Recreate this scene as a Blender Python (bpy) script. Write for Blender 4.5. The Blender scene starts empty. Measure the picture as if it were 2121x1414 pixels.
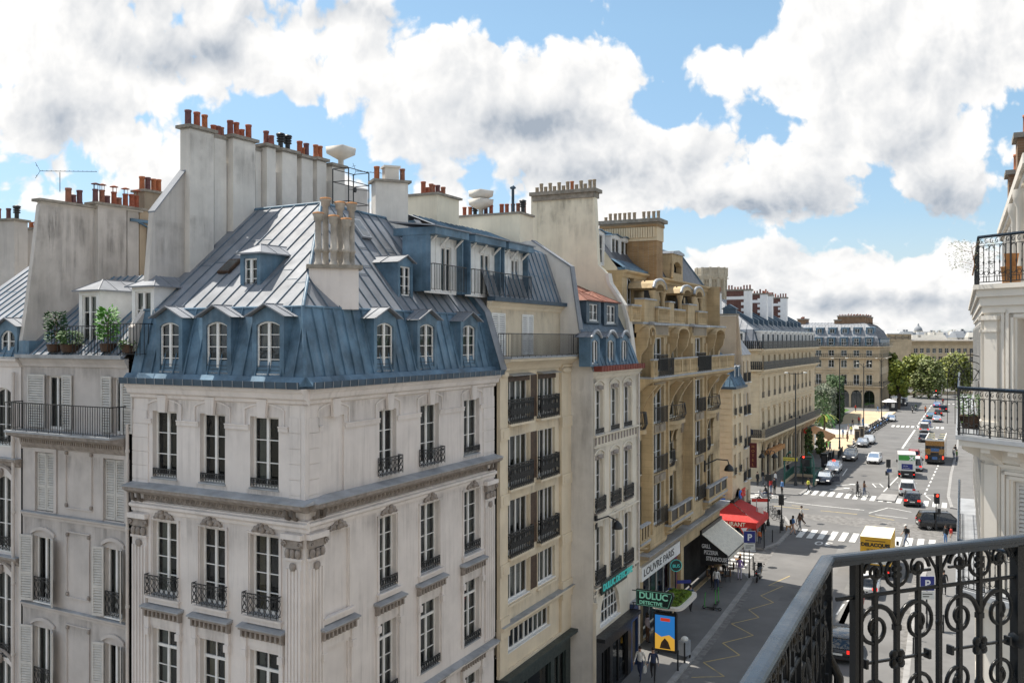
import bpy, math, random
from math import sin, cos, pi, radians, sqrt, atan2, exp
from mathutils import Vector, Matrix
random.seed(11)
S = bpy.context.scene
COL = S.collection
FL, CX, CY, EYE = 1900.0, 1060.5, 702.0, 18.0
def gnd(u, v, z=0.0):
 Y = (EYE - z) * FL / (v - CY)
 return ((u - CX) / FL * Y, Y)
def at(u, v, Y):
 return ((u - CX) / FL * Y, Y, EYE - (v - CY) / FL * Y)
ROOT = {}
class Fr:
 """upright plane frame: s runs to the right along the wall, o comes out of the wall, z is up"""
 def __init__(f, x, y, dx, dy, z=0.0):
  n = math.hypot(dx, dy); f.x, f.y, f.z = x, y, z; f.dx, f.dy = dx / n, dy / n
  f.ox, f.oy = f.dy, -f.dx
 def __call__(f, p):
  s, o, z = p
  return (f.x + s * f.dx + o * f.ox, f.y + s * f.dy + o * f.oy, f.z + z)
 def s(f, u, o=0.0):
  r = (u - CX) / FL
  x0, y0 = f.x + o * f.ox, f.y + o * f.oy
  return (r * y0 - x0) / (f.dx - r * f.dy)
 def zz(f, u, v, o=0.0):
  s = f.s(u, o); Y = f.y + o * f.oy + s * f.dy
  return EYE - (v - CY) / FL * Y - f.z
 def sz(f, u, v, o=0.0):
  return (f.s(u, o), f.zz(u, v, o))
 def off(f, s, o, z=0):
  p = f((s, o, z)); return Fr(p[0], p[1], f.dx, f.dy, p[2])
 def turn(f, s, o, deg):
  p = f((s, o, 0)); a = radians(deg)
  return Fr(p[0], p[1], f.dx * cos(a) - f.dy * sin(a), f.dx * sin(a) + f.dy * cos(a), p[2])
class MB:
 def __init__(b, fr=None, mat=None):
  b.v = []; b.f = []; b.mi = []; b.sm = []; b.mats = []; b.cur = 0; b.fr = fr; b.smooth = False
  if mat: b.use(mat)
 def use(b, m):
  if isinstance(m, str): m = M[m]
  if m not in b.mats: b.mats.append(m)
  b.cur = b.mats.index(m); return b
 def add(b, vs, fs, smooth=None):
  k = len(b.v); t = b.fr
  b.v += [t(p) for p in vs] if t else [tuple(p) for p in vs]
  for q in fs:
   b.f.append([i + k for i in q]); b.mi.append(b.cur); b.sm.append(b.smooth if smooth is None else smooth)
 def poly(b, *pts): b.add(pts, [list(range(len(pts)))])
 def box(b, x0, x1, y0, y1, z0, z1):
  b.hexa([(x0, y0, z0), (x1, y0, z0), (x1, y1, z0), (x0, y1, z0), (x0, y0, z1), (x1, y0, z1), (x1, y1, z1), (x0, y1, z1)])
 def hexa(b, p):
  b.add(p, [(0, 3, 2, 1), (4, 5, 6, 7), (0, 1, 5, 4), (1, 2, 6, 5), (2, 3, 7, 6), (3, 0, 4, 7)])
 def prism(b, pts, a, c, ax='o', smooth=False):
  """pts: 2-D outline. ax 'o': (s,z) outline pushed from o=a to o=c; 's': (o,z) outline from s=a to c; 'z': (s,o) outline from z=a to c"""
  f = {'o': lambda p, t: (p[0], t, p[1]), 's': lambda p, t: (t, p[0], p[1]), 'z': lambda p, t: (p[0], p[1], t)}[ax]
  n = len(pts); vs = [f(p, a) for p in pts] + [f(p, c) for p in pts]
  fs = [list(range(n))[::-1], list(range(n, 2 * n))]
  b.add(vs, fs, False)
  b.add(vs, [(i, (i + 1) % n, n + (i + 1) % n, n + i) for i in range(n)], smooth)
 def strip(b, A, B, smooth=False):
  n = len(A); b.add(list(A) + list(B), [(i, i + 1, n + i + 1, n + i) for i in range(n - 1)], smooth)
 def loft(b, rings, closed=True, caps=True, smooth=True):
  n = len(rings[0]); vs = [p for r in rings for p in r]; fs = []
  for k in range(len(rings) - 1):
   for i in range(n if closed else n - 1):
    j = (i + 1) % n; fs.append((k * n + i, k * n + j, (k + 1) * n + j, (k + 1) * n + i))
  b.add(vs, fs, smooth)
  if caps:
   b.add(rings[0], [list(range(n))[::-1]], False); b.add(rings[-1], [list(range(n))], False)
 def lathe(b, c, prof, n=10, smooth=True, caps=True):
  b.loft([[(c[0] + r * cos(2 * pi * i / n), c[1] + r * sin(2 * pi * i / n), c[2] + z) for i in range(n)] for r, z in prof], True, caps, smooth)
 def tube(b, pts, r, n=5, closed=False, caps=True, smooth=True):
  P = [Vector(p) for p in pts]; rings = []; m = len(P)
  rr = r if isinstance(r, (list, tuple)) else [r] * m
  ref = None
  for i in range(m):
   a = P[(i - 1) % m] if (i > 0 or closed) else P[i]; c = P[(i + 1) % m] if (i < m - 1 or closed) else P[i]
   t = (c - a)
   if t.length < 1e-9: t = Vector((0, 0, 1))
   t.normalize()
   if ref is None:
    ref = Vector((0, 0, 1)) if abs(t.z) < .9 else Vector((1, 0, 0))
   x = ref - t * ref.dot(t)
   if x.length < 1e-6: x = t.orthogonal()
   x.normalize(); y = t.cross(x); ref = x
   rings.append([tuple(P[i] + x * (rr[i] * cos(2 * pi * k / n + pi / 4)) + y * (rr[i] * sin(2 * pi * k / n + pi / 4))) for k in range(n)])
  if closed: rings.append(rings[0])
  b.loft(rings, True, caps and not closed, smooth and n > 4)
 def rod(b, p, q, r, n=4): b.tube([p, q], r, n)
 def ball(b, c, r, n=8, m=6):
  rx, ry, rz = r if isinstance(r, (list, tuple)) else (r, r, r)
  b.loft([[(c[0] + rx * sin(pi * k / m) * cos(2 * pi * i / n), c[1] + ry * sin(pi * k / m) * sin(2 * pi * i / n), c[2] - rz * cos(pi * k / m)) for i in range(n)] for k in range(1, m)], True, True, True)
 def wall(b, s0, s1, z0, z1, ops=(), o=0.0, depth=.28, back=True):
  """wall sheet at o with rectangular openings (a, c, zb, zt); reveals go back by depth"""
  xs = sorted({s0, s1, *[min(max(q[i], s0), s1) for q in ops for i in (0, 1)]}); zs = sorted({z0, z1, *[min(max(q[i], z0), z1) for q in ops for i in (2, 3)]})
  for i in range(len(xs) - 1):
   run = None
   for j in range(len(zs) - 1):
    cx, cz = (xs[i] + xs[i + 1]) / 2, (zs[j] + zs[j + 1]) / 2
    hole = any(q[0] < cx < q[1] and q[2] < cz < q[3] for q in ops)
    if hole:
     if run is not None: b._q(xs[i], xs[i + 1], run, zs[j], o); run = None
    elif run is None: run = zs[j]
   if run is not None: b._q(xs[i], xs[i + 1], run, zs[-1], o)
  for a, c, zb, zt in [q[:4] for q in ops]:
   d = o - depth
   b.poly((a, o, zb), (a, o, zt), (a, d, zt), (a, d, zb)); b.poly((c, o, zt), (c, o, zb), (c, d, zb), (c, d, zt))
   b.poly((a, o, zt), (c, o, zt), (c, d, zt), (a, d, zt)); b.poly((c, o, zb), (a, o, zb), (a, d, zb), (c, d, zb))
 def _q(b, a, c, z0, z1, o): b.poly((a, o, z0), (c, o, z0), (c, o, z1), (a, o, z1))
 def archfill(b, a, c, zt, rise, o, depth, n=9):
  """spandrels that turn the top of an opening into an arch of given rise"""
  m = (a + c) / 2; h = (c - a) / 2; R = (h * h + rise * rise) / (2 * rise)
  arc = []
  for i in range(n + 1):
   x = a + (c - a) * i / n; arc.append((x, zt - R + sqrt(max(R * R - (x - m) ** 2, 0))))
  arc[0] = (a, zt - rise); arc[-1] = (c, zt - rise)
  for i in range(n):
   p, q = arc[i], arc[i + 1]
   b.poly((p[0], o, p[1]), (q[0], o, q[1]), (q[0], o, zt), (p[0], o, zt))
   b.poly((p[0], o, p[1]), (q[0], o, q[1]), (q[0], o - depth, q[1]), (p[0], o - depth, p[1]))
  return arc
 def build(b, name, parent=None, **kw):
  me = bpy.data.meshes.new(name)
  off = (0, 0, 0)
  if parent is not None:
   r = parent
   while r.parent: r = r.parent
   off = ROOT.get(r.name, (0, 0, 0))
  ox, oy, oz = off
  me.from_pydata([(x - ox, y - oy, z - oz) for x, y, z in b.v], [], b.f)
  for m in b.mats: me.materials.append(m)
  me.polygons.foreach_set('material_index', b.mi); me.polygons.foreach_set('use_smooth', b.sm)
  me.update()
  o = bpy.data.objects.new(name, me); COL.objects.link(o)
  if parent is not None: o.parent = parent
  for k, w in kw.items(): o[k] = w
  return o
def thing(name, label, cat, loc=(0, 0, 0), group=None, world=True, rz=0):
 o = bpy.data.objects.new(name, None); COL.objects.link(o); o.location = loc; o.rotation_euler = (0, 0, rz)
 o['label'] = label; o['category'] = cat
 if group: o['group'] = group
 ROOT[o.name] = tuple(loc) if world else (0, 0, 0)
 return o
def lone(mb, name, label, cat, group=None):
 """a thing that is one mesh: its origin goes to the middle of its base"""
 xs = [p[0] for p in mb.v]; ys = [p[1] for p in mb.v]; zs = [p[2] for p in mb.v]
 c = ((min(xs) + max(xs)) / 2, (min(ys) + max(ys)) / 2, min(zs))
 mb.v = [(x - c[0], y - c[1], z - c[2]) for x, y, z in mb.v]
 o = mb.build(name); o.location = c; o['label'] = label; o['category'] = cat
 if group: o['group'] = group
 return o
def struct(mb, name, kind='structure'):
 o = mb.build(name); o['kind'] = kind; return o
def copy_tree(o, parent=None, loc=None, rz=None, label=None):
 c = o.copy(); COL.objects.link(c)
 if parent is not None: c.parent = parent
 if loc is not None: c.location = loc
 if rz is not None: c.rotation_euler = (0, 0, rz)
 if label: c['label'] = label
 for ch in list(o.children): copy_tree(ch, c)
 return c
def put(mesh_obj_data, name, parent, loc, rz=0, mats=None, scale=None):
 """one more piece that shares mesh data, at a world place under a world-built thing"""
 o = bpy.data.objects.new(name, mesh_obj_data); COL.objects.link(o)
 r = parent
 while r and r.parent: r = r.parent
 off = ROOT.get(r.name, (0, 0, 0)) if r else (0, 0, 0)
 o.parent = parent; o.location = tuple(loc[i] - off[i] for i in range(3)); o.rotation_euler = (0, 0, rz)
 if scale: o.scale = scale
 if mats:
  for i, m in enumerate(mats):
   o.material_slots[i].link = 'OBJECT'; o.material_slots[i].material = m
 return o
def text(s, name, parent, fr, s0, z0, size, o=.02, mat='black', align='LEFT', depth=.01, font_sx=1.0, bold=.0):
 """lettering on an upright plane; becomes a mesh part"""
 cu = bpy.data.curves.new(name, 'FONT'); cu.body = s; cu.size = size; cu.extrude = depth; cu.align_x = align; cu.offset = bold
 tmp = bpy.data.objects.new(name, cu); COL.objects.link(tmp)
 dg = bpy.context.evaluated_depsgraph_get(); dg.update()
 me0 = tmp.evaluated_get(dg).to_mesh()
 vs = [tuple(v.co) for v in me0.vertices]; fs = [list(p.vertices) for p in me0.polygons]
 tmp.evaluated_get(dg).to_mesh_clear(); bpy.data.objects.remove(tmp)
 b = MB(fr, mat); b.add([(s0 + x * font_sx, o + z, z0 + y) for x, y, z in vs], fs)
 return b.build(name, parent)
M = {}
class NT:
 def __init__(n, tree): n.t = tree; n.t.nodes.clear()
 def new(n, ty, **kw):
  d = n.t.nodes.new(ty)
  for k, w in kw.items():
   if k.startswith('_'): setattr(d, k[1:], w)
  return d
 def link(n, a, b): n.t.links.new(a, b)
 def put(n, sock, v):
  if hasattr(v, 'is_linked') or isinstance(v, bpy.types.NodeSocket): n.link(v, sock)
  elif v is not None: sock.default_value = v
 def math(n, op, a, b=None, c=None, clamp=False):
  d = n.t.nodes.new('ShaderNodeMath'); d.operation = op; d.use_clamp = clamp
  for i, x in enumerate((a, b, c)):
   if x is not None: n.put(d.inputs[i], x)
  return d.outputs[0]
 def vmath(n, op, a, b=None, out=0):
  d = n.t.nodes.new('ShaderNodeVectorMath'); d.operation = op
  n.put(d.inputs[0], a)
  if b is not None: n.put(d.inputs[1], b)
  return d.outputs[out]
 def noise(n, vec, scale, detail=4, rough=.55, dist=0.0, dim='3D'):
  d = n.t.nodes.new('ShaderNodeTexNoise'); d.noise_dimensions = dim; d.inputs['Scale'].default_value = scale; d.inputs['Detail'].default_value = detail
  d.inputs['Roughness'].default_value = rough; d.inputs['Distortion'].default_value = dist
  if vec is not None: n.link(vec, d.inputs['Vector'])
  return d.outputs[0]
 def remap(n, v, a, b, c=0.0, d=1.0, smooth=False):
  m = n.t.nodes.new('ShaderNodeMapRange'); m.clamp = True
  if smooth: m.interpolation_type = 'SMOOTHSTEP'
  n.put(m.inputs[0], v); m.inputs[1].default_value = a; m.inputs[2].default_value = b; m.inputs[3].default_value = c; m.inputs[4].default_value = d
  return m.outputs[0]
 def mix(n, f, a, b, op='MIX'):
  d = n.t.nodes.new('ShaderNodeMix'); d.data_type = 'RGBA'; d.blend_type = op
  n.put(d.inputs[0], f)
  for i, x in ((6, a), (7, b)):
   if isinstance(x, (tuple, list)): x = (*x[:3], 1.0)
   n.put(d.inputs[i], x)
  return d.outputs[2]
 def comb(n, x, y, z):
  d = n.t.nodes.new('ShaderNodeCombineXYZ')
  for i, w in enumerate((x, y, z)): n.put(d.inputs[i], w)
  return d.outputs[0]
def hexc(r, g, b):
 f = lambda c: ((c / 255 + .055) / 1.055) ** 2.4 if c > 10 else c / 255 / 12.92
 return (f(r), f(g), f(b))
def mat(name, col, rough=.8, var=.10, scale=1.2, metal=0.0, bump=0.0, bscale=25.0, streak=0.0, dirt=None, dirt_amt=0.0, spec=.5, blotch=None, coat=0.0, world=False, courses=None):
 m = bpy.data.materials.new(name); m.use_nodes = True; n = NT(m.node_tree)
 out = n.new('ShaderNodeOutputMaterial'); p = n.new('ShaderNodeBsdfPrincipled'); n.link(p.outputs[0], out.inputs[0])
 tc = n.new('ShaderNodeTexCoord'); vec = tc.outputs['Object']
 c = (*col, 1.0)
 a = n.noise(vec, scale, 5, .6)
 lo = tuple(max(x * (1 - 1.6 * var), 0) for x in col); hi = tuple(min(x * (1 + 1.6 * var), 1) for x in col)
 colr = n.mix(n.remap(a, .3, .7), lo, hi)
 if blotch:
  bb = n.noise(vec, scale * .35, 6, .65); colr = n.mix(n.remap(bb, .52, .72, 0, blotch[1]), colr, blotch[0])
 if streak or dirt_amt:
  sv = n.vmath('MULTIPLY', vec, (5.0, 5.0, .28)); s1 = n.noise(sv, 1.0, 6, .65)
  s2 = n.noise(vec, .55, 4, .6)
  msk = n.math('MULTIPLY', n.remap(s1, .48, .75), n.remap(s2, .38, .62))
  colr = n.mix(n.math('MULTIPLY', msk, streak or dirt_amt), colr, dirt or tuple(x * .35 for x in col))
 if courses:
  h, amt = courses
  sep = n.new('ShaderNodeSeparateXYZ'); n.link(vec, sep.inputs[0])
  fr = n.math('FRACT', n.math('DIVIDE', sep.outputs[2], h)); ln = n.math('LESS_THAN', fr, .06)
  colr = n.mix(n.math('MULTIPLY', ln, amt), colr, tuple(x * .45 for x in col))
 n.link(colr, p.inputs['Base Color'])
 r2 = n.remap(n.noise(vec, scale * 3, 4), .3, .7, max(rough - .1, .02), min(rough + .1, 1)); n.link(r2, p.inputs['Roughness'])
 p.inputs['Metallic'].default_value = metal
 p.inputs['Specular IOR Level'].default_value = spec
 if coat: p.inputs['Coat Weight'].default_value = coat
 if bump:
  bn = n.new('ShaderNodeBump'); bn.inputs['Strength'].default_value = bump; bn.inputs['Distance'].default_value = .02
  n.link(n.noise(vec, bscale, 5, .6), bn.inputs['Height']); n.link(bn.outputs[0], p.inputs['Normal'])
 M[name] = m; return m
def glass(name, tint=(.55, .62, .62), fac=.35, rough=.03):
 m = bpy.data.materials.new(name); m.use_nodes = True; n = NT(m.node_tree)
 out = n.new('ShaderNodeOutputMaterial'); mx = n.new('ShaderNodeMixShader'); tr = n.new('ShaderNodeBsdfTransparent'); gl = n.new('ShaderNodeBsdfGlossy')
 tr.inputs[0].default_value = (*tint, 1); gl.inputs['Roughness'].default_value = rough; gl.inputs[0].default_value = (.8, .85, .9, 1)
 fn = n.new('ShaderNodeFresnel'); fn.inputs[0].default_value = 1.5
 bn = n.new('ShaderNodeBump'); bn.inputs['Strength'].default_value = .12; bn.inputs['Distance'].default_value = .03; tc = n.new('ShaderNodeTexCoord'); n.link(n.noise(tc.outputs['Object'], 2.3, 2), bn.inputs['Height']); n.link(bn.outputs[0], gl.inputs['Normal'])
 n.link(n.math('ADD', n.math('MULTIPLY', fn.outputs[0], 1.0), fac * .12, clamp=True), mx.inputs[0])
 n.link(tr.outputs[0], mx.inputs[1]); n.link(gl.outputs[0], mx.inputs[2]); n.link(mx.outputs[0], out.inputs[0])
 M[name] = m; return m
def emit(name, col, st):
 m = bpy.data.materials.new(name); m.use_nodes = True; n = NT(m.node_tree)
 out = n.new('ShaderNodeOutputMaterial'); e = n.new('ShaderNodeEmission'); e.inputs[0].default_value = (*col, 1); e.inputs[1].default_value = st
 n.link(e.outputs[0], out.inputs[0]); M[name] = m; return m
def brickmat(name, c1, c2, mortar, bw=.22, bh=.075):
 m = bpy.data.materials.new(name); m.use_nodes = True; n = NT(m.node_tree)
 out = n.new('ShaderNodeOutputMaterial'); p = n.new('ShaderNodeBsdfPrincipled'); n.link(p.outputs[0], out.inputs[0])
 tc = n.new('ShaderNodeTexCoord'); sep = n.new('ShaderNodeSeparateXYZ'); n.link(tc.outputs['Object'], sep.inputs[0])
 run = n.math('ADD', n.math('MULTIPLY', sep.outputs[0], .8), n.math('MULTIPLY', sep.outputs[1], .9))
 b = n.new('ShaderNodeTexBrick'); n.link(n.comb(run, sep.outputs[2], 0.0), b.inputs['Vector'])
 b.inputs['Color1'].default_value = (*c1, 1); b.inputs['Color2'].default_value = (*c2, 1); b.inputs['Mortar'].default_value = (*mortar, 1)
 b.inputs['Scale'].default_value = 1.0; b.inputs['Mortar Size'].default_value = .008; b.inputs['Brick Width'].default_value = bw; b.inputs['Row Height'].default_value = bh
 nz = n.noise(tc.outputs['Object'], 1.3, 5)
 n.link(n.mix(n.remap(nz, .35, .7, 0, .55), b.outputs[0], tuple(x * .4 for x in c1)), p.inputs['Base Color']); p.inputs['Roughness'].default_value = .9
 M[name] = m; return m
def sootmat(name, col, amt):
 m = bpy.data.materials.new(name); m.use_nodes = True; n = NT(m.node_tree)
 out = n.new('ShaderNodeOutputMaterial'); p = n.new('ShaderNodeBsdfDiffuse'); tr = n.new('ShaderNodeBsdfTransparent'); mx = n.new('ShaderNodeMixShader')
 p.inputs[0].default_value = (*col, 1); tc = n.new('ShaderNodeTexCoord'); sep = n.new('ShaderNodeSeparateXYZ'); n.link(tc.outputs['Generated'], sep.inputs[0])
 a = n.noise(n.vmath('MULTIPLY', tc.outputs['Object'], (4.5, 4.5, .5)), 1.0, 6, .7); a2 = n.noise(tc.outputs['Object'], 1.1, 5, .6)
 k = n.math('MULTIPLY', n.remap(a, .38, .68), n.remap(a2, .34, .62)); gz_ = sep.outputs[2]
 k = n.math('MULTIPLY', k, n.math('MULTIPLY', gz_, n.remap(gz_, 1.0, .93, .3, 1))); n.link(n.math('MULTIPLY', k, amt), mx.inputs[0]); n.link(tr.outputs[0], mx.inputs[1]); n.link(p.outputs[0], mx.inputs[2]); n.link(mx.outputs[0], out.inputs[0]); M[name] = m
sootmat('soot_run', (.05, .045, .04), .40); sootmat('soot_heavy', (.035, .033, .03), .75)
def stain(parent, fr, s0, s1, z0, z1, o=.006, m='soot_run'):
 b = MB(fr, m); b._q(s0, s1, z0, z1, o); return b.build('stain', parent)
mat('plaster_rose', (.72, .675, .65), .9, .06, .8, bump=.10, streak=.42, dirt=(.22, .20, .19))
mat('plaster_grey', (.54, .505, .485), .9, .08, .9, bump=.12, streak=.22, dirt=(.17, .155, .15))
mat('plaster_cream', (.70, .61, .47), .9, .06, .8, bump=.1, streak=.25, dirt=(.28, .23, .17))
mat('plaster_white', (.72, .66, .56), .9, .06, .8, bump=.1, streak=.25, dirt=(.26, .23, .19))
mat('stone_gold', (.50, .38, .225), .85, .13, .8, bump=.12, streak=.55, dirt=(.12, .085, .05), courses=(.42, .35))
mat('stone_pale', (.66, .54, .37), .85, .08, .8, bump=.1, streak=.2, dirt=(.25, .19, .12))
mat('stone_haus', (.56, .45, .31), .85, .09, .5, bump=.1, streak=.3, dirt=(.22, .17, .12), courses=(.55, .25))
mat('stone_white', (.68, .64, .58), .8, .05, .8, bump=.06, streak=.12, dirt=(.4, .36, .32))
mat('stone_tower', (.52, .46, .36), .9, .15, .5, bump=.2, streak=.5, dirt=(.14, .12, .10))
mat('stone_dark', (.30, .25, .19), .9, .12, 1.0, bump=.1, streak=.3)
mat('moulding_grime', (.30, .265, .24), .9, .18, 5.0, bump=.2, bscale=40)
mat('chimney_plaster', (.68, .655, .615), .92, .08, .7, bump=.15, streak=.25, dirt=(.20, .19, .18), blotch=((.45, .43, .40), .55))
mat('chimney_grey', (.55, .52, .49), .92, .10, .6, bump=.15, streak=.35, dirt=(.10, .10, .10), blotch=((.28, .27, .26), .6))
mat('wall_ivory', (.78, .72, .58), .92, .06, .7, bump=.12, streak=.25, dirt=(.36, .33, .27), blotch=((.56, .52, .44), .4))
mat('wall_tan', (.46, .37, .27), .92, .08, .7, bump=.12, streak=.2)
mat('soot_stain', (.07, .07, .07), .95, .3, 3)
mat('zinc', (.222, .236, .262), .6, .16, .9, spec=.35, bump=.08, bscale=8, streak=.35, dirt=(.22, .24, .28), blotch=((.33, .36, .42), .5))
mat('zinc_sky_tint', (.095, .170, .245), .55, .30, 1.1, spec=.4, bump=.12, bscale=8, streak=.75, dirt=(.21, .27, .33), blotch=((.045, .09, .145), .6))  # same zinc as the slopes, blue sky light painted into its colour
mat('zinc_seam', (.125, .165, .21), .55, .15, 2)
mat('zinc_dark', (.05, .085, .125), .5, .15, 2, metal=.2)
mat('lead_ledge', (.36, .38, .41), .55, .15, 1.5, metal=.3, streak=.3)
mat('slate', (.075, .085, .105), .55, .2, 2.5, bump=.1, courses=(.16, .5))
mat('roof_clay', (.18, .068, .045), .8, .25, 3, bump=.2)
mat('gutter_red', (.20, .045, .03), .7, .2, 3)
for i, c in enumerate([(.30, .085, .045), (.36, .12, .05), (.20, .065, .05), (.13, .06, .065), (.26, .11, .07)]): mat('pot_%d' % i, c, .75, .18, 6)
mat('pot_stone', (.30, .25, .19), .9, .2, 5)
mat('slab_stone', (.27, .245, .21), .92, .2, 4, bump=.2, blotch=((.12, .12, .10), .6))
mat('flue_concrete', (.43, .40, .36), .92, .2, 2.5, bump=.2, streak=.6, dirt=(.10, .09, .08))
mat('rust', (.30, .14, .05), .9, .3, 8)
brickmat('brick_yellow', (.42, .25, .11), (.33, .19, .085), (.36, .29, .2))
brickmat('brick_red', (.17, .07, .055), (.13, .055, .045), (.20, .14, .12))
mat('white_paint', (.78, .78, .77), .5, .05, 3)
mat('shutter_paint', (.56, .545, .52), .6, .08, 3, streak=.15)
mat('shutter_gap', (.22, .21, .20), .8, .1, 3)
mat('cream_paint', (.74, .69, .58), .55, .06, 3)
mat('iron', (.012, .014, .017), .45, .25, 6, metal=.0)
mat('iron_gloss', (.005, .007, .010), .30, .25, 5, spec=.22, bump=.05, bscale=60)
mat('rail_paint', (.010, .020, .035), .24, .22, 4, spec=.4, bump=.05, bscale=50)
mat('pipe', (.58, .54, .51), .7, .08, 2)
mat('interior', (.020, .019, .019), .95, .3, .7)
mat('curtain', (.66, .63, .56), .9, .08, 4)
mat('curtain_warm', (.62, .50, .30), .9, .1, 4)
mat('black', (.012, .012, .013), .5, .1, 5)
mat('shop_black', (.018, .019, .022), .4, .2, 3)
mat('shop_blue', (.025, .055, .15), .45, .15, 3)
mat('shop_green', (.03, .045, .045), .5, .15, 3)
mat('white', (.80, .80, .80), .5, .04, 3)
mat('dark_brown', (.06, .032, .018), .6, .3, 5)
mat('wood', (.26, .14, .06), .7, .2, 5)
glass('pane', (.42, .47, .48), .2); glass('pane_bright', (.7, .76, .78), .9)
glass('car_glass', (.10, .12, .13), .5, .02)
mat('asphalt', (.142, .140, .139), .88, .12, .25, bump=.15, bscale=30, blotch=((.115, .115, .115), .6), streak=.0)
mat('asphalt_worn', (.148, .147, .145), .85, .2, .35, bump=.1)
mat('asphalt_patch', (.12, .12, .12), .88, .1, .6, bump=.15)
mat('cobble', (.16, .155, .15), .85, .3, 2.2, bump=.4, bscale=6)
mat('pavement_grey', (.150, .148, .146), .88, .10, .5, bump=.12, bscale=30, blotch=((.13, .13, .13), .5))
mat('kerb', (.28, .275, .27), .8, .12, 1.5)
mat('sand', (.50, .39, .26), .95, .10, .35, bump=.1)
mat('plaza_pale', (.46, .44, .41), .9, .08, .4)
mat('marking', (.66, .66, .64), .75, .14, 3, blotch=((.30, .30, .30), .7))
mat('marking_yellow', (.42, .33, .15), .8, .15, 3, blotch=((.17, .16, .14), .8))
mat('earth', (.12, .11, .09), .95, .2, .05)
SUN_EL, SUN_AZ = radians(64), atan2(-.74, .67)
w = bpy.data.worlds.new('World'); S.world = w; w.use_nodes = True
w.cycles.sampling_method = 'MANUAL'; w.cycles.sample_map_resolution = 512
n = NT(w.node_tree)
wo = n.new('ShaderNodeOutputWorld'); bg = n.new('ShaderNodeBackground'); n.link(bg.outputs[0], wo.inputs[0]); bg.inputs[1].default_value = .1
sky = n.new('ShaderNodeTexSky'); sky.sky_type = 'NISHITA'; sky.sun_disc = False; sky.sun_elevation = SUN_EL; sky.sun_rotation = SUN_AZ
sky.air_density = 1.0; sky.dust_density = .6; sky.ozone_density = 1.5
tc = n.new('ShaderNodeTexCoord'); sep = n.new('ShaderNodeSeparateXYZ'); n.link(tc.outputs['Generated'], sep.inputs[0])
ay = n.math('MAXIMUM', n.math('ABSOLUTE', sep.outputs[1]), .12)
gx = n.math('DIVIDE', sep.outputs[0], ay)
gz = n.math('DIVIDE', n.math('MAXIMUM', sep.outputs[2], 0.0), ay)
gz = n.math('MINIMUM', gz, 3.0)
g2 = n.comb(gx, gz, 0.0)
den = n.math('ADD', gz, .30)
X = n.math('MULTIPLY', gx, 3.0); Yc = n.math('MULTIPLY', n.math('LOGARITHM', den, 2.718281828), 1.45)
P = n.comb(X, Yc, 0.0)
def fbm(P):
 med = n.noise(P, 2.2, 10, .57, .1, '2D')
 vo = n.new('ShaderNodeTexVoronoi', _voronoi_dimensions='2D', _feature='F1'); vo.inputs['Scale'].default_value = 3.2; vo.inputs['Detail'].default_value = 3.0; vo.inputs['Roughness'].default_value = .55; vo.inputs['Lacunarity'].default_value = 2.3
 wv = n.new('ShaderNodeTexNoise'); wv.noise_dimensions = '2D'; wv.inputs['Scale'].default_value = 5.0; wv.inputs['Detail'].default_value = 3
 n.link(P, wv.inputs['Vector'])
 n.link(n.vmath('ADD', P, n.vmath('MULTIPLY', wv.outputs['Color'], (.16, .16, 0))), vo.inputs['Vector'])
 puff = n.math('SUBTRACT', .5, vo.outputs['Distance'])
 return n.math('MULTIPLY_ADD', puff, .42, n.math('MULTIPLY_ADD', n.math('SUBTRACT', med, .5), 1.55, .55))
fn = fbm(P)
up = fbm(n.vmath('ADD', P, (-.035, .06, 0.0)))
def blobs(lst):
 acc = None
 for u, v, ru, rv, wt in lst:
  d = n.vmath('MULTIPLY', n.vmath('SUBTRACT', g2, ((u - CX) / FL, (CY - v) / FL, 0)), (FL / ru, FL / rv, 0))
  e = n.math('POWER', .36788, n.vmath('DOT_PRODUCT', d, d, out=1))
  acc = n.math('MULTIPLY', e, wt) if acc is None else n.math('MULTIPLY_ADD', e, wt, acc)
 return acc
cov = blobs([(300, 130, 330, 130, .30), (120, 30, 260, 90, .25), (700, 40, 180, 70, .22), (560, 150, 170, 60, .22), (180, 270, 150, 80, .26), (330, 340, 130, 60, .2), (30, 400, 90, 70, .22), (250, 400, 140, 40, .12),
 (930, 130, 130, 90, .28), (1060, 230, 210, 110, .32), (820, 310, 150, 90, .24), (1200, 330, 220, 90, .3), (1260, 150, 110, 70, .22), (900, 400, 200, 50, .16),
 (1540, 350, 190, 90, .32), (1450, 300, 100, 60, .18), (1480, 120, 110, 80, .26), (1650, 90, 200, 110, .26), (1900, 130, 260, 140, .34), (1750, 240, 130, 70, .16), (1930, 320, 130, 110, .26), (1960, 430, 120, 60, .28), (1760, 420, 160, 70, .18),
 (2080, 60, 160, 120, .24), (1480, 520, 180, 45, .18), (1750, 560, 260, 60, .22), (1980, 560, 160, 70, .14), (1700, 650, 500, 22, .12), (1230, 20, 60, 60, .10), (1500, 600, 900, 60, .16),
 (1080, 30, 170, 62, -0.39), (900, 15, 60, 50, -0.26), (1340, 60, 60, 80, -0.39), (1390, 170, 55, 90, -0.29), (1400, 235, 110, 40, -0.29), (1660, 265, 70, 45, -0.39), (600, 260, 130, 55, -0.42), (380, 235, 60, 40, -0.13), (30, 170, 60, 50, -0.39), (30, 290, 55, 40, -0.18),
 (610, 120, 90, 45, -0.18), (760, 190, 120, 35, -0.18), (1430, 480, 90, 34, -0.39), (1590, 480, 130, 22, -0.18), (2070, 300, 70, 130, -0.26), (2060, 500, 60, 50, -0.18), (1570, 40, 40, 50, -0.21), (1500, 20, 70, 40, -0.18), (1330, 460, 90, 30, -0.13), (60, 330, 60, 25, -0.13)])
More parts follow.
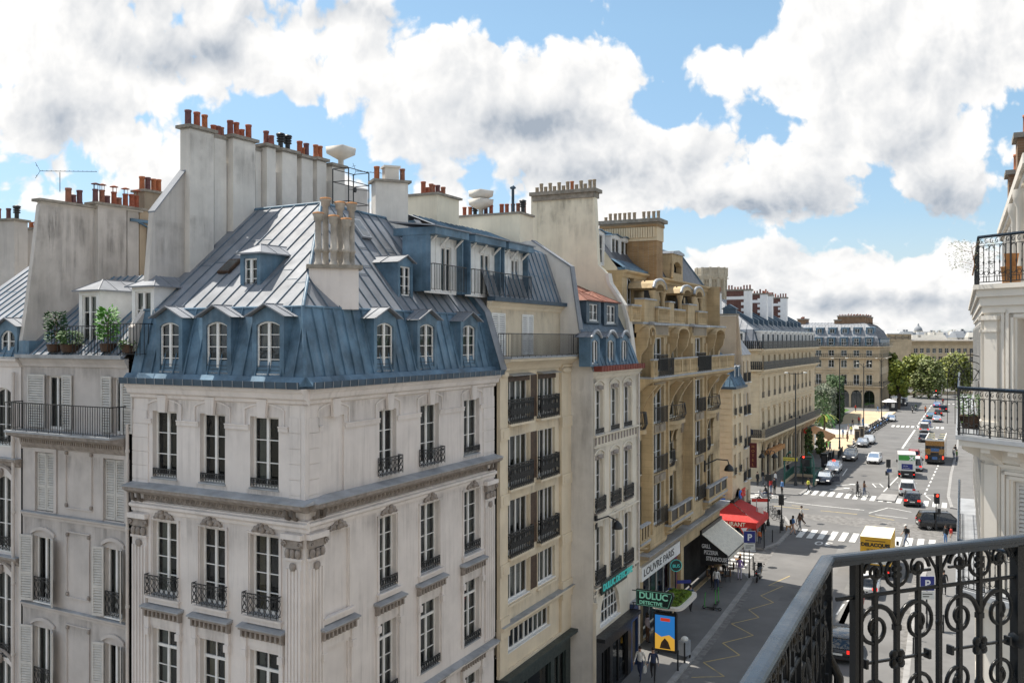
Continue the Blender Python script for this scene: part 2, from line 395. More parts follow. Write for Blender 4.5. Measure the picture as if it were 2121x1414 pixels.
dens = n.math("ADD", n.math("SUBTRACT", fn, .375), n.math('MULTIPLY', cov, .95))
mask = n.remap(dens, -.02, .12, 0, 1, True)
dark = blobs([(330, 120, 120, 50, .55), (430, 110, 80, 40, .3), (690, 25, 150, 34, .5), (150, 255, 110, 45, .3), (1100, 265, 150, 42, .65), (1210, 370, 190, 40, .55), (1560, 420, 190, 40, .60), (1640, 440, 90, 24, .3), (1940, 445, 130, 36, .65), (1960, 380, 70, 50, .3),
 (1790, 625, 260, 22, .35), (1800, 520, 260, 24, .25), (900, 365, 160, 26, .25), (1880, 280, 120, 60, .2), (560, 210, 150, 30, .12), (1500, 560, 200, 20, .2)])
rel = n.math('SUBTRACT', fn, up)
shade = n.math('MULTIPLY_ADD', rel, 1.1, n.remap(dens, 0, .55, 1.0, .76))
shade = n.math('SUBTRACT', shade, n.math('MULTIPLY', dark, n.remap(n.math('SUBTRACT', fn, n.math('MULTIPLY', rel, 1.2)), .30, .75, .9, 1.45)))
shade = n.math('MAXIMUM', n.math('MINIMUM', shade, 1.0), 0.0)
ccol = n.mix(shade, (2.75, 3.15, 3.7), (7.3, 7.2, 7.05))
tint = n.mix(n.remap(gz, 0, .34), (.80, .84, .95), (1.10, 1.20, 1.10))
skyc = n.mix(1.0, sky.outputs[0], tint, 'MULTIPLY')
skyc = n.mix(n.remap(gz, 0.0, .14, .55, .0), skyc, (5.0, 5.7, 6.2))
allc = n.mix(mask, skyc, ccol)
n.link(allc, bg.inputs[0])
sl = bpy.data.lights.new('sun', 'SUN'); sl.energy = 4.9; sl.angle = radians(.53); sl.color = (1.0, .93, .82)
so = bpy.data.objects.new('sun', sl); COL.objects.link(so)
sd = Vector((sin(SUN_AZ) * cos(SUN_EL), cos(SUN_AZ) * cos(SUN_EL), sin(SUN_EL)))
so.rotation_euler = (-sd).to_track_quat('-Z', 'Y').to_euler(); so.location = (-60, 40, 120)
cam = bpy.data.cameras.new('camera'); co = bpy.data.objects.new('camera', cam); COL.objects.link(co); S.camera = co
co.location = (0, 0, EYE); co.rotation_euler = (radians(90), 0, 0)
cam.sensor_width = 36; cam.lens = 36 * FL / 2121; cam.shift_y = -(707 - CY) / 2121; cam.clip_start = .05; cam.clip_end = 20000
cam.shift_x = 0
S.view_settings.view_transform = 'Standard'; S.view_settings.look = 'None'; S.view_settings.exposure = .55; S.view_settings.gamma = 1
S.render.engine = 'CYCLES'
S.cycles.max_bounces = 7; S.cycles.diffuse_bounces = 4; S.cycles.glossy_bounces = 3; S.cycles.transparent_max_bounces = 8; S.cycles.transmission_bounces = 3
S.cycles.use_denoising = True
S.cycles.sample_clamp_indirect = 6
S.cycles.caustics_reflective = False; S.cycles.caustics_refractive = False
D = (.440, .898)
K0 = (-6.09, 27.0)
FA = Fr(K0[0], K0[1], .440, .898)                 # street front, s away from the corner
FK = Fr(K0[0], K0[1], .8736, -.4867)              # side front, s is negative to the left
R_ = random.Random(5)
def window(parent, fr, a, c, zb, zt, o=-.22, rows=3, cols=1, arch=0.0, trans=0.0, mat='white_paint', curtain=0, bar=.028, ajar=0, name='window', sill=True, blind=0.0, pane='pane', jamb=.065):
 """double casement window: frame + glazing bars, pane and curtains as its pieces. cols = glazing columns per leaf"""
 b = MB(fr, mat); w = c - a; d0, d1 = o - .07, o
 if curtain in (0, 1) and R_.random() < .4: curtain = R_.choice((0, 1, 1, 2, 3))
 def bx(x0, x1, z0, z1, p=0.0): b.box(x0, x1, d0, d1 + p, z0, z1)
 tz = zt - arch
 bx(a, a + jamb, zb, tz); bx(c - jamb, c, zb, tz); bx(a + jamb, c - jamb, zb, zb + jamb + .03)
 if not arch: bx(a + jamb, c - jamb, zt - jamb, zt)
 else:
  m = (a + c) / 2; h = w / 2; Rr = (h * h + arch * arch) / (2 * arch); n = 8; A = []; B = []
  for i in range(n + 1):
   x = a + w * i / n; z = zt - Rr + sqrt(max(Rr * Rr - (x - m) ** 2, 0)); A.append((x, z)); B.append((x, z - jamb))
  for i in range(n):
   p, q, r, s = A[i], A[i + 1], B[i + 1], B[i]
   b.hexa([(s[0], d0, s[1]), (r[0], d0, r[1]), (r[0], d1, r[1]), (s[0], d1, s[1]), (p[0], d0, p[1]), (q[0], d0, q[1]), (q[0], d1, q[1]), (p[0], d1, p[1])])
 m = (a + c) / 2; top = zt - .03
 if trans:
  bx(a + jamb, c - jamb, trans, trans + .09, .01)
 z1 = trans if trans else top
 if w > .55 or cols: bx(m - .05, m + .05, zb + jamb, z1, .012)
 if trans: bx(m - .02, m + .02, trans + .09, top - .02)
 for k in range(1, rows):
  z = zb + jamb + (z1 - zb - jamb) * k / rows; bx(a + jamb, c - jamb, z - bar / 2, z + bar / 2, -.01)
 for lf in (0, 1):
  x0, x1 = (a + jamb, m) if lf == 0 else (m, c - jamb)
  for k in range(1, cols):
   x = x0 + (x1 - x0) * k / cols; bx(x - bar / 2, x + bar / 2, zb + jamb, top, -.008)
 if sill:
  b.use('lead_ledge' if sill == 2 else mat); b.box(a - .03, c + .03, d0 - .02, max(o + .1, .04) if sill != 3 else o + .06, zb - .05, zb + .002)
 w_ = b.build(name, parent)
 g = MB(fr, pane); g._q(a + .02, c - .02, zb + .02, zt - .02 - arch * .3, o - .045); g.build('pane', w_)
 if curtain or blind:
  k = MB(fr, 'curtain' if curtain != 2 else 'curtain_warm')
  def drape(x0, x1, zt_):
   n = 6; P = [(x0 + (x1 - x0) * i / n, o - .17 + (.025 if i % 2 else -.02)) for i in range(n + 1)]
   k.strip([(x, y, zb + .05) for x, y in P], [(x, y, zt_ - .05) for x, y in P])
  if blind: drape(a + .04, c - .04, zt); k.v and None
  elif curtain == 3: drape(a + .05, c - .05, zt)
  else:
   f = R_.uniform(.22, .40); drape(a + .05, a + w * f, zt); drape(c - w * f, c - .05, zt)
  k.build('curtain', w_)
 return w_
def railing(parent, fr, a, c, z, h, o, style='bars', pitch=.11, ends=0.0, name='window_railing', r=.010, mat='iron', top=.018):
 b = MB(fr, mat)
 segs = [((a, o), (c, o))]
 if ends: segs = [((a, o - ends), (a, o)), ((a, o), (c, o)), ((c, o), (c, o - ends))]
 for (x0, y0), (x1, y1) in segs:
  L = math.hypot(x1 - x0, y1 - y0); n = max(1, round(L / pitch))
  f = lambda t: (x0 + (x1 - x0) * t, y0 + (y1 - y0) * t)
  def bar(z_, rr): b.tube([(*f(0), z_), (*f(1), z_)], rr, 4)
  bar(z + h, top); bar(z + .06, r)
  if style in ('scroll', 'panel', 'cast'): bar(z + h - .12, r * .9)
  if style == 'bars':
   for i in range(n + 1): b.tube([(*f(i / n), z + (0 if i % 5 == 0 or i == n else .06)), (*f(i / n), z + h)], r, 4)
  else:
   m = max(1, round(L / (pitch * 2.2)))
   for i in range(m + 1): b.tube([(*f(i / m), z + .0), (*f(i / m), z + h)], r, 4)
   for i in range(m):
    def g(t, zz): p = f((i + t) / m); return (*p, z + zz)
    H = h - .18
    if style == 'low':
     b.tube([g(0, .06), g(.5, h), g(1, .06)], r * .8, 4); b.tube([g(0, h), g(.5, .06), g(1, h)], r * .8, 4)
    else:
     for sgn in (0, 1):
      P = []
      for k in range(11):
       t = k / 10; aa = pi * 2 * t
       P.append(g(.5 + (.38 if sgn else -.38) * sin(aa) * (1 - .25 * t), .08 + H * t))
      b.tube(P, r * .85, 4)
     Rr = .05
     b.tube([g(.5 + .30 * cos(q * pi / 4), h - .06 + .045 * sin(q * pi / 4)) for q in range(8)], r * .7, 4, closed=True)
     if style == 'cast':
      b.tube([g(.5 + .36 * cos(q * pi / 4), .08 + H * .5 + .11 * sin(q * pi / 4)) for q in range(8)], r, 4, closed=True)
      b.tube([g(0.02, .08 + H * .25), g(.98, .08 + H * .75)], r * .8, 4); b.tube([g(0.02, .08 + H * .75), g(.98, .08 + H * .25)], r * .8, 4)
 return b.build(name, parent)
def shutter(parent, fr, a, c, zb, zt, o=.02, ang=0.0, hinge='L', name='shutter', mat='shutter_paint'):
 """louvred shutter leaf; ang swings it out of the wall"""
 f = fr
 if ang:
  f = fr.turn(a if hinge == 'L' else c, 0, -ang if hinge == 'L' else ang); w = c - a
  a, c = (0, w) if hinge == 'L' else (-w, 0)
 b = MB(f, mat); d0, d1 = o, o + .045; e = .07; mz = zb + (zt - zb) * .42
 b.box(a, a + e, d0, d1, zb, zt); b.box(c - e, c, d0, d1, zb, zt)
 for z0, z1 in ((zb, zb + .1), (mz - .05, mz + .05), (zt - .08, zt)): b.box(a + e, c - e, d0, d1, z0, z1)
 for z0, z1 in ((zb + .1, mz - .05), (mz + .05, zt - .08)):
  n = int((z1 - z0) / .085)
  for i in range(n):
   z = z0 + (z1 - z0) * (i + .5) / n
   b.hexa([(a + e, d0 + .004, z - .018 + .03), (c - e, d0 + .004, z - .018 + .03), (c - e, d1 - .004, z - .03), (a + e, d1 - .004, z - .03), (a + e, d0 + .004, z + .04), (c - e, d0 + .004, z + .04), (c - e, d1 - .004, z - .012), (a + e, d1 - .004, z - .012)])
 b.use('shutter_gap'); b._q(a + e, c - e, zb + .1, zt - .08, d0 + .002)
 return b.build(name, parent)
def cornice(b, s0, s1, z, prof, o=0.0):
 """running moulding; prof = [(out, dz)...] from the top down, closed against the wall"""
 P = [(o - .02, z + prof[0][1])] + [(o + p, z + q) for p, q in prof] + [(o - .02, z + prof[-1][1])]
 b.prism(P, s0, s1, 's')
def zinc_face(b, pts, spacing=.55, h=.045, w=.035, cross=True, seam=None, up=None):
 """sheet-metal roof slope: pts[0]-pts[1] is the eave; rolls run up the slope, clipped to the outline"""
 t = b.fr; Pw = [Vector(t(p)) if t else Vector(p) for p in pts]; fr0 = b.fr; b.fr = None
 cur = b.cur
 b.add([tuple(p) for p in Pw], [list(range(len(Pw)))])
 e = (Pw[1] - Pw[0]).normalized(); nn = Vector((0, 0, 0))
 for i in range(1, len(Pw) - 1): nn += (Pw[i] - Pw[0]).cross(Pw[i + 1] - Pw[0])
 nn.normalize()
 if nn.z < 0: nn = -nn
 q = nn.cross(e)
 if q.z < 0: q = -q
 if up is not None: q = (q + e * up).normalized()
 L = [((p - Pw[0]).dot(e) - (0 if up is None else 0), (p - Pw[0]).dot(q)) for p in Pw]
 if up is not None:
  ex = e; L = []
  for p in Pw:
   d = p - Pw[0]; qq = d.dot(nn.cross(e) if nn.cross(e).z > 0 else -nn.cross(e)); q0 = q.dot(nn.cross(e) if nn.cross(e).z > 0 else -nn.cross(e))
   tq = qq / q0; L.append((d.dot(e) - tq * q.dot(e), tq))
 lo, hi = min(p[0] for p in L), max(p[0] for p in L)
 n = max(1, round((hi - lo) / spacing))
 if seam: b.use(seam)
 for i in range(1, n):
  x = lo + (hi - lo) * i / n; ys = []
  for k in range(len(L)):
   (xa, ya), (xb, yb) = L[k], L[(k + 1) % len(L)]
   if (xa - x) * (xb - x) < 0: ys.append(ya + (yb - ya) * (x - xa) / (xb - xa))
  ys.sort()
  for k in range(0, len(ys) - 1, 2):
   A = Pw[0] + e * x + q * ys[k]; B = Pw[0] + e * x + q * ys[k + 1]
   if (B - A).length < .1: continue
   s = e * (w / 2); u = nn * h
   b.hexa([tuple(v) for v in (A - s, A + s, B + s, B - s, A - s * .7 + u, A + s * .7 + u, B + s * .7 + u, B - s * .7 + u)])
   if cross and (B - A).length > 1.6:
    m = R_.uniform(.35, .65); C = A.lerp(B, m); x2 = (hi - lo) / n
    b.hexa([tuple(v) for v in (C, C + e * x2 * .97, C + e * x2 * .97 + q * .03, C + q * .03, C + nn * .012, C + e * x2 * .97 + nn * .012, C + e * x2 * .97 + q * .03 + nn * .012, C + q * .03 + nn * .012)])
 b.cur = cur; b.fr = fr0
def pot_mesh(name, prof, n=9, mats=('pot_0',), extra=None):
 b = MB(None, mats[0]); b.lathe((0, 0, 0), prof, n)
 if extra: extra(b)
 me_o = b.build(name); me = me_o.data; bpy.data.objects.remove(me_o); return me
POT = pot_mesh('chimney_pot', [(.125, 0), (.12, .08), (.105, .10), (.10, .46), (.118, .48), (.118, .55), (.085, .55), (.08, .30)])
POT_SHORT = pot_mesh('chimney_pot', [(.12, 0), (.11, .06), (.10, .28), (.115, .30), (.115, .34), (.08, .34), (.075, .2)])
POT_TALL = pot_mesh('chimney_pot', [(.125, 0), (.12, .06), (.115, .09), (.11, .48), (.125, .50), (.125, .57), (.09, .57), (.08, .3)])
def _hat(b):
 b.use('pot_2')
 for k in range(3): b.rod((.09 * cos(k * 2.1), .09 * sin(k * 2.1), .5), (.09 * cos(k * 2.1), .09 * sin(k * 2.1), .72), .012)
 b.lathe((0, 0, .72), [(.17, 0), (.17, .02), (.03, .07)], 8)
POT_HAT = pot_mesh('chimney_pot', [(.125, 0), (.105, .10), (.10, .46), (.118, .48), (.118, .53), (.085, .53), (.08, .30)], extra=_hat)
def _cowl(b):
 b.use('iron');
 for z in (.30, .40, .50): b.lathe((0, 0, z), [(.15, 0), (.17, .03), (.15, .06)], 8)
 b.lathe((0, 0, .58), [(.19, 0), (.17, .06), (.03, .10)], 8)
COWL = pot_mesh('chimney_cowl', [(.10, 0), (.10, .60)], mats=('iron',), extra=_cowl)
COWL_TALL = pot_mesh('flue_pipe', [(.075, 0), (.075, 1.25), (.15, 1.28), (.16, 1.34), (.04, 1.44)], mats=('zinc_dark',))
def _trumpet(b): pass
HOOD = pot_mesh('flue_hood', [(.12, 0), (.12, .30), (.16, .32), (.62, .55), (.66, .85), (.58, .86), (.55, .75)], 4, mats=('stone_white',))
def chimney(parent, fr, s0, s1, o0, o1, z0, z1, pots=(), mat='chimney_plaster', slab=.10, over=.10, slab_mat='slab_stone', potmats=None, body=True, name='chimney', row=2):
 """stack with a stone slab; pots: list of (kind, count) laid out along s, or an int"""
 b = MB(fr, mat)
 if body: b.box(s0, s1, o0, o1, z0, z1)
 b.use(slab_mat)
 if slab: b.box(s0 - over, s1 + over, o0 - over, o1 + over, z1, z1 + slab)
 ch = b.build(name, parent)
 n = pots if isinstance(pots, int) else len(pots)
 if n:
  longs = (s1 - s0) >= (o1 - o0); L = (s1 - s0) if longs else (o1 - o0)
  for i in range(n):
   kind = R_.choice([POT, POT, POT_SHORT, POT_TALL]) if isinstance(pots, int) else pots[i]
   if kind is None: continue
   t = (i + .5) / n * L; j = R_.uniform(-.05, .05)
   p = fr((s0 + t, (o0 + o1) / 2 + j, z1 + slab)) if longs else fr(((s0 + s1) / 2 + j, o0 + t, z1 + slab))
   mm = None
   if kind in (POT, POT_SHORT, POT_TALL, POT_HAT):
    c = M[R_.choice(potmats or ['pot_0', 'pot_0', 'pot_1', 'pot_2', 'pot_3', 'pot_4'])]; mm = [c] * len(kind.materials)
   put(kind, 'chimney_pot' if mm else kind.name.split('.')[0], ch, p, R_.uniform(0, 3), mm)
   if mm and L / n > .42 and R_.random() < .7: p = fr((s0 + t + L / n * .5, (o0 + o1) / 2 - j, z1 + slab)) if longs else fr(((s0 + s1) / 2 - j, o0 + t + L / n * .5, z1 + slab)); put(POT_SHORT, 'chimney_pot', ch, p, 0, [M[R_.choice(potmats or ['pot_0', 'pot_2', 'pot_3'])]])
 return ch
def downpipe(parent, fr, s, o, z0, z1, r=.055, mat='pipe', bend=0.0):
 b = MB(fr, mat); P = [(s, o, z0), (s, o, z1)]
 if bend: P += [(s + bend * .3, o, z1 + .25), (s + bend, o - .1, z1 + .45)]
 b.tube(P, r, 7)
 z = z0 + 1.2
 while z < z1: b.lathe((s, o, z), [(r + .0, 0), (r + .018, .02), (r + .018, .10), (r, .12)], 7); z += 2.6
 return b.build('downpipe', parent)
def dormer(parent, fr, a, c, zb, zt, of, depth, ridge=.35, arch=.12, rows=3, face='zinc_sky_tint', roof='zinc', cheek=.14, over=.1, curtain=0, hip=False, wz=None, bars=True, name='dormer'):
 """roof window with its own little roof: front at of, running back by depth; a,c,zb,zt = glazed opening"""
 b = MB(fr, face); x0, x1 = a - cheek, c + cheek; ze = zt + .16; m = (a + c) / 2
 b.wall(x0, x1, zb - .12, ze, [(a, c, zb, zt)], of, .14)
 if arch: b.archfill(a, c, zt, arch, of - .001, .14)
 b.poly((x0, of, zb - .12), (x0, of, ze), (x0, of - depth, ze), (x0, of - depth, zb - .12)); b.poly((x1, of, ze), (x1, of, zb - .12), (x1, of - depth, zb - .12), (x1, of - depth, ze))
 b.use('interior'); b._q(x0, x1, zb, zt, of - min(depth * .8, .6))
 d = b.build(name, parent)
 r = MB(fr, roof); y1 = of + over; y0 = of - depth - (ridge if not hip else .0) * 1.2
 if not hip:
  r.poly((x0 - over, y1, ze - .02), (m, y1, ze + ridge), (m, y0, ze + ridge), (x0 - over, y0, ze - .02)); r.poly((m, y1, ze + ridge), (x1 + over, y1, ze - .02), (x1 + over, y0, ze - .02), (m, y0, ze + ridge))
  r.use(face); r.poly((x0, of + .002, ze), (x1, of + .002, ze), (m, of + .002, ze + ridge - .04))
  r.use(roof)
  r.tube([(x0 - over, y1, ze - .02), (m, y1, ze + ridge), (x1 + over, y1, ze - .02)], .03, 4); r.tube([(m, y1, ze + ridge), (m, y0, ze + ridge)], .035, 4)
  for k in (.35,):
   r.tube([(x0 - over, y1 - (y1 - y0) * k, ze), (m, y1 - (y1 - y0) * k, ze + ridge + .01)], .02, 4); r.tube([(x1 + over, y1 - (y1 - y0) * k, ze), (m, y1 - (y1 - y0) * k, ze + ridge + .01)], .02, 4)
 else:
  h = (x1 - x0) / 2 + over
  A, B, Cc, Dd = (x0 - over, y1, ze), (x1 + over, y1, ze), (x1 + over, y0, ze), (x0 - over, y0, ze); P1 = (m, y1 - h, ze + ridge); P2 = (m, y0, ze + ridge)
  r.poly(A, B, P1); r.poly(B, Cc, P2, P1); r.poly(Dd, A, P1, P2)
  for s_ in ((A, P1), (B, P1), (P1, P2)): r.tube(list(s_), .03, 4)
  for k in (.4, .7):
   y = y1 + (y0 - y1) * k
   for e in (A, B): r.tube([(e[0], y, ze + .01), (m, min(y, y1 - h), ze + ridge)], .02, 4)
  r.tube([A, B], .035, 4); r.tube([B, Cc], .03, 4)
 r.build('dormer_roof', d)
 window(d, fr, a, c, zb, zt, of - .06, rows, 1, arch, curtain=curtain, sill=3, bar=.024, jamb=.05)
 if bars:
  k = MB(fr, 'iron'); k.rod((a, of - .02, zb + .22), (c, of - .02, zb + .22), .010); k.rod((a, of - .02, zb + .10), (c, of - .02, zb + .10), .008); k.build('guard_bar', d)
 return d
def antenna(label, p, yaw, n=9, L=1.6, mast=.7, cat='antenna'):
 b = MB(None, 'iron'); b.rod((0, 0, 0), (0, 0, mast), .014)
 c, s = cos(yaw), sin(yaw); f = lambda x, y, z: (x * c - y * s, x * s + y * c, z)
 b.tube([f(-L * .35, 0, mast), f(L * .65, 0, mast + .1)], .012, 4)
 for i in range(n):
  t = -L * .3 + L * .93 * i / (n - 1); w = .10 - .04 * i / n
  b.rod(f(t, -w, mast + .05 + .1 * t / L), f(t, w, mast + .05 + .1 * t / L), .007)
 b.tube([f(-L * .42, 0, mast + .32), f(-L * .34, 0, mast), f(-L * .42, 0, mast - .28)], .010, 4); b.rod(f(-L * .40, -.14, mast + .2), f(-L * .40, .14, mast + .2), .008); b.rod(f(-L * .40, -.14, mast - .18), f(-L * .40, .14, mast - .18), .008)
 o = b.build('antenna'); o.location = p; o['label'] = label; o['category'] = cat; o['group'] = 'roof aerials'; return o
A = thing('corner_building', 'rose white corner building with sky-tinted zinc mansard roof and fluted pilasters', 'building', (K0[0], K0[1], 0))
LA = FA.s(1023); LK = 7.55
zg = FK.zz(632, 805)            # eaves
z_led = FK.zz(632, 1041); z_led_b = z_led - .82
wk1 = [(FK.s(316), FK.s(366)), (FK.s(414), FK.s(466)), (FK.s(518), FK.s(577))]
wa1 = [(FA.s(786), FA.s(821)), (FA.s(871), FA.s(909)), (FA.s(961), FA.s(993))]
z1b, z1t = FK.zz(440, 1000), FK.zz(440, 857)
z2b, z2t = FK.zz(440, 1252), FK.zz(440, 1094)
z3t = FK.zz(440, 1326); z3b = z3t - 2.45
z4t, z4b = z3b - 1.25, z3b - 3.6
z5t, z5b = 3.4, .9
nich1 = (FA.s(668), FA.s(713)); nich2 = (FA.s(674), FA.s(721))
b = MB(FK, 'plaster_rose')
rows = [(z1b, z1t), (z2b, z2t), (z3b, z3t), (z4b, z4t), (z5b, z5t)]
b.wall(-LK, 0, 0, zg, [(p, q, zb, zt) for p, q in wk1 for zb, zt in rows], 0, .24)
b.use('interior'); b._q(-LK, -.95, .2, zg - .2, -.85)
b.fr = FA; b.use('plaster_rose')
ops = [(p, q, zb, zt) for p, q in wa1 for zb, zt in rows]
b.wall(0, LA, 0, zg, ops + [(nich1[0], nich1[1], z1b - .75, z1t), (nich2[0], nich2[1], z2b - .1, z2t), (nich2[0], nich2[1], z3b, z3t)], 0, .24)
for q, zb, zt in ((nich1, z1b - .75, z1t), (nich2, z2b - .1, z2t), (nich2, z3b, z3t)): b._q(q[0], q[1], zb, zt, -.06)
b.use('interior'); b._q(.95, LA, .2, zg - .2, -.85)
b.use('plaster_rose')
pB = FA((LA, 0, 0)); pC = FA((LA, -11, 0)); pD = FK((-LK, -13, 0)); pE = FK((-LK, 0, 0)); b.fr = None
b.poly(pB, pC, (pC[0], pC[1], zg), (pB[0], pB[1], zg)); b.poly(pC, pD, (pD[0], pD[1], zg), (pC[0], pC[1], zg)); b.poly(pD, pE, (pE[0], pE[1], zg), (pD[0], pD[1], zg))
b.build('wall', A)
for fr, s0, s1, wins, sgn in ((FK, -LK, 0.0, wk1, -1), (FA, 0.0, LA, wa1, 1)):
 b = MB(fr, 'plaster_rose')
 e0, e1 = (s0, s1 + .16) if sgn < 0 else (s0 - .0, s1)
 cornice(b, e0, e1, zg, [(.34, 0), (.34, -.08), (.26, -.16), (.22, -.30), (.10, -.36), (.10, -.44), (.04, -.48)])
 b.build('cornice', A); b = MB(fr, 'lead_ledge'); b.prism([(-.02, z_led + .10), (.46, z_led), (.46, z_led - .03), (-.02, z_led - .03)], e0, e1 + (.2 if sgn < 0 else 0), 's')
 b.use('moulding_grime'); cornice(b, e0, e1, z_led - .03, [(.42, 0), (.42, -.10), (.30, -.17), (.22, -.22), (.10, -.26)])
 b.use('plaster_rose'); cornice(b, e0, e1, z_led_b + .28, [(.07, 0), (.07, -.05), (.16, -.08), (.16, -.16), (.06, -.24), (.05, -.34)])
 b.build('cornice', A)
 f = MB(fr, 'moulding_grime'); n = int((s1 - s0 - 1.2) / .235)
 f._q(s0 + .55, s1 - .55, z_led_b + .30, z_led - .28, .004)
 for i in range(n):
  c = s0 + .65 + (s1 - s0 - 1.3) * (i + .5) / n; zc = (z_led_b + .30 + z_led - .28) / 2
  f.tube([(c + (.085 - .007 * k) * cos(k * .9), .02, zc + (.085 - .007 * k) * sin(k * .9)) for k in range(10)], .016, 4)
  f.tube([(c - .11, .015, zc - .07), (c + .11, .015, zc - .11)], .012, 4)
 f.build('frieze', A)
 allw = list(wins) + ([nich1] if sgn > 0 else [])
 for p, q in allw:
  h = MB(fr, 'plaster_rose'); m = (p + q) / 2; w = (q - p) / 2 + .22
  h.prism([(m - .15, z1t - .02), (m + .15, z1t - .02), (m + .20, z1t + .48), (m - .20, z1t + .48)], .02, .13, 'o'); h.box(m - .22, m + .22, 0, .15, z1t + .48, z1t + .53)
  R = w * 1.6
  arc = [(m + w * t, z1t + .20 + .17 * (1 - t * t)) for t in [i / 5 - 1 for i in range(11)]]
  for k in range(10):
   (xa, za), (xb, zb_) = arc[k], arc[k + 1]
   h.hexa([(xa, 0, za), (xb, 0, zb_), (xb, .035, zb_), (xa, .035, za), (xa, 0, za + .05), (xb, 0, zb_ + .05), (xb, .035, zb_ + .05), (xa, .035, za + .05)])
  for x in (m - w, m + w): h.box(x - .025, x + .025, 0, .035, z1t - .30, z1t + .22)
  h.build('window_surround', A)
 cuts = sorted(allw); edge = s0 + .62
 for p, q in cuts + [(s1 - .62, s1)]:
  if p - .02 - edge > .1:
   h = MB(fr, 'plaster_rose'); h.box(edge, p - .02, 0, .05, z1t - .42, z1t - .30); h.box(edge, p - .02, 0, .075, z1t - .30, z1t - .26); h.build('impost_band', A)
  edge = q + .02
 for p, q in list(wins) + ([nich2] if sgn > 0 else []):
  m = (p + q) / 2; h = MB(fr, 'plaster_rose')
  for x0, x1 in ((p - .13, p - .04), (q + .04, q + .13)): h.box(x0, x1, 0, .04, z2b - .10, z2t + .10)
  h.box(p - .13, q + .13, 0, .045, z2t + .04, z2t + .09)
  h.box(p - .20, q + .20, 0, .14, z2b - .14, z2b - .07); h.box(p - .14, q + .14, 0, .06, z2b - .30, z2b - .14)
  h.build('window_surround', A)
  for zt_ in (z3t, z4t):
   h = MB(fr, 'lead_ledge'); h.prism([(-.01, zt_ + .80), (.27, zt_ + .74), (.27, zt_ + .70), (-.01, zt_ + .70)], p - .34, q + .34, 's')
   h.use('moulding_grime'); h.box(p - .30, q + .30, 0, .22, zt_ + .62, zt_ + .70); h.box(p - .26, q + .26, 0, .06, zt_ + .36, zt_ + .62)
   k_ = max(3, int((q - p + .5) / .17))
   for i in range(k_): x = p - .22 + (q - p + .44) * i / (k_ - 1); h.box(x - .035, x + .035, .06, .17, zt_ + .40, zt_ + .62)
   h.use('plaster_rose')
   for x in (p - .16, q + .16): h.box(x - .08, x + .08, 0, .10, zt_ + .0, zt_ + .36); h.box(x - .10, x + .10, 0, .14, zt_ - .22, zt_ + .0); h.box(x - .06, x + .06, 0, .07, z3b if zt_ == z3t else z4b, zt_ - .22)
   h.box(p - .1, q + .1, 0, .04, zt_ + .1, zt_ + .36)
   h.build('lintel', A)
 h = MB(fr); h.use('lead_ledge'); h.prism([(-.01, z3b - .40), (.30, z3b - .46), (.30, z3b - .5), (-.01, z3b - .5)], s0, s1, 's'); h.use('plaster_rose'); cornice(h, s0, s1, z3b - .5, [(.24, 0), (.24, -.1), (.1, -.2), (.05, -.3)])
 h.build('cornice', A)
 for p, q in list(wins) + ([nich2] if sgn > 0 else []):
  m = (p + q) / 2; cr = MB(fr, 'moulding_grime'); cr.ball((m, .08, z2t + .20), (.11, .12, .12)); cr.ball((m, .12, z2t + .33), (.06, .08, .08))
  for sx in (-1, 1):
   cr.tube([(m + sx * (.12 + .30 * k / 6), .05, z2t + .27 - .14 * (k / 6) ** 2 + .03 * sin(k * 2)) for k in range(7)], [.085, .08, .075, .07, .06, .05, .03], 6)
   cr.ball((m + sx * .24, .07, z2t + .17), (.10, .08, .07), 6, 5); cr.ball((m + sx * .40, .05, z2t + .13), (.07, .07, .05), 6, 5)
  cr.build('crest', A)
for fr, s0, s1 in ((FK, FK.s(594), -.10), (FA, .10, FA.s(668)), (FA, FA.s(1003), LA - .04), (FK, -LK + .04, FK.s(306))):
 b = MB(fr, 'plaster_rose'); zt_ = z_led_b - .12; w = s1 - s0
 b.box(s0, s1, 0, .05, z3b - .3, zt_ - .75); n = 4
 for i in range(n + 1): x = s0 + w * (.08 + .84 * i / n); b.box(x - w * .055, x + w * .055, .05, .085, z3b - .3, zt_ - 1.05)
 b.box(s0 - .03, s1 + .03, 0, .10, zt_ - .80, zt_ - .72)
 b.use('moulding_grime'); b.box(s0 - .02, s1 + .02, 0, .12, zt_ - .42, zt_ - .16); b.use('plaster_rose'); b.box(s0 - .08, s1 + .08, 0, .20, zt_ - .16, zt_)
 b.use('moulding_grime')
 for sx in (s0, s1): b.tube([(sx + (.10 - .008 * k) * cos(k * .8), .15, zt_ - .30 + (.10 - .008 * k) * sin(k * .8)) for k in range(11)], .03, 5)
 for i in range(3): x = s0 + w * (i + .5) / 3; b.ball((x, .10, zt_ - .58), (w * .17, .07, .16), 6, 5)
 b.ball(((s0 + s1) / 2, .09, zt_ - .98), (w * .22, .05, .14), 6, 5)
 for x in (s0 + w * .3, s0 + w * .75):
  for k in range(2): b.tube([(x - .07, .06, z_led_b + .62 - k * 0), (x, .24, z_led_b + .60), (x + .0, .20, z_led_b + .36), (x, .08, z_led_b + .32)], .07, 6)
 b.build('pilaster', A)
zq = z1b - .55
for fr, s0, s1 in ((FK, FK.s(600), -.14), (FK, -LK + .02, FK.s(308)), (FA, .14, FA.s(660)), (FA, FA.s(1000), LA - .02)):
 b = MB(fr, 'plaster_rose'); b.box(s0 + .01, s1 - .01, 0, .012, zq, zg - .5)
 for i in range(9):
  z0 = zq + i * .46
  if z0 + .435 < zg - .49: b.box(s0, s1, 0, .035, z0, z0 + .435)
 b.build('quoin', A)
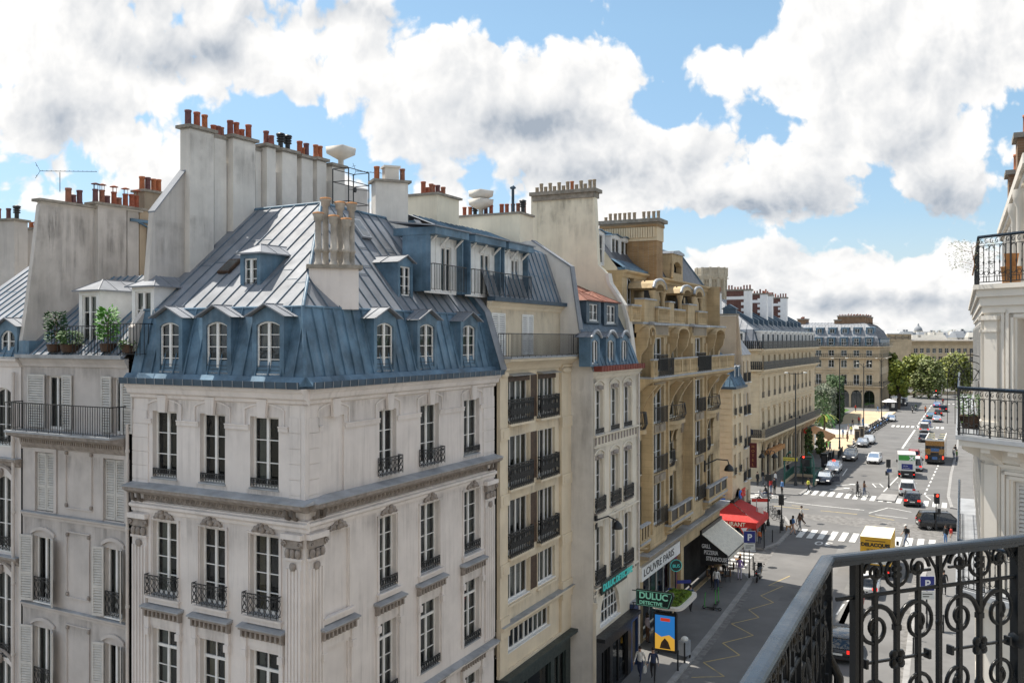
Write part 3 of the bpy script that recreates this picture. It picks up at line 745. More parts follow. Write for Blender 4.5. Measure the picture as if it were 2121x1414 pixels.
b = MB(None, 'plaster_rose'); p0 = FK((-.11, .05, 0)); p1 = FA((.11, .05, 0))
b.prism([(p0[0], p0[1]), (K0[0] + .015, K0[1] - .075), (p1[0], p1[1]), FA((.11, -.02, 0))[:2], FK((-.11, -.02, 0))[:2]], zq, zg - .5, 'z')
b.build('corner_moulding', A)
for fr, wins, sgn in ((FK, wk1, -1), (FA, wa1, 1)):
 for i, (p, q) in enumerate(wins):
  window(A, fr, p, q, z1b, z1t, -.17, 3, curtain=[0, 1, 0][i], sill=2)
  window(A, fr, p, q, z2b, z2t, -.17, 4, curtain=[1, 0, 0][i] if sgn < 0 else 1, sill=2)
  window(A, fr, p, q, z3b, z3t, -.17, 3, trans=z3t - .62, sill=2, curtain=1)
  window(A, fr, p, q, z4b, z4t, -.17, 3, trans=z4t - .62, sill=2)
  window(A, fr, p, q, z5b, z5t, -.17, 3, sill=2)
  if sgn < 0:
   railing(A, fr, p + .02, q - .02, z1b + .05, .24, .0, 'low', .055, r=.011, top=.022)
   railing(A, fr, p - .12, q + .12, z2b, .66, .22, 'scroll', .11, .2, r=.012)
  else:
   if i < 2: railing(A, fr, p - .10, q + .10, z1b - .02, .60, .20, 'scroll', .12, .18, r=.013)
   else: railing(A, fr, p, q, z1b + .05, .26, .02, 'low', .055, r=.011)
   railing(A, fr, p, q, z2b + .05, .34, .05, 'low', .07, r=.014, top=.02)
   railing(A, fr, p, q, z3b + .05, .30, .05, 'low', .07, r=.014, top=.02)
zb = 18.98; lean = .50; g0 = .30
ap = Vector(FA((5.37 * .98, -3.7, 0))); ap_l = 5.37      # hip apex
zr = 22.98
def kc(ok, oa, z):
 """corner point set back by ok behind the side front and oa behind the street front"""
 d1, d2 = Vector((FK.dx, FK.dy)), Vector((FA.dx, FA.dy)); n1, n2 = Vector((FK.ox, FK.oy)), Vector((FA.ox, FA.oy))
 a1, a2 = Vector(K0) - n1 * ok, Vector(K0) - n2 * oa
 det = d1.x * (-d2.y) + d1.y * d2.x; r = a2 - a1; t = (r.x * (-d2.y) + r.y * d2.x) / det
 p = a1 + d1 * t; return (p.x, p.y, z)
cb, ct = kc(-.10, -.10, zg + .06), kc(lean, lean, zb)
bL, tL = FK((-LK - .05, .10, zg + .06)), FK((-LK - .05, -lean, zb)); bR, tR = FA((LA, .10, zg + .06)), FA((LA, -lean, zb))
b = MB(None, 'zinc_sky_tint')
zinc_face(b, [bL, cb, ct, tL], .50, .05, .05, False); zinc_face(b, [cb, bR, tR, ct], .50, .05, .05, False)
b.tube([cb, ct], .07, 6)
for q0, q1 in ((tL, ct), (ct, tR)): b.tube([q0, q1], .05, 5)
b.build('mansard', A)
def gut(fr, s0, s1):
 b = MB(fr, 'zinc_dark'); b.prism([(.08, zg), (.44, zg + .0), (.46, zg + .20), (.40, zg + .20), (.38, zg + .05), (.08, zg + .05)], s0, s1, 's')
 k = int((s1 - s0) / .42)
 b.use('lead_ledge')
 for i in range(k + 1): x = s0 + (s1 - s0) * i / k; b.rod((x, .462, zg), (x, .472, zg + .20), .010)
 b.use('zinc_sky_tint'); b.prism([(.05, zg + .06), (.40, zg + .07), (.16, zg + .34), (.05, zg + .34)], s0, s1 - (.1 if fr is FA else 0), 's')
 b.build('gutter', A)
gut(FK, -LK - .1, .12); gut(FA, -.12, LA + .1)
hip = kc(5.37, 3.75, zr); rF = FA((LA, -3.75, zr - .1));
sL = FK((-LK, -5.3, zr - .04));
b = MB(None, 'zinc')
zinc_face(b, [tL, ct, hip, sL], .60, seam='zinc_seam'); zinc_face(b, [ct, tR, rF, hip], .60, seam='zinc_seam')
b.use('zinc_sky_tint'); b.tube([ct, hip], .06, 5); b.tube([hip, rF], .07, 5); b.tube([hip, sL], .07, 5)
back1, back2 = FA((LA, -10, zr - 2.2)), FK((-LK, -13.5, zr - .3))
b.use('zinc'); b.poly(hip, rF, back1, back2, sL)
b.build('roof', A)
b = MB(FA, 'zinc_sky_tint')
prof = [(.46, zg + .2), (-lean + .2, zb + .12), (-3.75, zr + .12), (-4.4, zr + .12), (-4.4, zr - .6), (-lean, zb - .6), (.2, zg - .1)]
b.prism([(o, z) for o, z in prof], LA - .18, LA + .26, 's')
b.use('zinc');
for (o0, z0), (o1, z1) in ((prof[0], prof[1]), (prof[1], prof[2])): b.hexa([(LA - .24, o0, z0 + .0), (LA + .3, o0, z0), (LA + .3, o1, z1), (LA - .24, o1, z1), (LA - .24, o0, z0 + .04), (LA + .3, o0, z0 + .04), (LA + .3, o1, z1 + .04), (LA - .24, o1, z1 + .04)])
b.build('parapet', A)
md = [(FK, FK.s(332), FK.s(371)), (FK, FK.s(428), FK.s(471)), (FK, FK.s(532), FK.s(580)), (FA, FA.s(780), FA.s(814)), (FA, FA.s(869), FA.s(899)), (FA, FA.s(958), FA.s(984))]
for i, (fr, p, q) in enumerate(md):
 dormer(A, fr, p, q, zg + .42, FK.zz(449, 665) - .02, .02, .55, .36, .12, 4, curtain=[0, 1, 1, 0, 1, 0][i], cheek=.17, over=.17)
wk = .95 + lean
dormer(A, FK, FK.s(505, -wk), FK.s(532, -wk), FK.zz(518, 600, -wk), FK.zz(518, 535, -wk), -wk, 1.9, .34, 0, 3, hip=True, cheek=.16, over=.12, curtain=1)
wa = .45 + lean
dormer(A, FA, FA.s(829, -wa), FA.s(851, -wa), FA.zz(840, 614, -wa), FA.zz(840, 552, -wa), -wa, 1.9, .25, 0, 3, cheek=.14, over=.1, curtain=1)
def skylight(fr, s, o, z, w, l, tilt, m):
 b = MB(None, m); e = Vector((fr.dx, fr.dy, 0)); up = Vector((-fr.ox * cos(tilt), -fr.oy * cos(tilt), sin(tilt))); nn = e.cross(up); P = Vector(fr((s, o, z)))
 if nn.z < 0: nn = -nn
 c = [P + nn * .03, P + e * w + nn * .03, P + e * w + up * l + nn * .03, P + up * l + nn * .03]
 b.hexa([tuple(v) for v in c] + [tuple(v + nn * .09) for v in c])
 k = b.build('skylight', A)
 g = MB(None, 'pane_bright'); g.poly(*[tuple(P + e * x + up * y + nn * .125) for x, y in ((.07, .07), (w - .07, .07), (w - .07, l - .07), (.07, l - .07))]); g.build('pane', k)
sl_k = (zr - zb) / (5.37 - lean); sl_a = (zr - zb) / (3.75 - lean)
skylight(FK, FK.s(452, -2.0), -2.0, zb + (2.0 - lean) * sl_k, .55, .75, math.atan(sl_k), 'dark_brown')
skylight(FA, FA.s(748, -2.75), -2.75, zb + (2.75 - lean) * sl_a, .62, .95, math.atan(sl_a), 'lead_ledge')
x, y, _ = at(691, 600, 29.3); FX = Fr(x, y, .97, .24); s0, s1 = FX.s(640), FX.s(743); zt_ = FX.zz(690, 556)
b = MB(FX, 'plaster_rose'); b.box(s0, s1, -.8, 0, zb - .03, zt_); b.use('slab_stone'); b.box(s0 - .08, s1 + .13, -.9, .10, zt_, zt_ + .12); b.use('zinc_sky_tint'); b.box(s0 - .13, s0 - .01, -.3, .04, zb - .3, zb + .35)
ch = b.build('chimney', A)
for i, (u, vt, oo) in enumerate([(659, 440, -.2), (674, 410, -.55), (691, 446, -.2), (704, 418, -.55), (717, 452, -.2), (728, 420, -.55)]):
 s = FX.s(u, oo); h = FX.zz(u, vt, oo) - zt_ - .12
 b = MB(FX, 'flue_concrete'); b.lathe((s, oo, zt_ + .12), [(.15, 0), (.13, .08), (.105, .12), (.105, .42), (.135, .44), (.135, .52), (.105, .56), (.10, h - .28), (.15, h - .25), (.15, h - .12), (.18, h - .10), (.18, h - .05)], 9)
 b.use('rust'); b.lathe((s, oo, zt_ + .12 + h - .05), [(.20, 0), (.17, .05), (.02, .08)], 9); b.build('chimney_pot', ch)
x, y = FK((-LK, 0, 0))[:2]; FS = Fr(x, y, .4867, .8736); fs_ = lambda u, v, o=0: FS.sz(u, v, o)
x, y = FK((-LK, 0, 0))[:2]
prof = [(0.02, 17.6), (.02, 18.4), fs_(303, 640), fs_(318, 440), fs_(385, 352), (fs_(385, 352)[0] + .02, 24.9), (12.6, 25.2), (12.6, 17.6)]
b = MB(FS, 'chimney_grey'); b.prism(prof[:4] + [prof[4], (prof[4][0] + .02, 24.5), (12.6, 24.8), (12.6, 17.6)], -.24, .0, 'o')  # tan grey wall behind the piers, darkened to paint in recess shade
b.use('zinc');
(p0, q0), (p1, q1) = fs_(318, 440), fs_(385, 352)
b.hexa([(p0, -.28, q0), (p1, -.28, q1), (p1, .06, q1), (p0, .06, q0), (p0, -.28, q0 + .06), (p1, -.28, q1 + .06), (p1, .06, q1 + .06), (p0, .06, q0 + .06)])
b.use('soot_stain');
pw = b.build('party_wall', A)
zt0 = 25.35
for u0, u1, pr, vt, pots in [(393, 443, .26, 270, [POT_TALL, POT_TALL, POT]), (444, 469, .05, 286, [POT_SHORT, POT_SHORT, POT_SHORT]), (483, 529, .30, 290, [POT_TALL, POT, POT_SHORT, POT_TALL]), (530, 541, .04, 312, []), (553, 571, .30, 305, [POT]), (585, 615, .30, 316, [COWL, COWL]), (625, 648, .28, 328, [POT_TALL, POT_SHORT, POT_TALL]), (657, 676, .26, 333, [POT, POT]), (688, 714, .30, 346, [])]:
 s0, s1 = FS.s(u0, pr), FS.s(u1, pr); zt_ = FS.zz((u0 + u1) / 2, vt, pr)
 zlow = zb + max(0, (s0 - .5) * sl_k * .95) - .6
 zlow = min(zlow, zr - .5)
 b = MB(FS, 'chimney_plaster'); b.box(s0, s1, -.22, pr, max(zlow, 18.6), zt_); c_ = b.build('flue_pier', pw)
 chimney(pw, FS, s0, s1, -.24, pr, zt_ - .05, zt_, pots, slab=.11, over=.11 if pr > .1 else .02)
p = FS((FS.s(706), 0, 0)); put(HOOD, 'flue_hood', pw, (p[0], p[1], FS.zz(706, 346)), .3)
o_ = -4.0; s0, s1 = FA.s(778, o_), FA.s(842, o_); zt_ = FA.zz(806, 383, o_)
ch = chimney(A, FA.turn(s0, o_, -42), 0, 1.36, -.75, 0, zr - 1.6, zt_, [POT_TALL, None, None, POT_TALL, POT], over=.12)
b = MB(FA.turn(s0, o_, -42), 'stone_white'); b.box(.42, 1.0, -.6, -.1, zt_ + .10, zt_ + .62); b.box(.36, 1.06, -.66, -.04, zt_ + .62, zt_ + .70); b.build('ventilation_box', ch)
rk = MB(FA.off(0, -5.3, 0), 'iron'); s0, s1 = FA.s(722, -5.3), FA.s(764, -5.3); z0, z1 = FA.zz(740, 425, -5.3), FA.zz(740, 352, -5.3)
for s in (s0, s1):
 for oo in (-.8, 0): rk.rod((s, oo, z0 - .4), (s, oo, z1), .025)
for z in (z0 + .1, z1, (z0 + z1) / 2 + .2):
 for oo in (-.8, 0): rk.rod((s0, oo, z), (s1, oo, z), .02)
 for s in (s0, s1): rk.rod((s, -.8, z), (s, 0, z), .02)
rk.ball(((s0 + s1) / 2, -.2, z1 - .8), (.13, .05, .13)); rk.rod((s0, 0, z1 - .9), (s1, 0, z1 - .75), .015)
lone(rk, 'aerial_rack', 'black steel frame of aerials standing behind the sky-tinted roof ridge', 'rack')
antenna('thin comb aerial above the black roof frame', FA((FA.s(764, -5.3), -5.3, z1 - .5)), .75, 12, 1.9, .5)
downpipe(A, FK.off(-LK - .14, .02), 0, .08, 0, FK.zz(273, 878), .06, bend=.0)
for fr, s0, s1, wins in ((FK, -LK, 0, wk1), (FA, 0, LA, wa1)):
 stain(A, fr, s0 + .1, s1 - .1, z_led_b - 1.3, z_led_b - .05, .052); stain(A, fr, s0 + .1, s1 - .1, zg - 1.5, zg - .47); stain(A, fr, s0 + .1, s1 - .1, z3b - 1.6, z3b - .78)
 for p, q in wins: stain(A, fr, p - .15, q + .15, z1b - .7, z1b - .05); stain(A, fr, p - .2, q + .2, z2b - .75, z2b - .3); stain(A, fr, p - .4, q + .4, z3t - .5, z3t + .62, .05)
s0 = FS.s(393, .26)
stain(pw, FS, .9, 2.3, 19.6, 22.1, .01); stain(pw, FS, FS.s(393, .26), FS.s(440, .26), 20.2, 22.4, .268); stain(pw, FS, s0, FS.s(443, .26), 23.2, 25.4, .266); stain(pw, FS, FS.s(483, .3), FS.s(529, .3), 22.5, 25.2, .306)
sE0, sE1 = FK.s(46), -LK - .22
G = thing('shuttered_house', 'grey plaster house with white louvred shutters and one long iron balcony', 'house', FK((sE0, 0, 0)))
zG = FK.zz(270, 744); zGb = FK.zz(270, 905)
t1 = [(FK.s(95), FK.s(131)), (FK.s(233), FK.s(255))]; t2 = [(FK.s(75), FK.s(112)), (FK.s(216), FK.s(258))]; t3 = [(FK.s(71), FK.s(108)), (FK.s(218), FK.s(252))]
zA = (zGb + .06, FK.zz(100, 778)); zB = (FK.zz(90, 1058), FK.zz(90, 937)); zC = (FK.zz(90, 1246), FK.zz(90, 1112)); dz = zB[0] - zC[0]
ops = [(p, q, *zA) for p, q in t1] + [(p, q, *zB) for p, q in t2]
low = []
for k in range(4): low += [(p, q, zC[0] - dz * k, zC[1] - dz * k) for p, q in t3]
ops += [q for q in low if q[2] > .3]
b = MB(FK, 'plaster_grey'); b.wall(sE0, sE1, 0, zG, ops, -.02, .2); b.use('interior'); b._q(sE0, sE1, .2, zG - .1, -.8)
b.use('plaster_grey'); b.poly((sE0, -.02, 0), (sE0, -10, 0), (sE0, -10, zG), (sE0, -.02, zG)); b.poly((sE0, -10, 0), (sE1, -10, 0), (sE1, -10, zG), (sE0, -10, zG))
b.build('wall', G)
for z_, pr in ((zG, [(.16, 0), (.16, -.07), (.06, -.2), (.03, -.3)]), (FK.zz(49, 1056), [(.10, 0), (.10, -.06), (.04, -.12), (.02, -.2)]), (FK.zz(49, 1243), [(.10, 0), (.10, -.06), (.04, -.12), (.02, -.2)]), (FK.zz(49, 1243) - dz, [(.10, 0), (.10, -.06), (.04, -.2)])):
 b = MB(FK, 'plaster_grey'); cornice(b, sE0 + .05, sE1, z_, pr); b.use('lead_ledge'); b.prism([(-.01, z_ + .03), (pr[0][0] + .02, z_ + .004), (pr[0][0] + .02, z_ - .01), (-.01, z_ - .01)], sE0 + .05, sE1, 's'); b.build('cornice', G)
b = MB(FK, 'lead_ledge'); b.box(sE0 + .03, sE1 - .02, -.02, .72, zGb - .05, zGb + .02); b.use('moulding_grime'); cornice(b, sE0 + .05, sE1 - .04, zGb - .05, [(.66, 0), (.66, -.10), (.40, -.18), (.16, -.26), (.12, -.46), (.02, -.6)])
n = 46
for i in range(n): s = sE0 + .2 + (sE1 - sE0 - .4) * i / (n - 1); b.box(s - .03, s + .03, .1, .19, zGb - .44, zGb - .30)
b.build('balcony', G)
railing(G, FK, sE0 + .05, sE1 - .05, zGb + .02, 1.0, .68, 'bars', .125, .66, 'balcony_railing', r=.011, top=.024)
for (p, q), (la, lb), (ra, rb) in zip(t1, ((FK.s(60), FK.s(95)), (FK.s(212), FK.s(233))), ((FK.s(131), FK.s(151)), (FK.s(255), FK.s(277)))):
 window(G, FK, p, q, zA[0], zA[1], -.14, 1, curtain=1, sill=False); shutter(G, FK, la, lb, zA[0] + .06, zA[1] + .05, .03); shutter(G, FK, ra, rb, zA[0] + .06, zA[1] + .05, .03)
for p, q in t2:
 m = (p + q) / 2; shutter(G, FK, p + .01, m - .01, zB[0] + .03, zB[1] - .02, -.09); shutter(G, FK, m + .01, q - .01, zB[0] + .03, zB[1] - .02, -.09)
 b = MB(FK, 'plaster_grey'); b.box(p - .16, p - .02, 0, .04, zB[0], zB[1] + .16); b.box(q + .02, q + .16, 0, .04, zB[0], zB[1] + .16); b.box(p - .02, q + .02, 0, .04, zB[1] + .02, zB[1] + .16); b.build('window_surround', G)
for k in range(4):
 for i, (p, q) in enumerate(t3):
  zb_, zt_ = zC[0] - dz * k, zC[1] - dz * k
  if zb_ < .3: continue
  window(G, FK, p, q, zb_, zt_, -.14, 1, curtain=(i + k) % 2, sill=True)
  w = (q - p) * .56
  shutter(G, FK, p - w - .02, p - .02, zb_, zt_ + .04, .03, ang=14, hinge='R'); shutter(G, FK, q + .02, q + .02 + w * .9, zb_, zt_ + .04, .03, ang=[30, 38][i], hinge='L')
  railing(G, FK, p + .02, q - .02, zb_ + .02, .85, .02, 'scroll', .10, r=.014)
  h = MB(FK, 'plaster_grey'); m = (p + q) / 2; R = (q - p) / 2 + .16
  arc = [(m + R * t, zt_ + .06 + .20 * (1 - t * t)) for t in [j / 4 - 1 for j in range(9)]]
  for j in range(8): (xa, za), (xb, zb2) = arc[j], arc[j + 1]; h.hexa([(xa, 0, za), (xb, 0, zb2), (xb, .06, zb2), (xa, .06, za), (xa, 0, za + .12), (xb, 0, zb2 + .12), (xb, .06, zb2 + .12), (xa, .06, za + .12)])
  h.build('hood_mould', G)
for u0, u1, za, zb_ in ((136, 191, FK.zz(160, 932), FK.zz(160, 1055)), (138, 186, FK.zz(160, 1102), FK.zz(160, 1240)), (138, 186, FK.zz(160, 1102) - dz, FK.zz(160, 1240) - dz)):
 p, q = FK.s(u0), FK.s(u1); b = MB(FK, 'plaster_grey')
 for x0, x1, z0, z1 in ((p, q, za - .04, za), (p, q, zb_, zb_ + .04), (p, p + .04, zb_ + .22, za - .22), (q - .04, q, zb_ + .22, za - .22)): b.box(x0, x1, -.02, .035, z0, z1)
 b.use('moulding_grime')
 for x in (p + .05, q - .05):
  for z in (za - .12, zb_ + .12): b.ball((x, .02, z), (.08, .05, .09), 6, 4)
 b.build('wall_panel', G)
b = MB(FK, 'zinc'); sl = .82
zinc_face(b, [(sE0, .18, zG + .05), (sE1, .18, zG + .05), (sE1, -3.6, zG + .05 + 3.78 * sl), (sE0, -3.6, zG + .05 + 3.78 * sl)], .42, seam='zinc_sky_tint')
b.poly((sE0, -3.6, zG + 3.1), (sE1, -3.6, zG + 3.1), (sE1, -10, zG), (sE0, -10, zG)); b.build('roof', G)
b = MB(FK, 'lead_ledge'); b.prism([(.10, zG), (.30, zG), (.32, zG + .13), (.27, zG + .13), (.25, zG + .03), (.10, zG + .03)], sE0, sE1, 's'); b.use('zinc_sky_tint'); b.box(sE0 - .05, sE0 + .55, -.5, .1, zG + .04, zG + .62); b.build('gutter', G)
for u0, u1, vt in ((170, 199, 612), (280, 312, 604)):
 oF = -.45; p, q = FK.s(u0, oF), FK.s(u1, oF)
 dormer(G, FK, p, q, zG + .45, FK.zz(u0, vt, oF), oF, 1.9, .42, 0, 3, face='white_paint', cheek=.17, over=.16, hip=True, curtain=3, bars=False)
for u0, u1, vt in ((107, 202, 676), (216, 290, 671)):
 o_ = .12; p, q = FK.s(u0, o_), FK.s(u1, o_)
 railing(G, FK, p, q, zG + .12, FK.zz(u0, vt, o_) - zG - .12, o_, 'bars', .17, .5, 'terrace_railing', r=.012, top=.02)
def leafy(name, label, pos, h, w, n, mat, group, stem=True, leaf=.10, cat='plant', pot='dark_brown', seed=1, bushy=.25):
 r = random.Random(seed); t = thing(name, label, cat, pos, group, world=False)
 if pot:
  b = MB(None, pot); b.lathe((0, 0, 0), [(w * .40, 0), (w * .5, .26), (w * .54, .28), (w * .45, .28), (w * .42, .22)], 10); b.build('pot', t)
 if stem:
  b = MB(None, 'wood'); b.tube([(0, 0, .1), (w * .05, 0, h * .4), (0, w * .05, h * .85)], [.021 * h, .014 * h, .006 * h], 5)
  for k in range(6): z = h * (.3 + .1 * k); a = k * 2.2; b.tube([(0, 0, z), (w * .3 * cos(a), w * .3 * sin(a), z + h * .1)], [.008 * h, .004 * h], 4)
  b.build('stem', t)
 b = MB(None, mat)
 for k in range(n):
  z = h * (bushy + (1 - bushy) * r.random() ** .8); a = r.uniform(0, 2 * pi); rad = w * .5 * sqrt(r.random()) * (1.15 - .6 * abs(z / h - .62))
  c = Vector((rad * cos(a), rad * sin(a), z)); d = Vector((cos(a) + r.uniform(-.7, .7), sin(a) + r.uniform(-.7, .7), r.uniform(-.5, .7))).normalized(); s = d.orthogonal().normalized() * leaf * .22; L = leaf * r.uniform(.7, 1.4)
  b.add([tuple(c), tuple(c + d * L * .5 + s), tuple(c + d * L), tuple(c + d * L * .5 - s)], [(0, 1, 2, 3)])
 b.build('foliage', t); return t
mat('leaf_bright', (.075, .23, .035), .6, .35, 6); mat('leaf_dark', (.022, .075, .02), .6, .35, 6); mat('leaf_mid', (.06, .13, .03), .65, .35, 5)
leafy('balcony_plant', 'dark green shrub in a pot behind the roof terrace railing, beside the party wall', FK((FK.s(118, -.1), -.05, zG + .22)), 1.42, .62, 520, 'leaf_dark', 'terrace plants', seed=3, leaf=.13)
leafy('balcony_plant', 'bright green bamboo like plant rising above the roof terrace railing between two dormers', FK((FK.s(226, -.1), -.05, zG + .25)), 1.5, .55, 420, 'leaf_bright', 'terrace plants', seed=4, leaf=.17)
leafy('balcony_plant', 'low bushy plant at the foot of the dark shrub on the roof terrace', FK((FK.s(150, -.1), -.02, zG + .22)), .75, .7, 420, 'leaf_mid', 'terrace plants', seed=5, stem=False, leaf=.11)
leafy('balcony_plant', 'small low plant trailing in the terrace corner under the second dormer', FK((FK.s(270, -.1), -.02, zG + .22)), .42, .5, 200, 'leaf_mid', 'terrace plants', seed=6, stem=False)
x, y = FK((sE0 + .02, 0, 0))[:2]; F2 = Fr(x, y, .4867, .8736); f2 = lambda u, v, o=0: F2.sz(u, v, o)
e = F2.s(84); zt2 = F2.zz(84, 417)
b = MB(F2, 'chimney_grey'); b.prism([(.0, 14), f2(46, 706), f2(56, 640), f2(66, 560), f2(82, 425), (e + .05, zt2), (F2.s(302), zt2), (F2.s(302), 14)], -.2, 0, 'o')
pw2 = b.build('party_wall', G)
b = MB(F2, 'soot_stain');
pts = [f2(46, 706), f2(56, 640), f2(66, 560), f2(82, 425)]
chimney(pw2, F2, e, F2.s(200), -.2, .04, zt2 - .05, zt2, [None, None, POT_TALL, POT, None], slab=.10, over=.14)
s0, s1 = F2.s(203, .22), F2.s(262, .22)
b = MB(F2, 'chimney_grey'); b.box(s0, s1, -.18, .22, 15, zt2 + .15); c_ = b.build('flue_pier', pw2); chimney(pw2, F2, s0 - .1, F2.s(288), -.2, .26, zt2 + .10, zt2 + .15, [POT_HAT, POT_HAT, POT_SHORT, POT_HAT, POT_SHORT, POT_HAT, POT, POT_HAT], slab=.1, over=.12)
s0, s1 = F2.s(264, .12), F2.s(287, .12); b = MB(F2, 'chimney_grey'); b.box(s0, s1, -.4, .12, 15, zt2 + .1); b.build('flue_pier', pw2)
s0, s1 = F2.s(291, .1), F2.s(345, .1)
b = MB(F2, 'wall_tan'); b.box(s0, s1 + 1, -.6, .05, 14, zt2 + .2); b.build('flue_pier', pw2)
chimney(pw2, F2, s0 + .2, s1, -.55, .1, zt2 + .2, F2.zz(320, 400, .1), [POT_TALL, POT_TALL, POT, POT_TALL], mat='stone_dark')
b = MB(F2, 'zinc_sky_tint'); s = F2.s(307, .12); b.tube([(s, .14, 14.5), (s, .14, zt2 - .5), (s - .5, .14, zt2 - .3)], .06, 6); b.box(s - .9, s + 1.2, .06, .2, zt2 - .32, zt2 - .2); b.build('downpipe', pw2)
antenna('thin comb aerial on the far left chimney wall', F2((F2.s(131), -.2, zt2 + .5)), .35, 13, 2.0, .75)
b = MB(F2, 'soot_heavy'); P_ = [f2(46, 706), f2(56, 640), f2(66, 560), f2(82, 425)]; b.strip([(x, .008, z) for x, z in P_], [(x + .75, .008, z) for x, z in P_]); b.build('stain', pw2)
stain(pw2, F2, e + .3, F2.s(198), 16.5, zt2 - .1, .008); stain(pw2, F2, F2.s(205, .22), F2.s(262, .22), 17, zt2 + .05, .226)
for z_ in (FK.zz(49, 1056), FK.zz(49, 1243), FK.zz(49, 1243) - dz, zG, zGb - .6): stain(G, FK, sE0 + .1, sE1 - .1, z_ - 1.2, z_ - .18, .002)
Hs = thing('arched_window_house', 'pale house cut by the left picture edge with arched window heads', 'house', FK((sE0 - 1, 0, 0)))
a0, a1 = FK.s(-140), sE0
wE = [(FK.s(-12), FK.s(24)), (FK.s(-95), FK.s(-55))]; rE = [(FK.zz(20, 922), FK.zz(20, 803)), (FK.zz(20, 1140), FK.zz(20, 985)), (FK.zz(20, 1362), FK.zz(20, 1185)), (FK.zz(20, 1362) - 3.3, FK.zz(20, 1185) - 3.3)]
zH = FK.zz(30, 742)
b = MB(FK, 'plaster_rose'); b.wall(a0, a1 - .02, 0, zH, [(p, q, *r) for p, q in wE for r in rE], .03, .2); b.use('interior'); b._q(a0, a1, 0.2, zH - .1, -.8)
b.use('plaster_rose');
for p, q in wE:
 for r in rE: b.archfill(p, q, r[1], .16, .03, .2)
b.build('wall', Hs)
for p, q in wE:
 for i, r in enumerate(rE):
  window(Hs, FK, p, q, r[0], r[1], -.12, 3, 1, .16, curtain=1); railing(Hs, FK, p, q, r[0] + .02, .5 if i else .28, .08, 'scroll' if i else 'low', .10, r=.013)
  if i:
   h = MB(FK, 'moulding_grime'); m = (p + q) / 2
   h.tube([(m + .75 * t, .10, r[1] + .42 - .30 * t * t) for t in [j / 5 - 1 for j in range(11)]], .07, 5); h.ball((m, .1, r[1] + .1), (.13, .1, .2), 6, 5); h.build('pediment', Hs)
for z_ in (zH, FK.zz(20, 948), FK.zz(20, 1150)):
 b = MB(FK, 'moulding_grime' if z_ != zH else 'plaster_rose'); cornice(b, a0, a1 - .02, z_, [(.22, 0), (.22, -.08), (.12, -.16), (.06, -.3)], .03); b.use('lead_ledge'); b.box(a0, a1 - .02, 0, .27, z_, z_ + .03); b.build('cornice', Hs)
b = MB(FK, 'zinc_sky_tint'); zinc_face(b, [(a0, .1, zH + .05), (a1, .1, zH + .05), (a1, -.35, zH + 1.15), (a0, -.35, zH + 1.15)], .5); b.use('zinc'); zinc_face(b, [(a0, -.35, zH + 1.15), (a1, -.35, zH + 1.15), (a1, -4.2, zH + 4.0), (a0, -4.2, zH + 4.0)], .5, seam='zinc_sky_tint')
b.use('zinc_sky_tint')
for k in range(7): z = zH + 1.9 + k * .3; o = -.35 - (z - zH - 1.15) / .74; b.box(a1 - .75, a1 - .25, o - .12, o + .06, z + .05, z + .12)
b.build('roof', Hs)
dormer(Hs, FK, FK.s(3), FK.s(33), zH + .2, FK.zz(18, 684), .05, .5, .3, .25, 2, cheek=.14, over=.12, bars=False); dormer(Hs, FK, FK.s(-70), FK.s(-40), zH + .2, FK.zz(18, 684), .05, .5, .3, .25, 2, cheek=.14, over=.12, bars=False)
downpipe(Hs, FK, FK.s(36), .16, 0, FK.zz(36, 770), .065)
chimney(Hs, Fr(*FK((FK.s(-60, -5), -5.0, 0))[:2], .96, -.28), 0, 2.55, -.8, 0, zH, FK.zz(20, 452, -5), [POT, None, POT, POT, COWL], mat='chimney_grey')
chimney(Hs, Fr(*FK((FK.s(40, -7), -7.0, 0))[:2], .96, -.28), 0, 1.3, -.8, 0, zH, FK.zz(60, 475, -7), [POT_SHORT, POT], mat='chimney_grey')
sB0, sB1 = LA + .27, FA.s(1178)
B = thing('cream_apartment_house', 'cream apartment house with two columns of black iron balconies and dark shopfront', 'building', FA((sB0, 0, 0)))
c1, c2 = (FA.s(1049), FA.s(1095)), (FA.s(1113), FA.s(1149)); ur = 1072
rB = [(FA.zz(ur, b_), FA.zz(ur, t_)) for t_, b_ in ((778, 868), (900, 1000), (1031, 1138), (1166, 1236))]
zBal = FA.zz(1095, 739, .5); zcor = FA.zz(1053, 1285); mz = (FA.zz(1036, 1362), FA.zz(1036, 1310)); zshop = FA.zz(1036, 1397)
ops = [(p, q, *r) for p, q in (c1, c2) for r in rB] + [(FA.s(1036), FA.s(1138), *mz)]
b = MB(FA, 'plaster_cream'); b.wall(sB0, sB1, zshop, zBal, ops, .0, .22); b.use('interior'); b._q(sB0, sB1, .2, zBal - .1, -.8)
b.use('plaster_cream'); b.poly((sB1, 0, 0), (sB1, -10, 0), (sB1, -10, zBal), (sB1, 0, zBal)); b.poly((sB0, -10, 0), (sB1, -10, 0), (sB1, -10, 22), (sB0, -10, 22))
za = FA.zz(1070, 628, -.45); aw = [(FA.s(1017, -.45), FA.s(1045, -.45)), (FA.s(1080, -.45), FA.s(1103, -.45))]
b.wall(sB0, sB1, zBal, za, [(p, q, zBal + .05, FA.zz(1030, 648, -.45)) for p, q in aw], -.45, .2); b.build('wall', B)
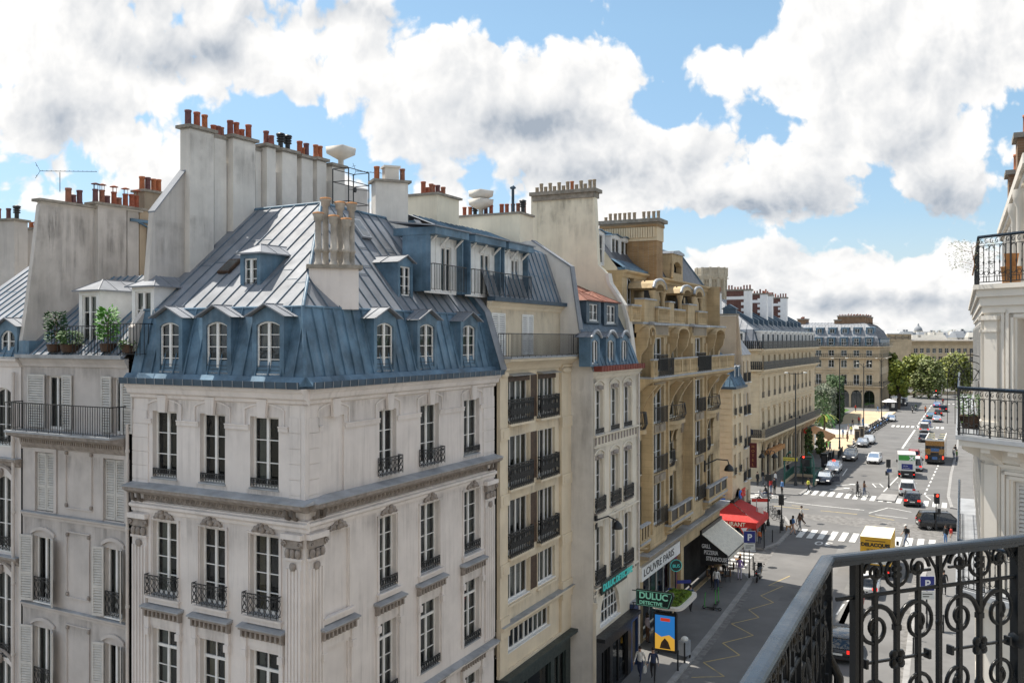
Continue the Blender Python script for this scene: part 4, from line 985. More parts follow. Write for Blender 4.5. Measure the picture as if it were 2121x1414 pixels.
for x0, x1 in ((sB0 + .02, FA.s(1046)), (FA.s(1158), sB1 - .0)):
 b = MB(FA, 'plaster_cream'); b.box(x0, x1, 0, .14, zcor - .1, zBal - .5)
 for r in rB[:3]: b.box(x0 - .03, x1 + .03, .14, .20, r[0] - .75, r[0] - .25); b.box(x0 + .18, x1 - .18, .20, .22, r[0] - .65, r[0] - .35)
 b.box(x0 - .05, x1 + .05, 0, .22, zcor - .5, zcor + .35); b.ball(((x0 + x1) / 2, .16, zBal - .72), ((x1 - x0) * .55, .14, .16), 8, 5); b.box(x0 - .04, x1 + .04, 0, .22, zBal - .56, zBal - .46)
 b.box(x0, x1, 0, .14, zshop, zcor - .5); b.build('pilaster', B)
b = MB(FA, 'plaster_cream'); cornice(b, sB0, sB1, zcor, [(.34, 0), (.34, -.10), (.22, -.2), (.10, -.3), (.05, -.42)]); b.use('lead_ledge'); b.box(sB0, sB1, 0, .36, zcor, zcor + .02); b.build('cornice', B)
b = MB(FA, 'lead_ledge'); b.box(sB0, sB1 + .02, -.5, .70, zBal - .06, zBal); b.use('plaster_cream'); cornice(b, sB0, sB1, zBal - .06, [(.64, 0), (.64, -.1), (.44, -.18), (.26, -.3), (.16, -.4), (.08, -.52)]); b.build('balcony', B)
railing(B, FA, sB0 + .1, sB1 - .02, zBal, 1.0, .62, 'bars', .12, .6, 'balcony_railing', r=.012, top=.022)
for r_i, r in enumerate(rB):
 for p, q in (c1, c2):
  window(B, FA, p, q, r[0], r[1], -.12, 1, 2, curtain=[1, 2, 0, 3][r_i], jamb=.05, bar=.05)
  if r_i < 3: railing(B, FA, p - .06, q + .06, r[0] - .12, 1.02, .22, 'cast', .085, .2, r=.018, top=.03)
  b = MB(FA, 'plaster_cream'); b.box(p - .10, q + .10, 0, .26 if r_i < 3 else .1, r[0] - .22, r[0] - .12); b.build('window_sill', B)
  if r_i == 0: b = MB(FA, 'dark_brown'); b.box(p, q, .0, .06, r[1] - .22, r[1] - .02); b.use('lead_ledge'); b.prism([(.0, r[1] + .12), (.34, r[1] + .05), (.34, r[1] + .03), (0, r[1] + .08)], p - .06, q + .08, 's'); b.build('roller_blind', B)
 b = MB(FA, 'dark_brown'); b.box(c1[1] + .06, c2[0] - .10, .0, .02, r[0] + .0, r[1]); b.use('plaster_cream'); b.box(c1[1] + .03, c1[1] + .08, 0, .05, r[0], r[1] + .05); b.box(c2[0] - .10, c2[0] - .05, 0, .05, r[0], r[1] + .05); b.build('wall_panel', B)
window(B, FA, FA.s(1036), FA.s(1138), mz[0], mz[1], -.12, 1, 5, jamb=.05, bar=.07, pane='pane')
for p, q in aw:
 m = (p + q) / 2; zt_ = FA.zz(1030, 648, -.45); shutter(B, FA, p, m - .01, zBal + .06, zt_, -.44, mat='white_paint'); shutter(B, FA, m + .01, q, zBal + .06, zt_, -.44, mat='white_paint')
b = MB(FA, 'plaster_cream'); cornice(b, sB0, sB1, za, [(.22, 0), (.22, -.08), (.10, -.18), (.05, -.3)], -.45); b.use('zinc_dark'); b.prism([(-.45, za), (-.08, za), (-.06, za + .17), (-.45, za + .2)], sB0, sB1 + .05, 's'); b.build('gutter', B)
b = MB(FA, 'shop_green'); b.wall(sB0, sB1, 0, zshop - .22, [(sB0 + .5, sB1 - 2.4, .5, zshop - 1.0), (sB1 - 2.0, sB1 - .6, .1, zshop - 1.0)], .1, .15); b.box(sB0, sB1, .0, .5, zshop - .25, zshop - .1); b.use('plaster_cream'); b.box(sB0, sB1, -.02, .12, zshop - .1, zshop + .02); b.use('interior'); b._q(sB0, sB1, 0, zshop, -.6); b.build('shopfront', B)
for p, q in ((sB0 + .5, sB1 - 2.4), (sB1 - 2.0, sB1 - .6)): window(B, FA, p, q, .5 if p < sB1 - 3 else .1, zshop - 1.0, .0, 1, mat='shop_green', sill=False, name='shop_window')
for r in rB: stain(B, FA, sB0 + .3, sB1 - .3, r[0] - 1.0, r[0] - .2, .004)
stain(B, FA, sB0, sB1, za - 1.6, za - .3, -.444)
zm0, zm1 = za + .2, FA.zz(1097, 521, -1.3); lm = .85
b = MB(FA, 'zinc'); zinc_face(b, [(sB0, -.35, zm0), (sB1, -.35, zm0), (sB1, -.35 - lm, zm1), (sB0, -.35 - lm, zm1)], .5, seam='zinc_sky_tint')
zr2 = zm1 + 1.25; b.use('zinc'); zinc_face(b, [(sB0, -.35 - lm, zm1), (sB1, -.35 - lm, zm1), (sB1, -4.4, zr2), (sB0, -4.4, zr2)], .5, seam='zinc_sky_tint'); b.poly((sB0, -4.4, zr2), (sB1, -4.4, zr2), (sB1, -10, 21), (sB0, -10, 21)); b.build('roof', B)
for u0, u1 in ((893, 957), (976, 1035), (1046, 1093)):
 oD = -.40; p, q = FA.s(u0, oD), FA.s(u1, oD); zt_ = zm1 - .28
 b = MB(FA, 'zinc_sky_tint'); b.box(p - .12, q + .12, -2.0, oD + .25, zt_ - .02, zt_ + .26); b.use('zinc'); b.hexa([(p - .2, oD + .32, zt_ + .26), (q + .2, oD + .32, zt_ + .26), (q + .2, -2.2, zt_ + .5), (p - .2, -2.2, zt_ + .5), (p - .2, oD + .32, zt_ + .31), (q + .2, oD + .32, zt_ + .31), (q + .2, -2.2, zt_ + .56), (p - .2, -2.2, zt_ + .56)])
 b.use('zinc_sky_tint');
 for x in (p - .1, q + .02): b.box(x, x + .08, -1.6, oD, zm0, zt_)
 d = b.build('dormer', B)
 k = MB(FA, 'white_paint'); m1, m2 = p + (q - p) * .52, p + (q - p) * .86
 k.wall(p - .02, q + .02, zm0 - .05, zt_, [(m1, m2, zm0, zt_ - .35)], oD - .28, .1)
 for i in range(7): x = p + (q - p) * i / 6; k.box(x - .015, x + .015, oD - .28, oD - .262, zm0, zt_)
 for x in (p + .25, m1 - .1, q - .1): k.tube([(x, oD - .26, zt_ - .35), (x, oD - .05, zt_ - .15), (x, oD + .1, zt_ - .02)], .05, 5)
 k.use('interior'); k._q(p, q, zm0, zt_, oD - .9); k.build('loggia_wall', d)
 window(d, FA, m1, m2, zm0, zt_ - .35, oD - .34, 1, sill=False, curtain=1)
 railing(d, FA, p - .02, q + .06, zm0 + .02, 1.0, oD + .16, 'bars', .12, .25, 'dormer_railing', r=.011, top=.022)
def FPat(s, o=0.0):
 x, y = FA((s, o, 0))[:2]; return Fr(x, y, .898, -.44)
f = FPat(sB0 + 2.2); s0, s1 = f.s(845), f.s(906); zt_ = f.zz(880, 405)
chimney(B, f, s0, s1, -2.0, 0, zm1 - .5, zt_, 7, mat='wall_ivory', over=.13)
FP = FPat(sB1)
s0, s1 = FP.s(942), FP.s(1077); zt_ = FP.zz(1010, 447)
ch = chimney(B, FP.off(0, .03), s0, s1, -1.6, 0, zm1 - .4, zt_, [POT, POT, COWL, POT_SHORT, POT, POT, None, POT_TALL, POT, POT, POT, POT], mat='wall_ivory', over=.08)
for t, kd in ((.34, HOOD), (.83, COWL_TALL), (.98, COWL)): p = FP((s0 + (s1 - s0) * t, -.5, zt_ + .1)); put(kd, 'flue_pipe', ch, p)
p = FP((s0 + (s1 - s0) * .34, -.5, zt_ + .1)); put(HOOD, 'flue_hood', ch, (p[0], p[1], p[2] + .45), 0)
DO = 1.3; FD = FA.off(0, DO); sD0, sD1 = sB1, FA.s(1320, DO)
Dh = thing('narrow_white_house', 'narrow white house with bare grey side wall, sky-tinted mansard and clay tiled dormers', 'house', FD((sD0, 0, 0)))
fp = lambda u, v: FP.sz(u, v)
pr = [(-9, 0), (DO, 0), (DO, FP.zz(1222, 770)), fp(1199, 682), fp(1181, 553), fp(1101, 499), (FP.s(1090), FP.zz(1101, 499)), (-9, FP.zz(1101, 499) - 1)]
pr[3] = (min(pr[3][0], DO - .3), pr[3][1])
b = MB(FP, 'chimney_plaster'); b.prism(pr, -.40, 0.02, 'o')
b.use('zinc')
for i in range(2, 5):
 (p0, q0), (p1, q1) = pr[i], pr[i + 1]
 b.hexa([(p0, -.44, q0), (p1, -.44, q1), (p1, .07, q1), (p0, .07, q0), (p0 + .05, -.44, q0 + .05), (p1 + .05, -.44, q1 + .05), (p1 + .05, .07, q1 + .05), (p0 + .05, .07, q0 + .05)])
b.build('side_wall', Dh)
cD = [(FD.s(1232), FD.s(1249)), (FD.s(1264), FD.s(1281)), (FD.s(1291), FD.s(1307))]
zD = FD.zz(1213, 771)
rD = [(FD.zz(1240, 898), FD.zz(1240, 806)), (FD.zz(1244, 1056), FD.zz(1244, 948)), (FD.zz(1248, 1200), FD.zz(1248, 1086))]
arch = (FD.s(1243), FD.s(1284), FD.zz(1243, 1300), FD.zz(1262, 1213))
zsD = FD.zz(1236, 1318)
b = MB(FD, 'plaster_white'); b.wall(sD0 - .02, sD1, zsD, zD, [(p, q, *r) for p, q in cD for r in rD] + [arch], 0, .22); b.archfill(arch[0], arch[1], arch[3], (arch[1] - arch[0]) / 2 * .98, 0, .22, 14)
for p, q in cD:
 for r in rD: b.archfill(p, q, r[1], .10, 0, .22)
b.use('interior'); b._q(sD0, sD1, .2, zD - .1, -.8); b.use('plaster_white'); b.poly((sD1, 0, 0), (sD1, -9, 0), (sD1, -9, zD), (sD1, 0, zD)); b.build('wall', Dh)
for ri, r in enumerate(rD):
 for i, (p, q) in enumerate(cD):
  window(Dh, FD, p, q, r[0], r[1], -.16, 3, 1, .10, curtain=[1, 0, 1][(i + ri) % 3], sill=True)
  if ri == 0: railing(Dh, FD, p, q, r[0], .26, .06, 'low', .08, r=.014)
  else: railing(Dh, FD, p - .08, q + .08, r[0] - .02, .72, .14, 'cast', .09, .12, r=.016, top=.026)
  h = MB(FD, 'plaster_white'); m = (p + q) / 2; w = (q - p) / 2 + .14
  for x in (p - .14, q + .08): h.box(x, x + .06, 0, .045, r[0], r[1] + .2)
  h.tube([(m + w * t, .03, r[1] + .22 + .22 * (1 - t * t)) for t in [j / 5 - 1 for j in range(11)]], .045, 5)
  h.use('moulding_grime'); h.box(p, q, -.12, .03, r[1] - .03, r[1] + .16) if ri < 2 else None
  h.ball((m, .05, r[1] + .12), (w * .5, .05, .11), 6, 4) if ri < 2 else None
  h.box(p - .08, q + .08, 0, .12, r[0] - .10, r[0] - .03); h.build('window_surround', Dh)
for z0, hh, m_ in ((FD.zz(1226, 930), .62, 1), (FD.zz(1230, 1085), .14, 0), (FD.zz(1237, 1232), .40, 1)):
 b = MB(FD, 'plaster_white'); cornice(b, sD0, sD1, z0 + hh, [(.14, 0), (.14, -.06), (.04, -.12)]); b.box(sD0, sD1, 0, .05, z0, z0 + .05)
 if m_:
  b.use('moulding_grime')
  for i in range(14): s = sD0 + .3 + (sD1 - sD0 - .6) * i / 13; b.box(s - .09, s + .09, 0, .04, z0 + .14, z0 + hh - .14)
 b.build('string_course', Dh)
b = MB(FD, 'plaster_white'); cornice(b, sD0, sD1, zD, [(.30, 0), (.30, -.08), (.16, -.2), (.08, -.34)]); b.use('gutter_red'); b.box(sD0 - .02, sD1 + .1, .02, .42, zD, zD + .26)
for i in range(18): s = sD0 + (sD1 - sD0) * i / 17; b.box(s - .02, s + .02, .42, .44, zD, zD + .28)
b.build('gutter', Dh)
window(Dh, FD, arch[0], arch[1], arch[2], arch[3], -.14, 3, 3, (arch[1] - arch[0]) / 2 * .98, jamb=.06, bar=.06, name='arched_window', curtain=0, sill=True)
b = MB(FD, 'plaster_white'); b.box(sD0 - .04, FD.s(1228), 0, .16, 0, FD.zz(1225, 1255)); b.box(sD0 - .08, FD.s(1229), 0, .24, FD.zz(1225, 1262), FD.zz(1225, 1250)); b.build('pilaster', Dh)
b = MB(FD, 'shop_black'); so0 = FD.s(1231); b.wall(so0, FD.s(1303), 0, zsD, [(so0 + .7, so0 + 1.9, .3, zsD - .9), (so0 + 2.3, FD.s(1303) - .5, .15, zsD - .9)], .12, .2); b.box(so0 - .1, FD.s(1306), 0, .6, zsD - .12, zsD + .06); b.use('interior'); b._q(so0, FD.s(1303), 0, zsD, -.5)
b.use('shop_black'); b.box(so0, so0 + .02, -.3, .12, 0, zsD); b.build('shopfront', Dh)
for p, q, z0 in ((so0 + .7, so0 + 1.9, .3), (so0 + 2.3, FD.s(1303) - .5, .15)): window(Dh, FD, p, q, z0, zsD - .9, .0, 1, mat='shop_black', sill=False, name='shop_window')
b = MB(FD, 'shop_blue'); b.wall(FD.s(1304), sD1 + .1, 0, zsD + .3, [(FD.s(1304) + .25, sD1 - .15, .1, zsD - .7)], .08, .15); b.box(FD.s(1304), sD1 + .15, 0, .22, zsD + .1, zsD + .32); b.use('interior'); b._q(FD.s(1304), sD1, 0, zsD, -.3); b.use('lead_ledge'); b.box(FD.s(1304), sD1 + .1, 0, .5, zsD + .32, zsD + .38); b.build('blue_door', Dh)
mat('sign_teal', (.02, .22, .24), .5, .1, 3); emit('neon_teal', (.12, .75, .72), .26); mat('sign_dark', (.012, .028, .026), .4, .2, 4); emit('neon_green', (.25, .62, .45), .32)
zs0 = FD.zz(1240, 1232); b = MB(FD, 'sign_dark'); b.box(FD.s(1240), FD.s(1293), .1, .16, zs0, zs0 + .62); k = b.build('shop_sign', Dh); text('DULUC DETECTIVE', 'lettering', k, FD, FD.s(1243), zs0 + .16, .46, .17, 'neon_teal', font_sx=1.12, depth=.015, bold=.012)
fx = FPat(FA.s(1322, DO + .35), 0); fz = Fr(*FD((FD.s(1300), .25, 0))[:2], .898, -.44)
zs = fz.zz(1325, 1252); zt_ = fz.zz(1325, 1219); w_ = 2.05
b = MB(fz, 'sign_dark'); b.prism([(.25, zs), (.25 + w_ * .88, zs - .0), (.25 + w_, zt_ - .18), (.25 + w_ * .97, zt_), (.25, zt_)], -.1, .1, 'o')
b.use('neon_green'); b.tube([(.30, .11, zs + .05), (.25 + w_ * .85, .11, zs + .05), (.25 + w_ * .95, .11, zt_ - .18), (.25 + w_ * .93, .11, zt_ - .05), (.30, .11, zt_ - .05)], .012, 4, closed=True)
b.use('iron'); b.rod((0, 0, zt_ - .1), (.25, 0, zt_ - .1), .03); b.rod((0, 0, zs + .1), (.25, 0, zs + .1), .03); b.tube([(.0, .0, zs - .3), (.12, 0, zs - .1), (.05, 0, zs + .1)], .025, 5)
k = b.build('hanging_sign', Dh); text('DULUC', 'lettering', k, fz, .42, zs + .42, .46, .12, 'neon_green', font_sx=1.02, depth=.012, bold=.012); text('DETECTIVE', 'lettering', k, fz, .44, zs + .12, .25, .12, 'neon_green', font_sx=1.0, depth=.01, bold=.006)
zd0 = zD + .22; zd1 = FD.zz(1215, 690, -.5)
b = MB(FD, 'zinc_sky_tint'); zinc_face(b, [(sD0, .1, zd0), (sD1, .1, zd0), (sD1, -.55, zd1), (sD0, -.55, zd1)], .5); zd2 = FD.zz(1230, 612, -1.2)
b.use('zinc_dark'); b.poly((sD0, -.6, zd1), (sD1, -.6, zd1), (sD1, -1.6, zd2), (sD0, -1.6, zd2)); b.use('roof_clay'); b.poly((sD0, -1.5, zd2 - .1), (sD1, -1.5, zd2 - .1), (sD1, -4.5, zd2 + 1.2), (sD0, -4.5, zd2 + 1.2)); b.build('roof', Dh)
for u0, u1 in ((1224, 1237), (1256, 1270), (1285, 1297)):
 p, q = FD.s(u0), FD.s(u1); zt_ = FD.zz(1230, 704)
 d = dormer(Dh, FD, p, q, zd0 + .15, zt_, .06, .6, .22, .14, 1, cheek=.20, over=.06, bars=False)
 b = MB(FD, 'lead_ledge'); m = (p + q) / 2; w = (q - p) / 2 + .26
 b.tube([(m + w * t, .14, zt_ + .12 + .34 * (1 - t * t)) for t in [j / 5 - 1 for j in range(11)]], .075, 5); b.build('dormer_hood', d)
for u0, u1, vt, vb in ((1221, 1239, 629, 664), (1257, 1275, 632, 669)):
 oD = -.75; p, q = FD.s(u0, oD), FD.s(u1, oD); zt_, zb_ = FD.zz(u0, vt, oD), FD.zz(u0, vb, oD)
 d = dormer(Dh, FD, p, q, zb_, zt_, oD, 1.7, .62, 0, 2, face='zinc_dark', roof='roof_clay', cheek=.42, over=.14, hip=True, bars=True)
downpipe(Dh, FD, sD1 - .05, .1, 0, zD, .06)
b = MB(FD, 'iron'); s = FD.s(1232); z = FD.zz(1232, 1080, .0)
b.box(s - .08, s + .08, 0, .12, z - .35, z + .3); b.tube([(s, .1, z + .1), (s + .25, .6, z + .28), (s + .3, 1.0, z + .1)], .04, 6); b.lathe(FD.__class__ and (s + .3, 1.05, z - .30), [(.26, 0), (.27, .06), (.20, .24), (.08, .36), (.05, .40)], 10); b.build('wall_lamp', Dh)
FQ = FPat(sD1 + .02); fq = lambda u, v: FQ.sz(u, v)
pq = [(-9, 0), (DO, 0), (DO, FQ.zz(1318, 770)), fq(1311, 750), fq(1306, 706), fq(1300, 664), fq(1292, 634), fq(1277, 611), fq(1262, 588), fq(1258, 568), fq(1238, 548), fq(1231, 405), fq(1100, 408), (FQ.s(1100), 0)]
pq = [(min(x, DO), z) for x, z in pq]
b = MB(FQ, 'wall_ivory'); b.prism(pq, -.45, 0.0, 'o'); gw = b.build('gable_wall', Dh)
b = MB(FQ, 'stone_white')
for i in range(2, 9):
 (p0, q0), (p1, q1) = pq[i], pq[i + 1]
 b.hexa([(p0 - .1, -.5, q0), (p1 - .1, -.5, q1), (p1 - .1, .10, q1), (p0 - .1, .10, q0), (p0 + .07, -.5, q0 + .07), (p1 + .07, -.5, q1 + .07), (p1 + .07, .10, q1 + .07), (p0 + .07, .10, q0 + .07)])
b.build('coping', gw)
s0, s1 = fq(1104, 405)[0], fq(1232, 405)[0]; zt_ = FQ.zz(1170, 402)
chimney(gw, FQ, s0, s1, -.7, .1, zt_ - .3, zt_, [POT_SHORT, POT, POT_SHORT, POT, POT_SHORT, POT, POT_SHORT, POT, POT, POT_SHORT, POT, POT_SHORT, POT, POT], mat='slab_stone', slab=.2, over=.14, potmats=['pot_stone'] * 9 + ['pot_1'])
for z0 in (FD.zz(1226, 930), FD.zz(1230, 1085), zD - .34): stain(Dh, FD, sD0, sD1, z0 - 1.1, z0, .004)
stain(Dh, FP, -3.5, DO - .1, 8, FP.zz(1215, 780), .026); stain(gw, FQ, FQ.s(1112), FQ.s(1228), zt_ - 4, zt_ - .1, .006)
FY = FA.off(0, .45); sY0, sY1 = FY.s(1322), FY.s(1491)
Yb = thing('golden_stone_house', 'tall honey coloured stone house with projecting window piers and stone balustrades', 'building', FY((sY0, 0, 0)))
PO = .55
p1 = (FY.s(1347, PO), FY.s(1382, PO)); p2 = (FY.s(1431, PO), FY.s(1461, PO))
zz = lambda v, o=PO: FY.zz(1364, v, o)
zslab = zz(778); zterr = zz(668); ztop = FY.zz(1364, 574, -1.0); zlb = FY.zz(1388, 1075, .9)
pw1 = (FY.s(1354, PO), FY.s(1375, PO)); pw2_ = (FY.s(1440, PO), FY.s(1455, PO))
wr = [(zz(769), zz(699)), (zz(876), zz(798)), (zz(976), zz(897)), (zz(1084), zz(1000))]
between = [(FY.s(1384), FY.s(1401)), (FY.s(1463), FY.s(1477)), (FY.s(1321), FY.s(1335))]
b = MB(FY, 'stone_gold')
zsh = FY.zz(1329, 1206, .3)
b.wall(sY0, sY1, 0, zterr, [(p, q, *r) for p, q in between for r in wr] + [(sY0 + .9, p2[0] - 2.6, .2, zsh), (p2[0] - 2.0, p2[0] - .5, .1, zsh + .5), (p2[0] + .2, sY1 - .4, .2, zsh)], 0, .3)
b.use('interior'); b._q(sY0, sY1, .1, zterr - .1, -.9); b.use('stone_gold'); b.wall(sY0, sY1, zterr, ztop, [(sY0 + .9, sY0 + 2.2, zterr + .05, ztop - .35)], -1.0, .25); b.use('interior'); b._q(sY0, sY1, zterr, ztop, -1.6); b.use('stone_gold'); b.poly((sY0, -1, zterr - 3), (sY0, -9, zterr - 3), (sY0, -9, ztop), (sY0, -1, ztop)); b.poly((sY1, 0, 0), (sY1, -11, 0), (sY1, -11, ztop), (sY1, 0, ztop)); b.build('wall', Yb)
for (a, c), (wa_, wc) in ((p1, pw1), (p2, pw2_)):
 b = MB(FY, 'stone_gold'); b.wall(a, c, zlb - 1.2, zslab + 2.4, [(wa_, wc, *r) for r in wr], PO, .3)
 for x in (a, c): b.poly((x, 0, zlb - 1.2), (x, PO, zlb - 1.2), (x, PO, zslab + 2.4), (x, 0, zslab + 2.4))
 b.use('interior'); b._q(a + .02, c - .02, zlb - 1, zslab + 2.3, .02); b.use('stone_gold')
 for x in (a, c - .22): b.box(x, x + .22, PO, PO + .14, zlb - .4, zslab + 1.9)
 for r in wr[1:]: b.use('stone_dark'); b.box(wa_ - .1, wc + .1, PO, PO + .10, r[1] + .1, r[1] + .55); b.ball(((wa_ + wc) / 2, PO + .1, r[1] + .35), (.3, .12, .22), 6, 4); b.use('stone_gold')
 n = 7; prof = [(PO * cos(k / n * pi / 2) ** .6 if k < n else 0, zlb - 1.2 - max(.4, zlb - 1.2 - zsh - 1.5) * sin(k / n * pi / 2) ** 1.3) for k in range(n + 1)]
 b.prism([(0, zlb - 1.2)] + prof, a + .05, c - .05, 's', True)
 b.box(a - .05, c + .05, 0, PO + .12, zslab + 2.4, zslab + 2.62); b.use('stone_dark'); b.box(a + .2, c - .2, PO + .02, PO + .14, zslab + 2.45, zslab + 3.1); b.use('stone_gold'); b.box(a, c, 0, PO + .05, zslab + 2.62, zterr - .1)
 b.use('lead_ledge'); b.prism([(0, zterr + .2), (PO + .3, zterr - .06), (PO + .3, zterr - .16), (0, zterr - .16)], a - .1, c + .1, 's'); b.build('bay_pier', Yb)
 for i, r in enumerate(wr):
  window(Yb, FY, wa_, wc, r[0], r[1], PO - .18, 2, curtain=3 if i < 2 else 1, sill=True)
  railing(Yb, FY, wa_ - .1, wc + .1, r[0], 1.0, PO + .22, 'bars', .11, .1, r=.014, top=.025)
mat('shutter_white', (.72, .70, .66), .7, .05, 4)
shutter(Yb, FY, pw1[0] - .0, pw1[0] + .32, wr[3][0] + .9, wr[3][1], PO + .05, ang=50, mat='shutter_white')
def balusters(parent, fr, s0, s1, z, h, o, th=.16, name='balustrade', pitch=.24, piers=2, mat='stone_gold', wr_=None):
 b = MB(fr, mat); b.box(s0, s1, o - th, o, z, z + .12); b.use('lead_ledge'); b.box(s0 - .03, s1 + .03, o - th - .04, o + .04, z + h - .08, z + h); b.use(mat); b.box(s0, s1, o - th, o, z + h - .16, z + h - .08)
 L = s1 - s0
 for k in range(piers + 1): x = s0 + L * k / piers; b.box(max(x - .13, s0), min(x + .13, s1), o - th - .01, o + .01, z + .1, z + h - .1)
 n = int(L / pitch)
 for k in range(n):
  x = s0 + (k + .5) * L / n
  b.lathe((x, o - th / 2, z + .12), [(.05, 0), (.075, h * .25), (.035, h * .5), (.05, h * .65), (.06, h - .28)], 6, caps=False)
 return b.build(name, parent)
b = MB(FY, 'lead_ledge'); b.box(sY0 - .3, sY1 + .55, -.1, 1.05, zslab - .10, zslab); b.use('stone_gold'); cornice(b, sY0 - .3, sY1 + .5, zslab - .10, [(1.0, 0), (1.0, -.14), (.8, -.22), (.55, -.34), (.25, -.6), (.05, -.8)]); b.build('balcony', Yb)
for a, c, k in ((sY0 - .25, p1[0], 1), (p1[1], p2[0], 3), (p2[1], sY1 + .5, 3)): balusters(Yb, FY, a, c, zslab, 1.05, 1.0, piers=k)
for (a, c) in (p1, p2): railing(Yb, FY, a + .2, c - .2, zslab, 1.05, 1.04, 'bars', .1, .0, r=.014, top=.025)
for a, c in [(FY.s(1381), FY.s(1406)), (FY.s(1462), FY.s(1482)), (FY.s(1318), FY.s(1334))]:
 b = MB(FY, 'stone_gold'); m = (a + c) / 2; w = (c - a) / 2; zt_ = zslab + 2.55
 arc = [(m + w * t, zt_ + .48 * sqrt(max(1 - t * t, 0))) for t in [j / 6 - 1 for j in range(13)]]
 b.prism([(a, zt_ - .3)] + arc + [(c, zt_ - .3), (c - .18, zt_ - .3)] + [(m + (w - .18) * t, zt_ + .32 * sqrt(max(1 - t * t, 0))) for t in [1 - j / 6 for j in range(13)]] + [(a + .18, zt_ - .3)], 0, .75, 'o')
 for x in (a + .02, c - .2): b.prism([(0, zt_ - .3), (.7, zt_ - .3), (.62, zt_ - .8), (.25, zt_ - 1.3), (.16, zslab), (0, zslab)], x, x + .18, 's')
 b.build('loggia', Yb)
for a, c, zt_ in [(FY.s(1384), FY.s(1404), zslab - .5), (FY.s(1462), FY.s(1486), zslab - .5), (FY.s(1326), FY.s(1340), zslab - .5), (FY.s(1390), FY.s(1402), wr[1][0] - .15), (FY.s(1464), FY.s(1478), wr[1][0] - .15)]:
 b = MB(FY, 'stone_gold'); H_ = 2.3 if zt_ > wr[1][0] else 1.5; O = 1.0 if H_ > 2 else .6
 for x in (a, c - .3):
  P = [(O * (1 - (k / 8)) ** 2.0, zt_ - H_ * (k / 8)) for k in range(9)]
  b.prism([(0, zt_)] + P, x, x + .30, 's', True)
 b.use('stone_dark'); b.ball(((a + c) / 2, .2, zt_ - .3), ((c - a) * .3, .3, .3), 7, 5); b.ball((c + 1.2, .02, zt_ - .5), (.35, .1, .7), 6, 5); b.build('console', Yb)
for r, us in ((wr[1], [(1383, 1418), (1460, 1489), (1318, 1331)]), (wr[2], [(1386, 1403), (1463, 1475)])):
 for u0, u1 in us:
  a, c = FY.s(u0, .5), FY.s(u1, .5); O = .75 if u1 - u0 > 20 or u0 < 1330 else .4
  b = MB(FY, 'iron'); n = 16
  f = lambda t, z, k=1: (a + (c - a) * t, .1 + (O * (1 - abs(2 * t - 1) ** 4)) * k, z)
  z = r[0] - .1
  for zz_, k, rr in ((z + 1.0, 1, .03), (z + .05, .92, .02), (z + .35, 1.12, .014)): b.tube([f(i / n, zz_, k) for i in range(n + 1)], rr, 4)
  for i in range(1, n): b.tube([f(i / n, z + .05, .92), f(i / n, z + .35, 1.12), f(i / n, z + 1.0, 1)], .018, 4)
  k_ = b.build('balcony_railing', Yb)
  b = MB(FY, 'stone_gold'); b.prism([f(i / n, 0, 1.02)[:2] for i in range(n + 1)] , z - .22, z, 'z'); b.prism([f(i / n, 0, .6)[:2] for i in range(n + 1)], z - .6, z - .22, 'z'); b.build('balcony', Yb)
for p, q in between:
 for i, r in enumerate(wr): window(Yb, FY, p, q, r[0], r[1], -.2, 2, curtain=3 if i % 2 else 1, sill=True, mat='cream_paint')
for u0, u1, va, vb in ((1388, 1433, 1050, 1074), (1466, 1505, 985, 1012), (1325, 1345, 1105, 1125)):
 a, c = FY.s(u0, .9), FY.s(u1, .9); zb_ = zlb - .35
 b = MB(FY, 'lead_ledge'); b.box(a, c, 0, 1.0, zb_ - .12, zb_); b.use('stone_gold'); cornice(b, a, c, zb_ - .12, [(.95, 0), (.95, -.14), (.7, -.3), (.3, -.5)]); b.box(a, c, .80, .96, zb_, zb_ + .14); b.use('lead_ledge'); b.box(a - .03, c + .03, .76, 1.0, zb_ + .86, zb_ + .96); b.use('stone_gold')
 for k in range(4): x = a + (c - a - .2) * k / 3; b.box(x, x + .2, .8, .96, zb_ + .1, zb_ + .88)
 b.use('black'); b.box(a + .1, c - .1, .84, .9, zb_ + .14, zb_ + .8); b.use('stone_gold')
 P = [(.95 * (1 - k / 9) ** 1.6, zb_ - .5 - max(.5, zb_ - .5 - zsh - 1.5) * (k / 9)) for k in range(10)]
 for x in (a + .1, c - .7): b.prism([(0, zb_ - .5)] + P, x, x + .55, 's', True)
 b.build('balcony', Yb)
b = MB(FY, 'lead_ledge'); b.box(sY0 - .6, sY1, -.6, .5, zterr - .12, zterr); b.use('stone_gold'); cornice(b, sY0 - .6, sY1, zterr - .12, [(.46, 0), (.46, -.12), (.3, -.25), (.1, -.5)]); b.build('cornice', Yb)
for u0, u1 in ((1306, 1326), (1353, 1378), (1393, 1418), (1437, 1456)): balusters(Yb, FY, FY.s(u0, .4), FY.s(u1, .4), zterr, .95, .45 if u0 not in (1353, 1437) else PO + .15, piers=1)
for u0, u1 in ((1328, 1352), (1379, 1390), (1419, 1436)):
 b = MB(FY, 'stone_gold'); a, c = FY.s(u0, .3), FY.s(u1, .3); b.box(a, c, -.1, .5, zterr, zterr + 1.3); b.use('lead_ledge'); b.box(a - .05, c + .05, -.1, .56, zterr + 1.3, zterr + 1.38); b.build('pedestal', Yb)
window(Yb, FY, sY0 + .9, sY0 + 2.2, zterr + .05, ztop - .35, -1.2, 2, arch=.25, curtain=1)
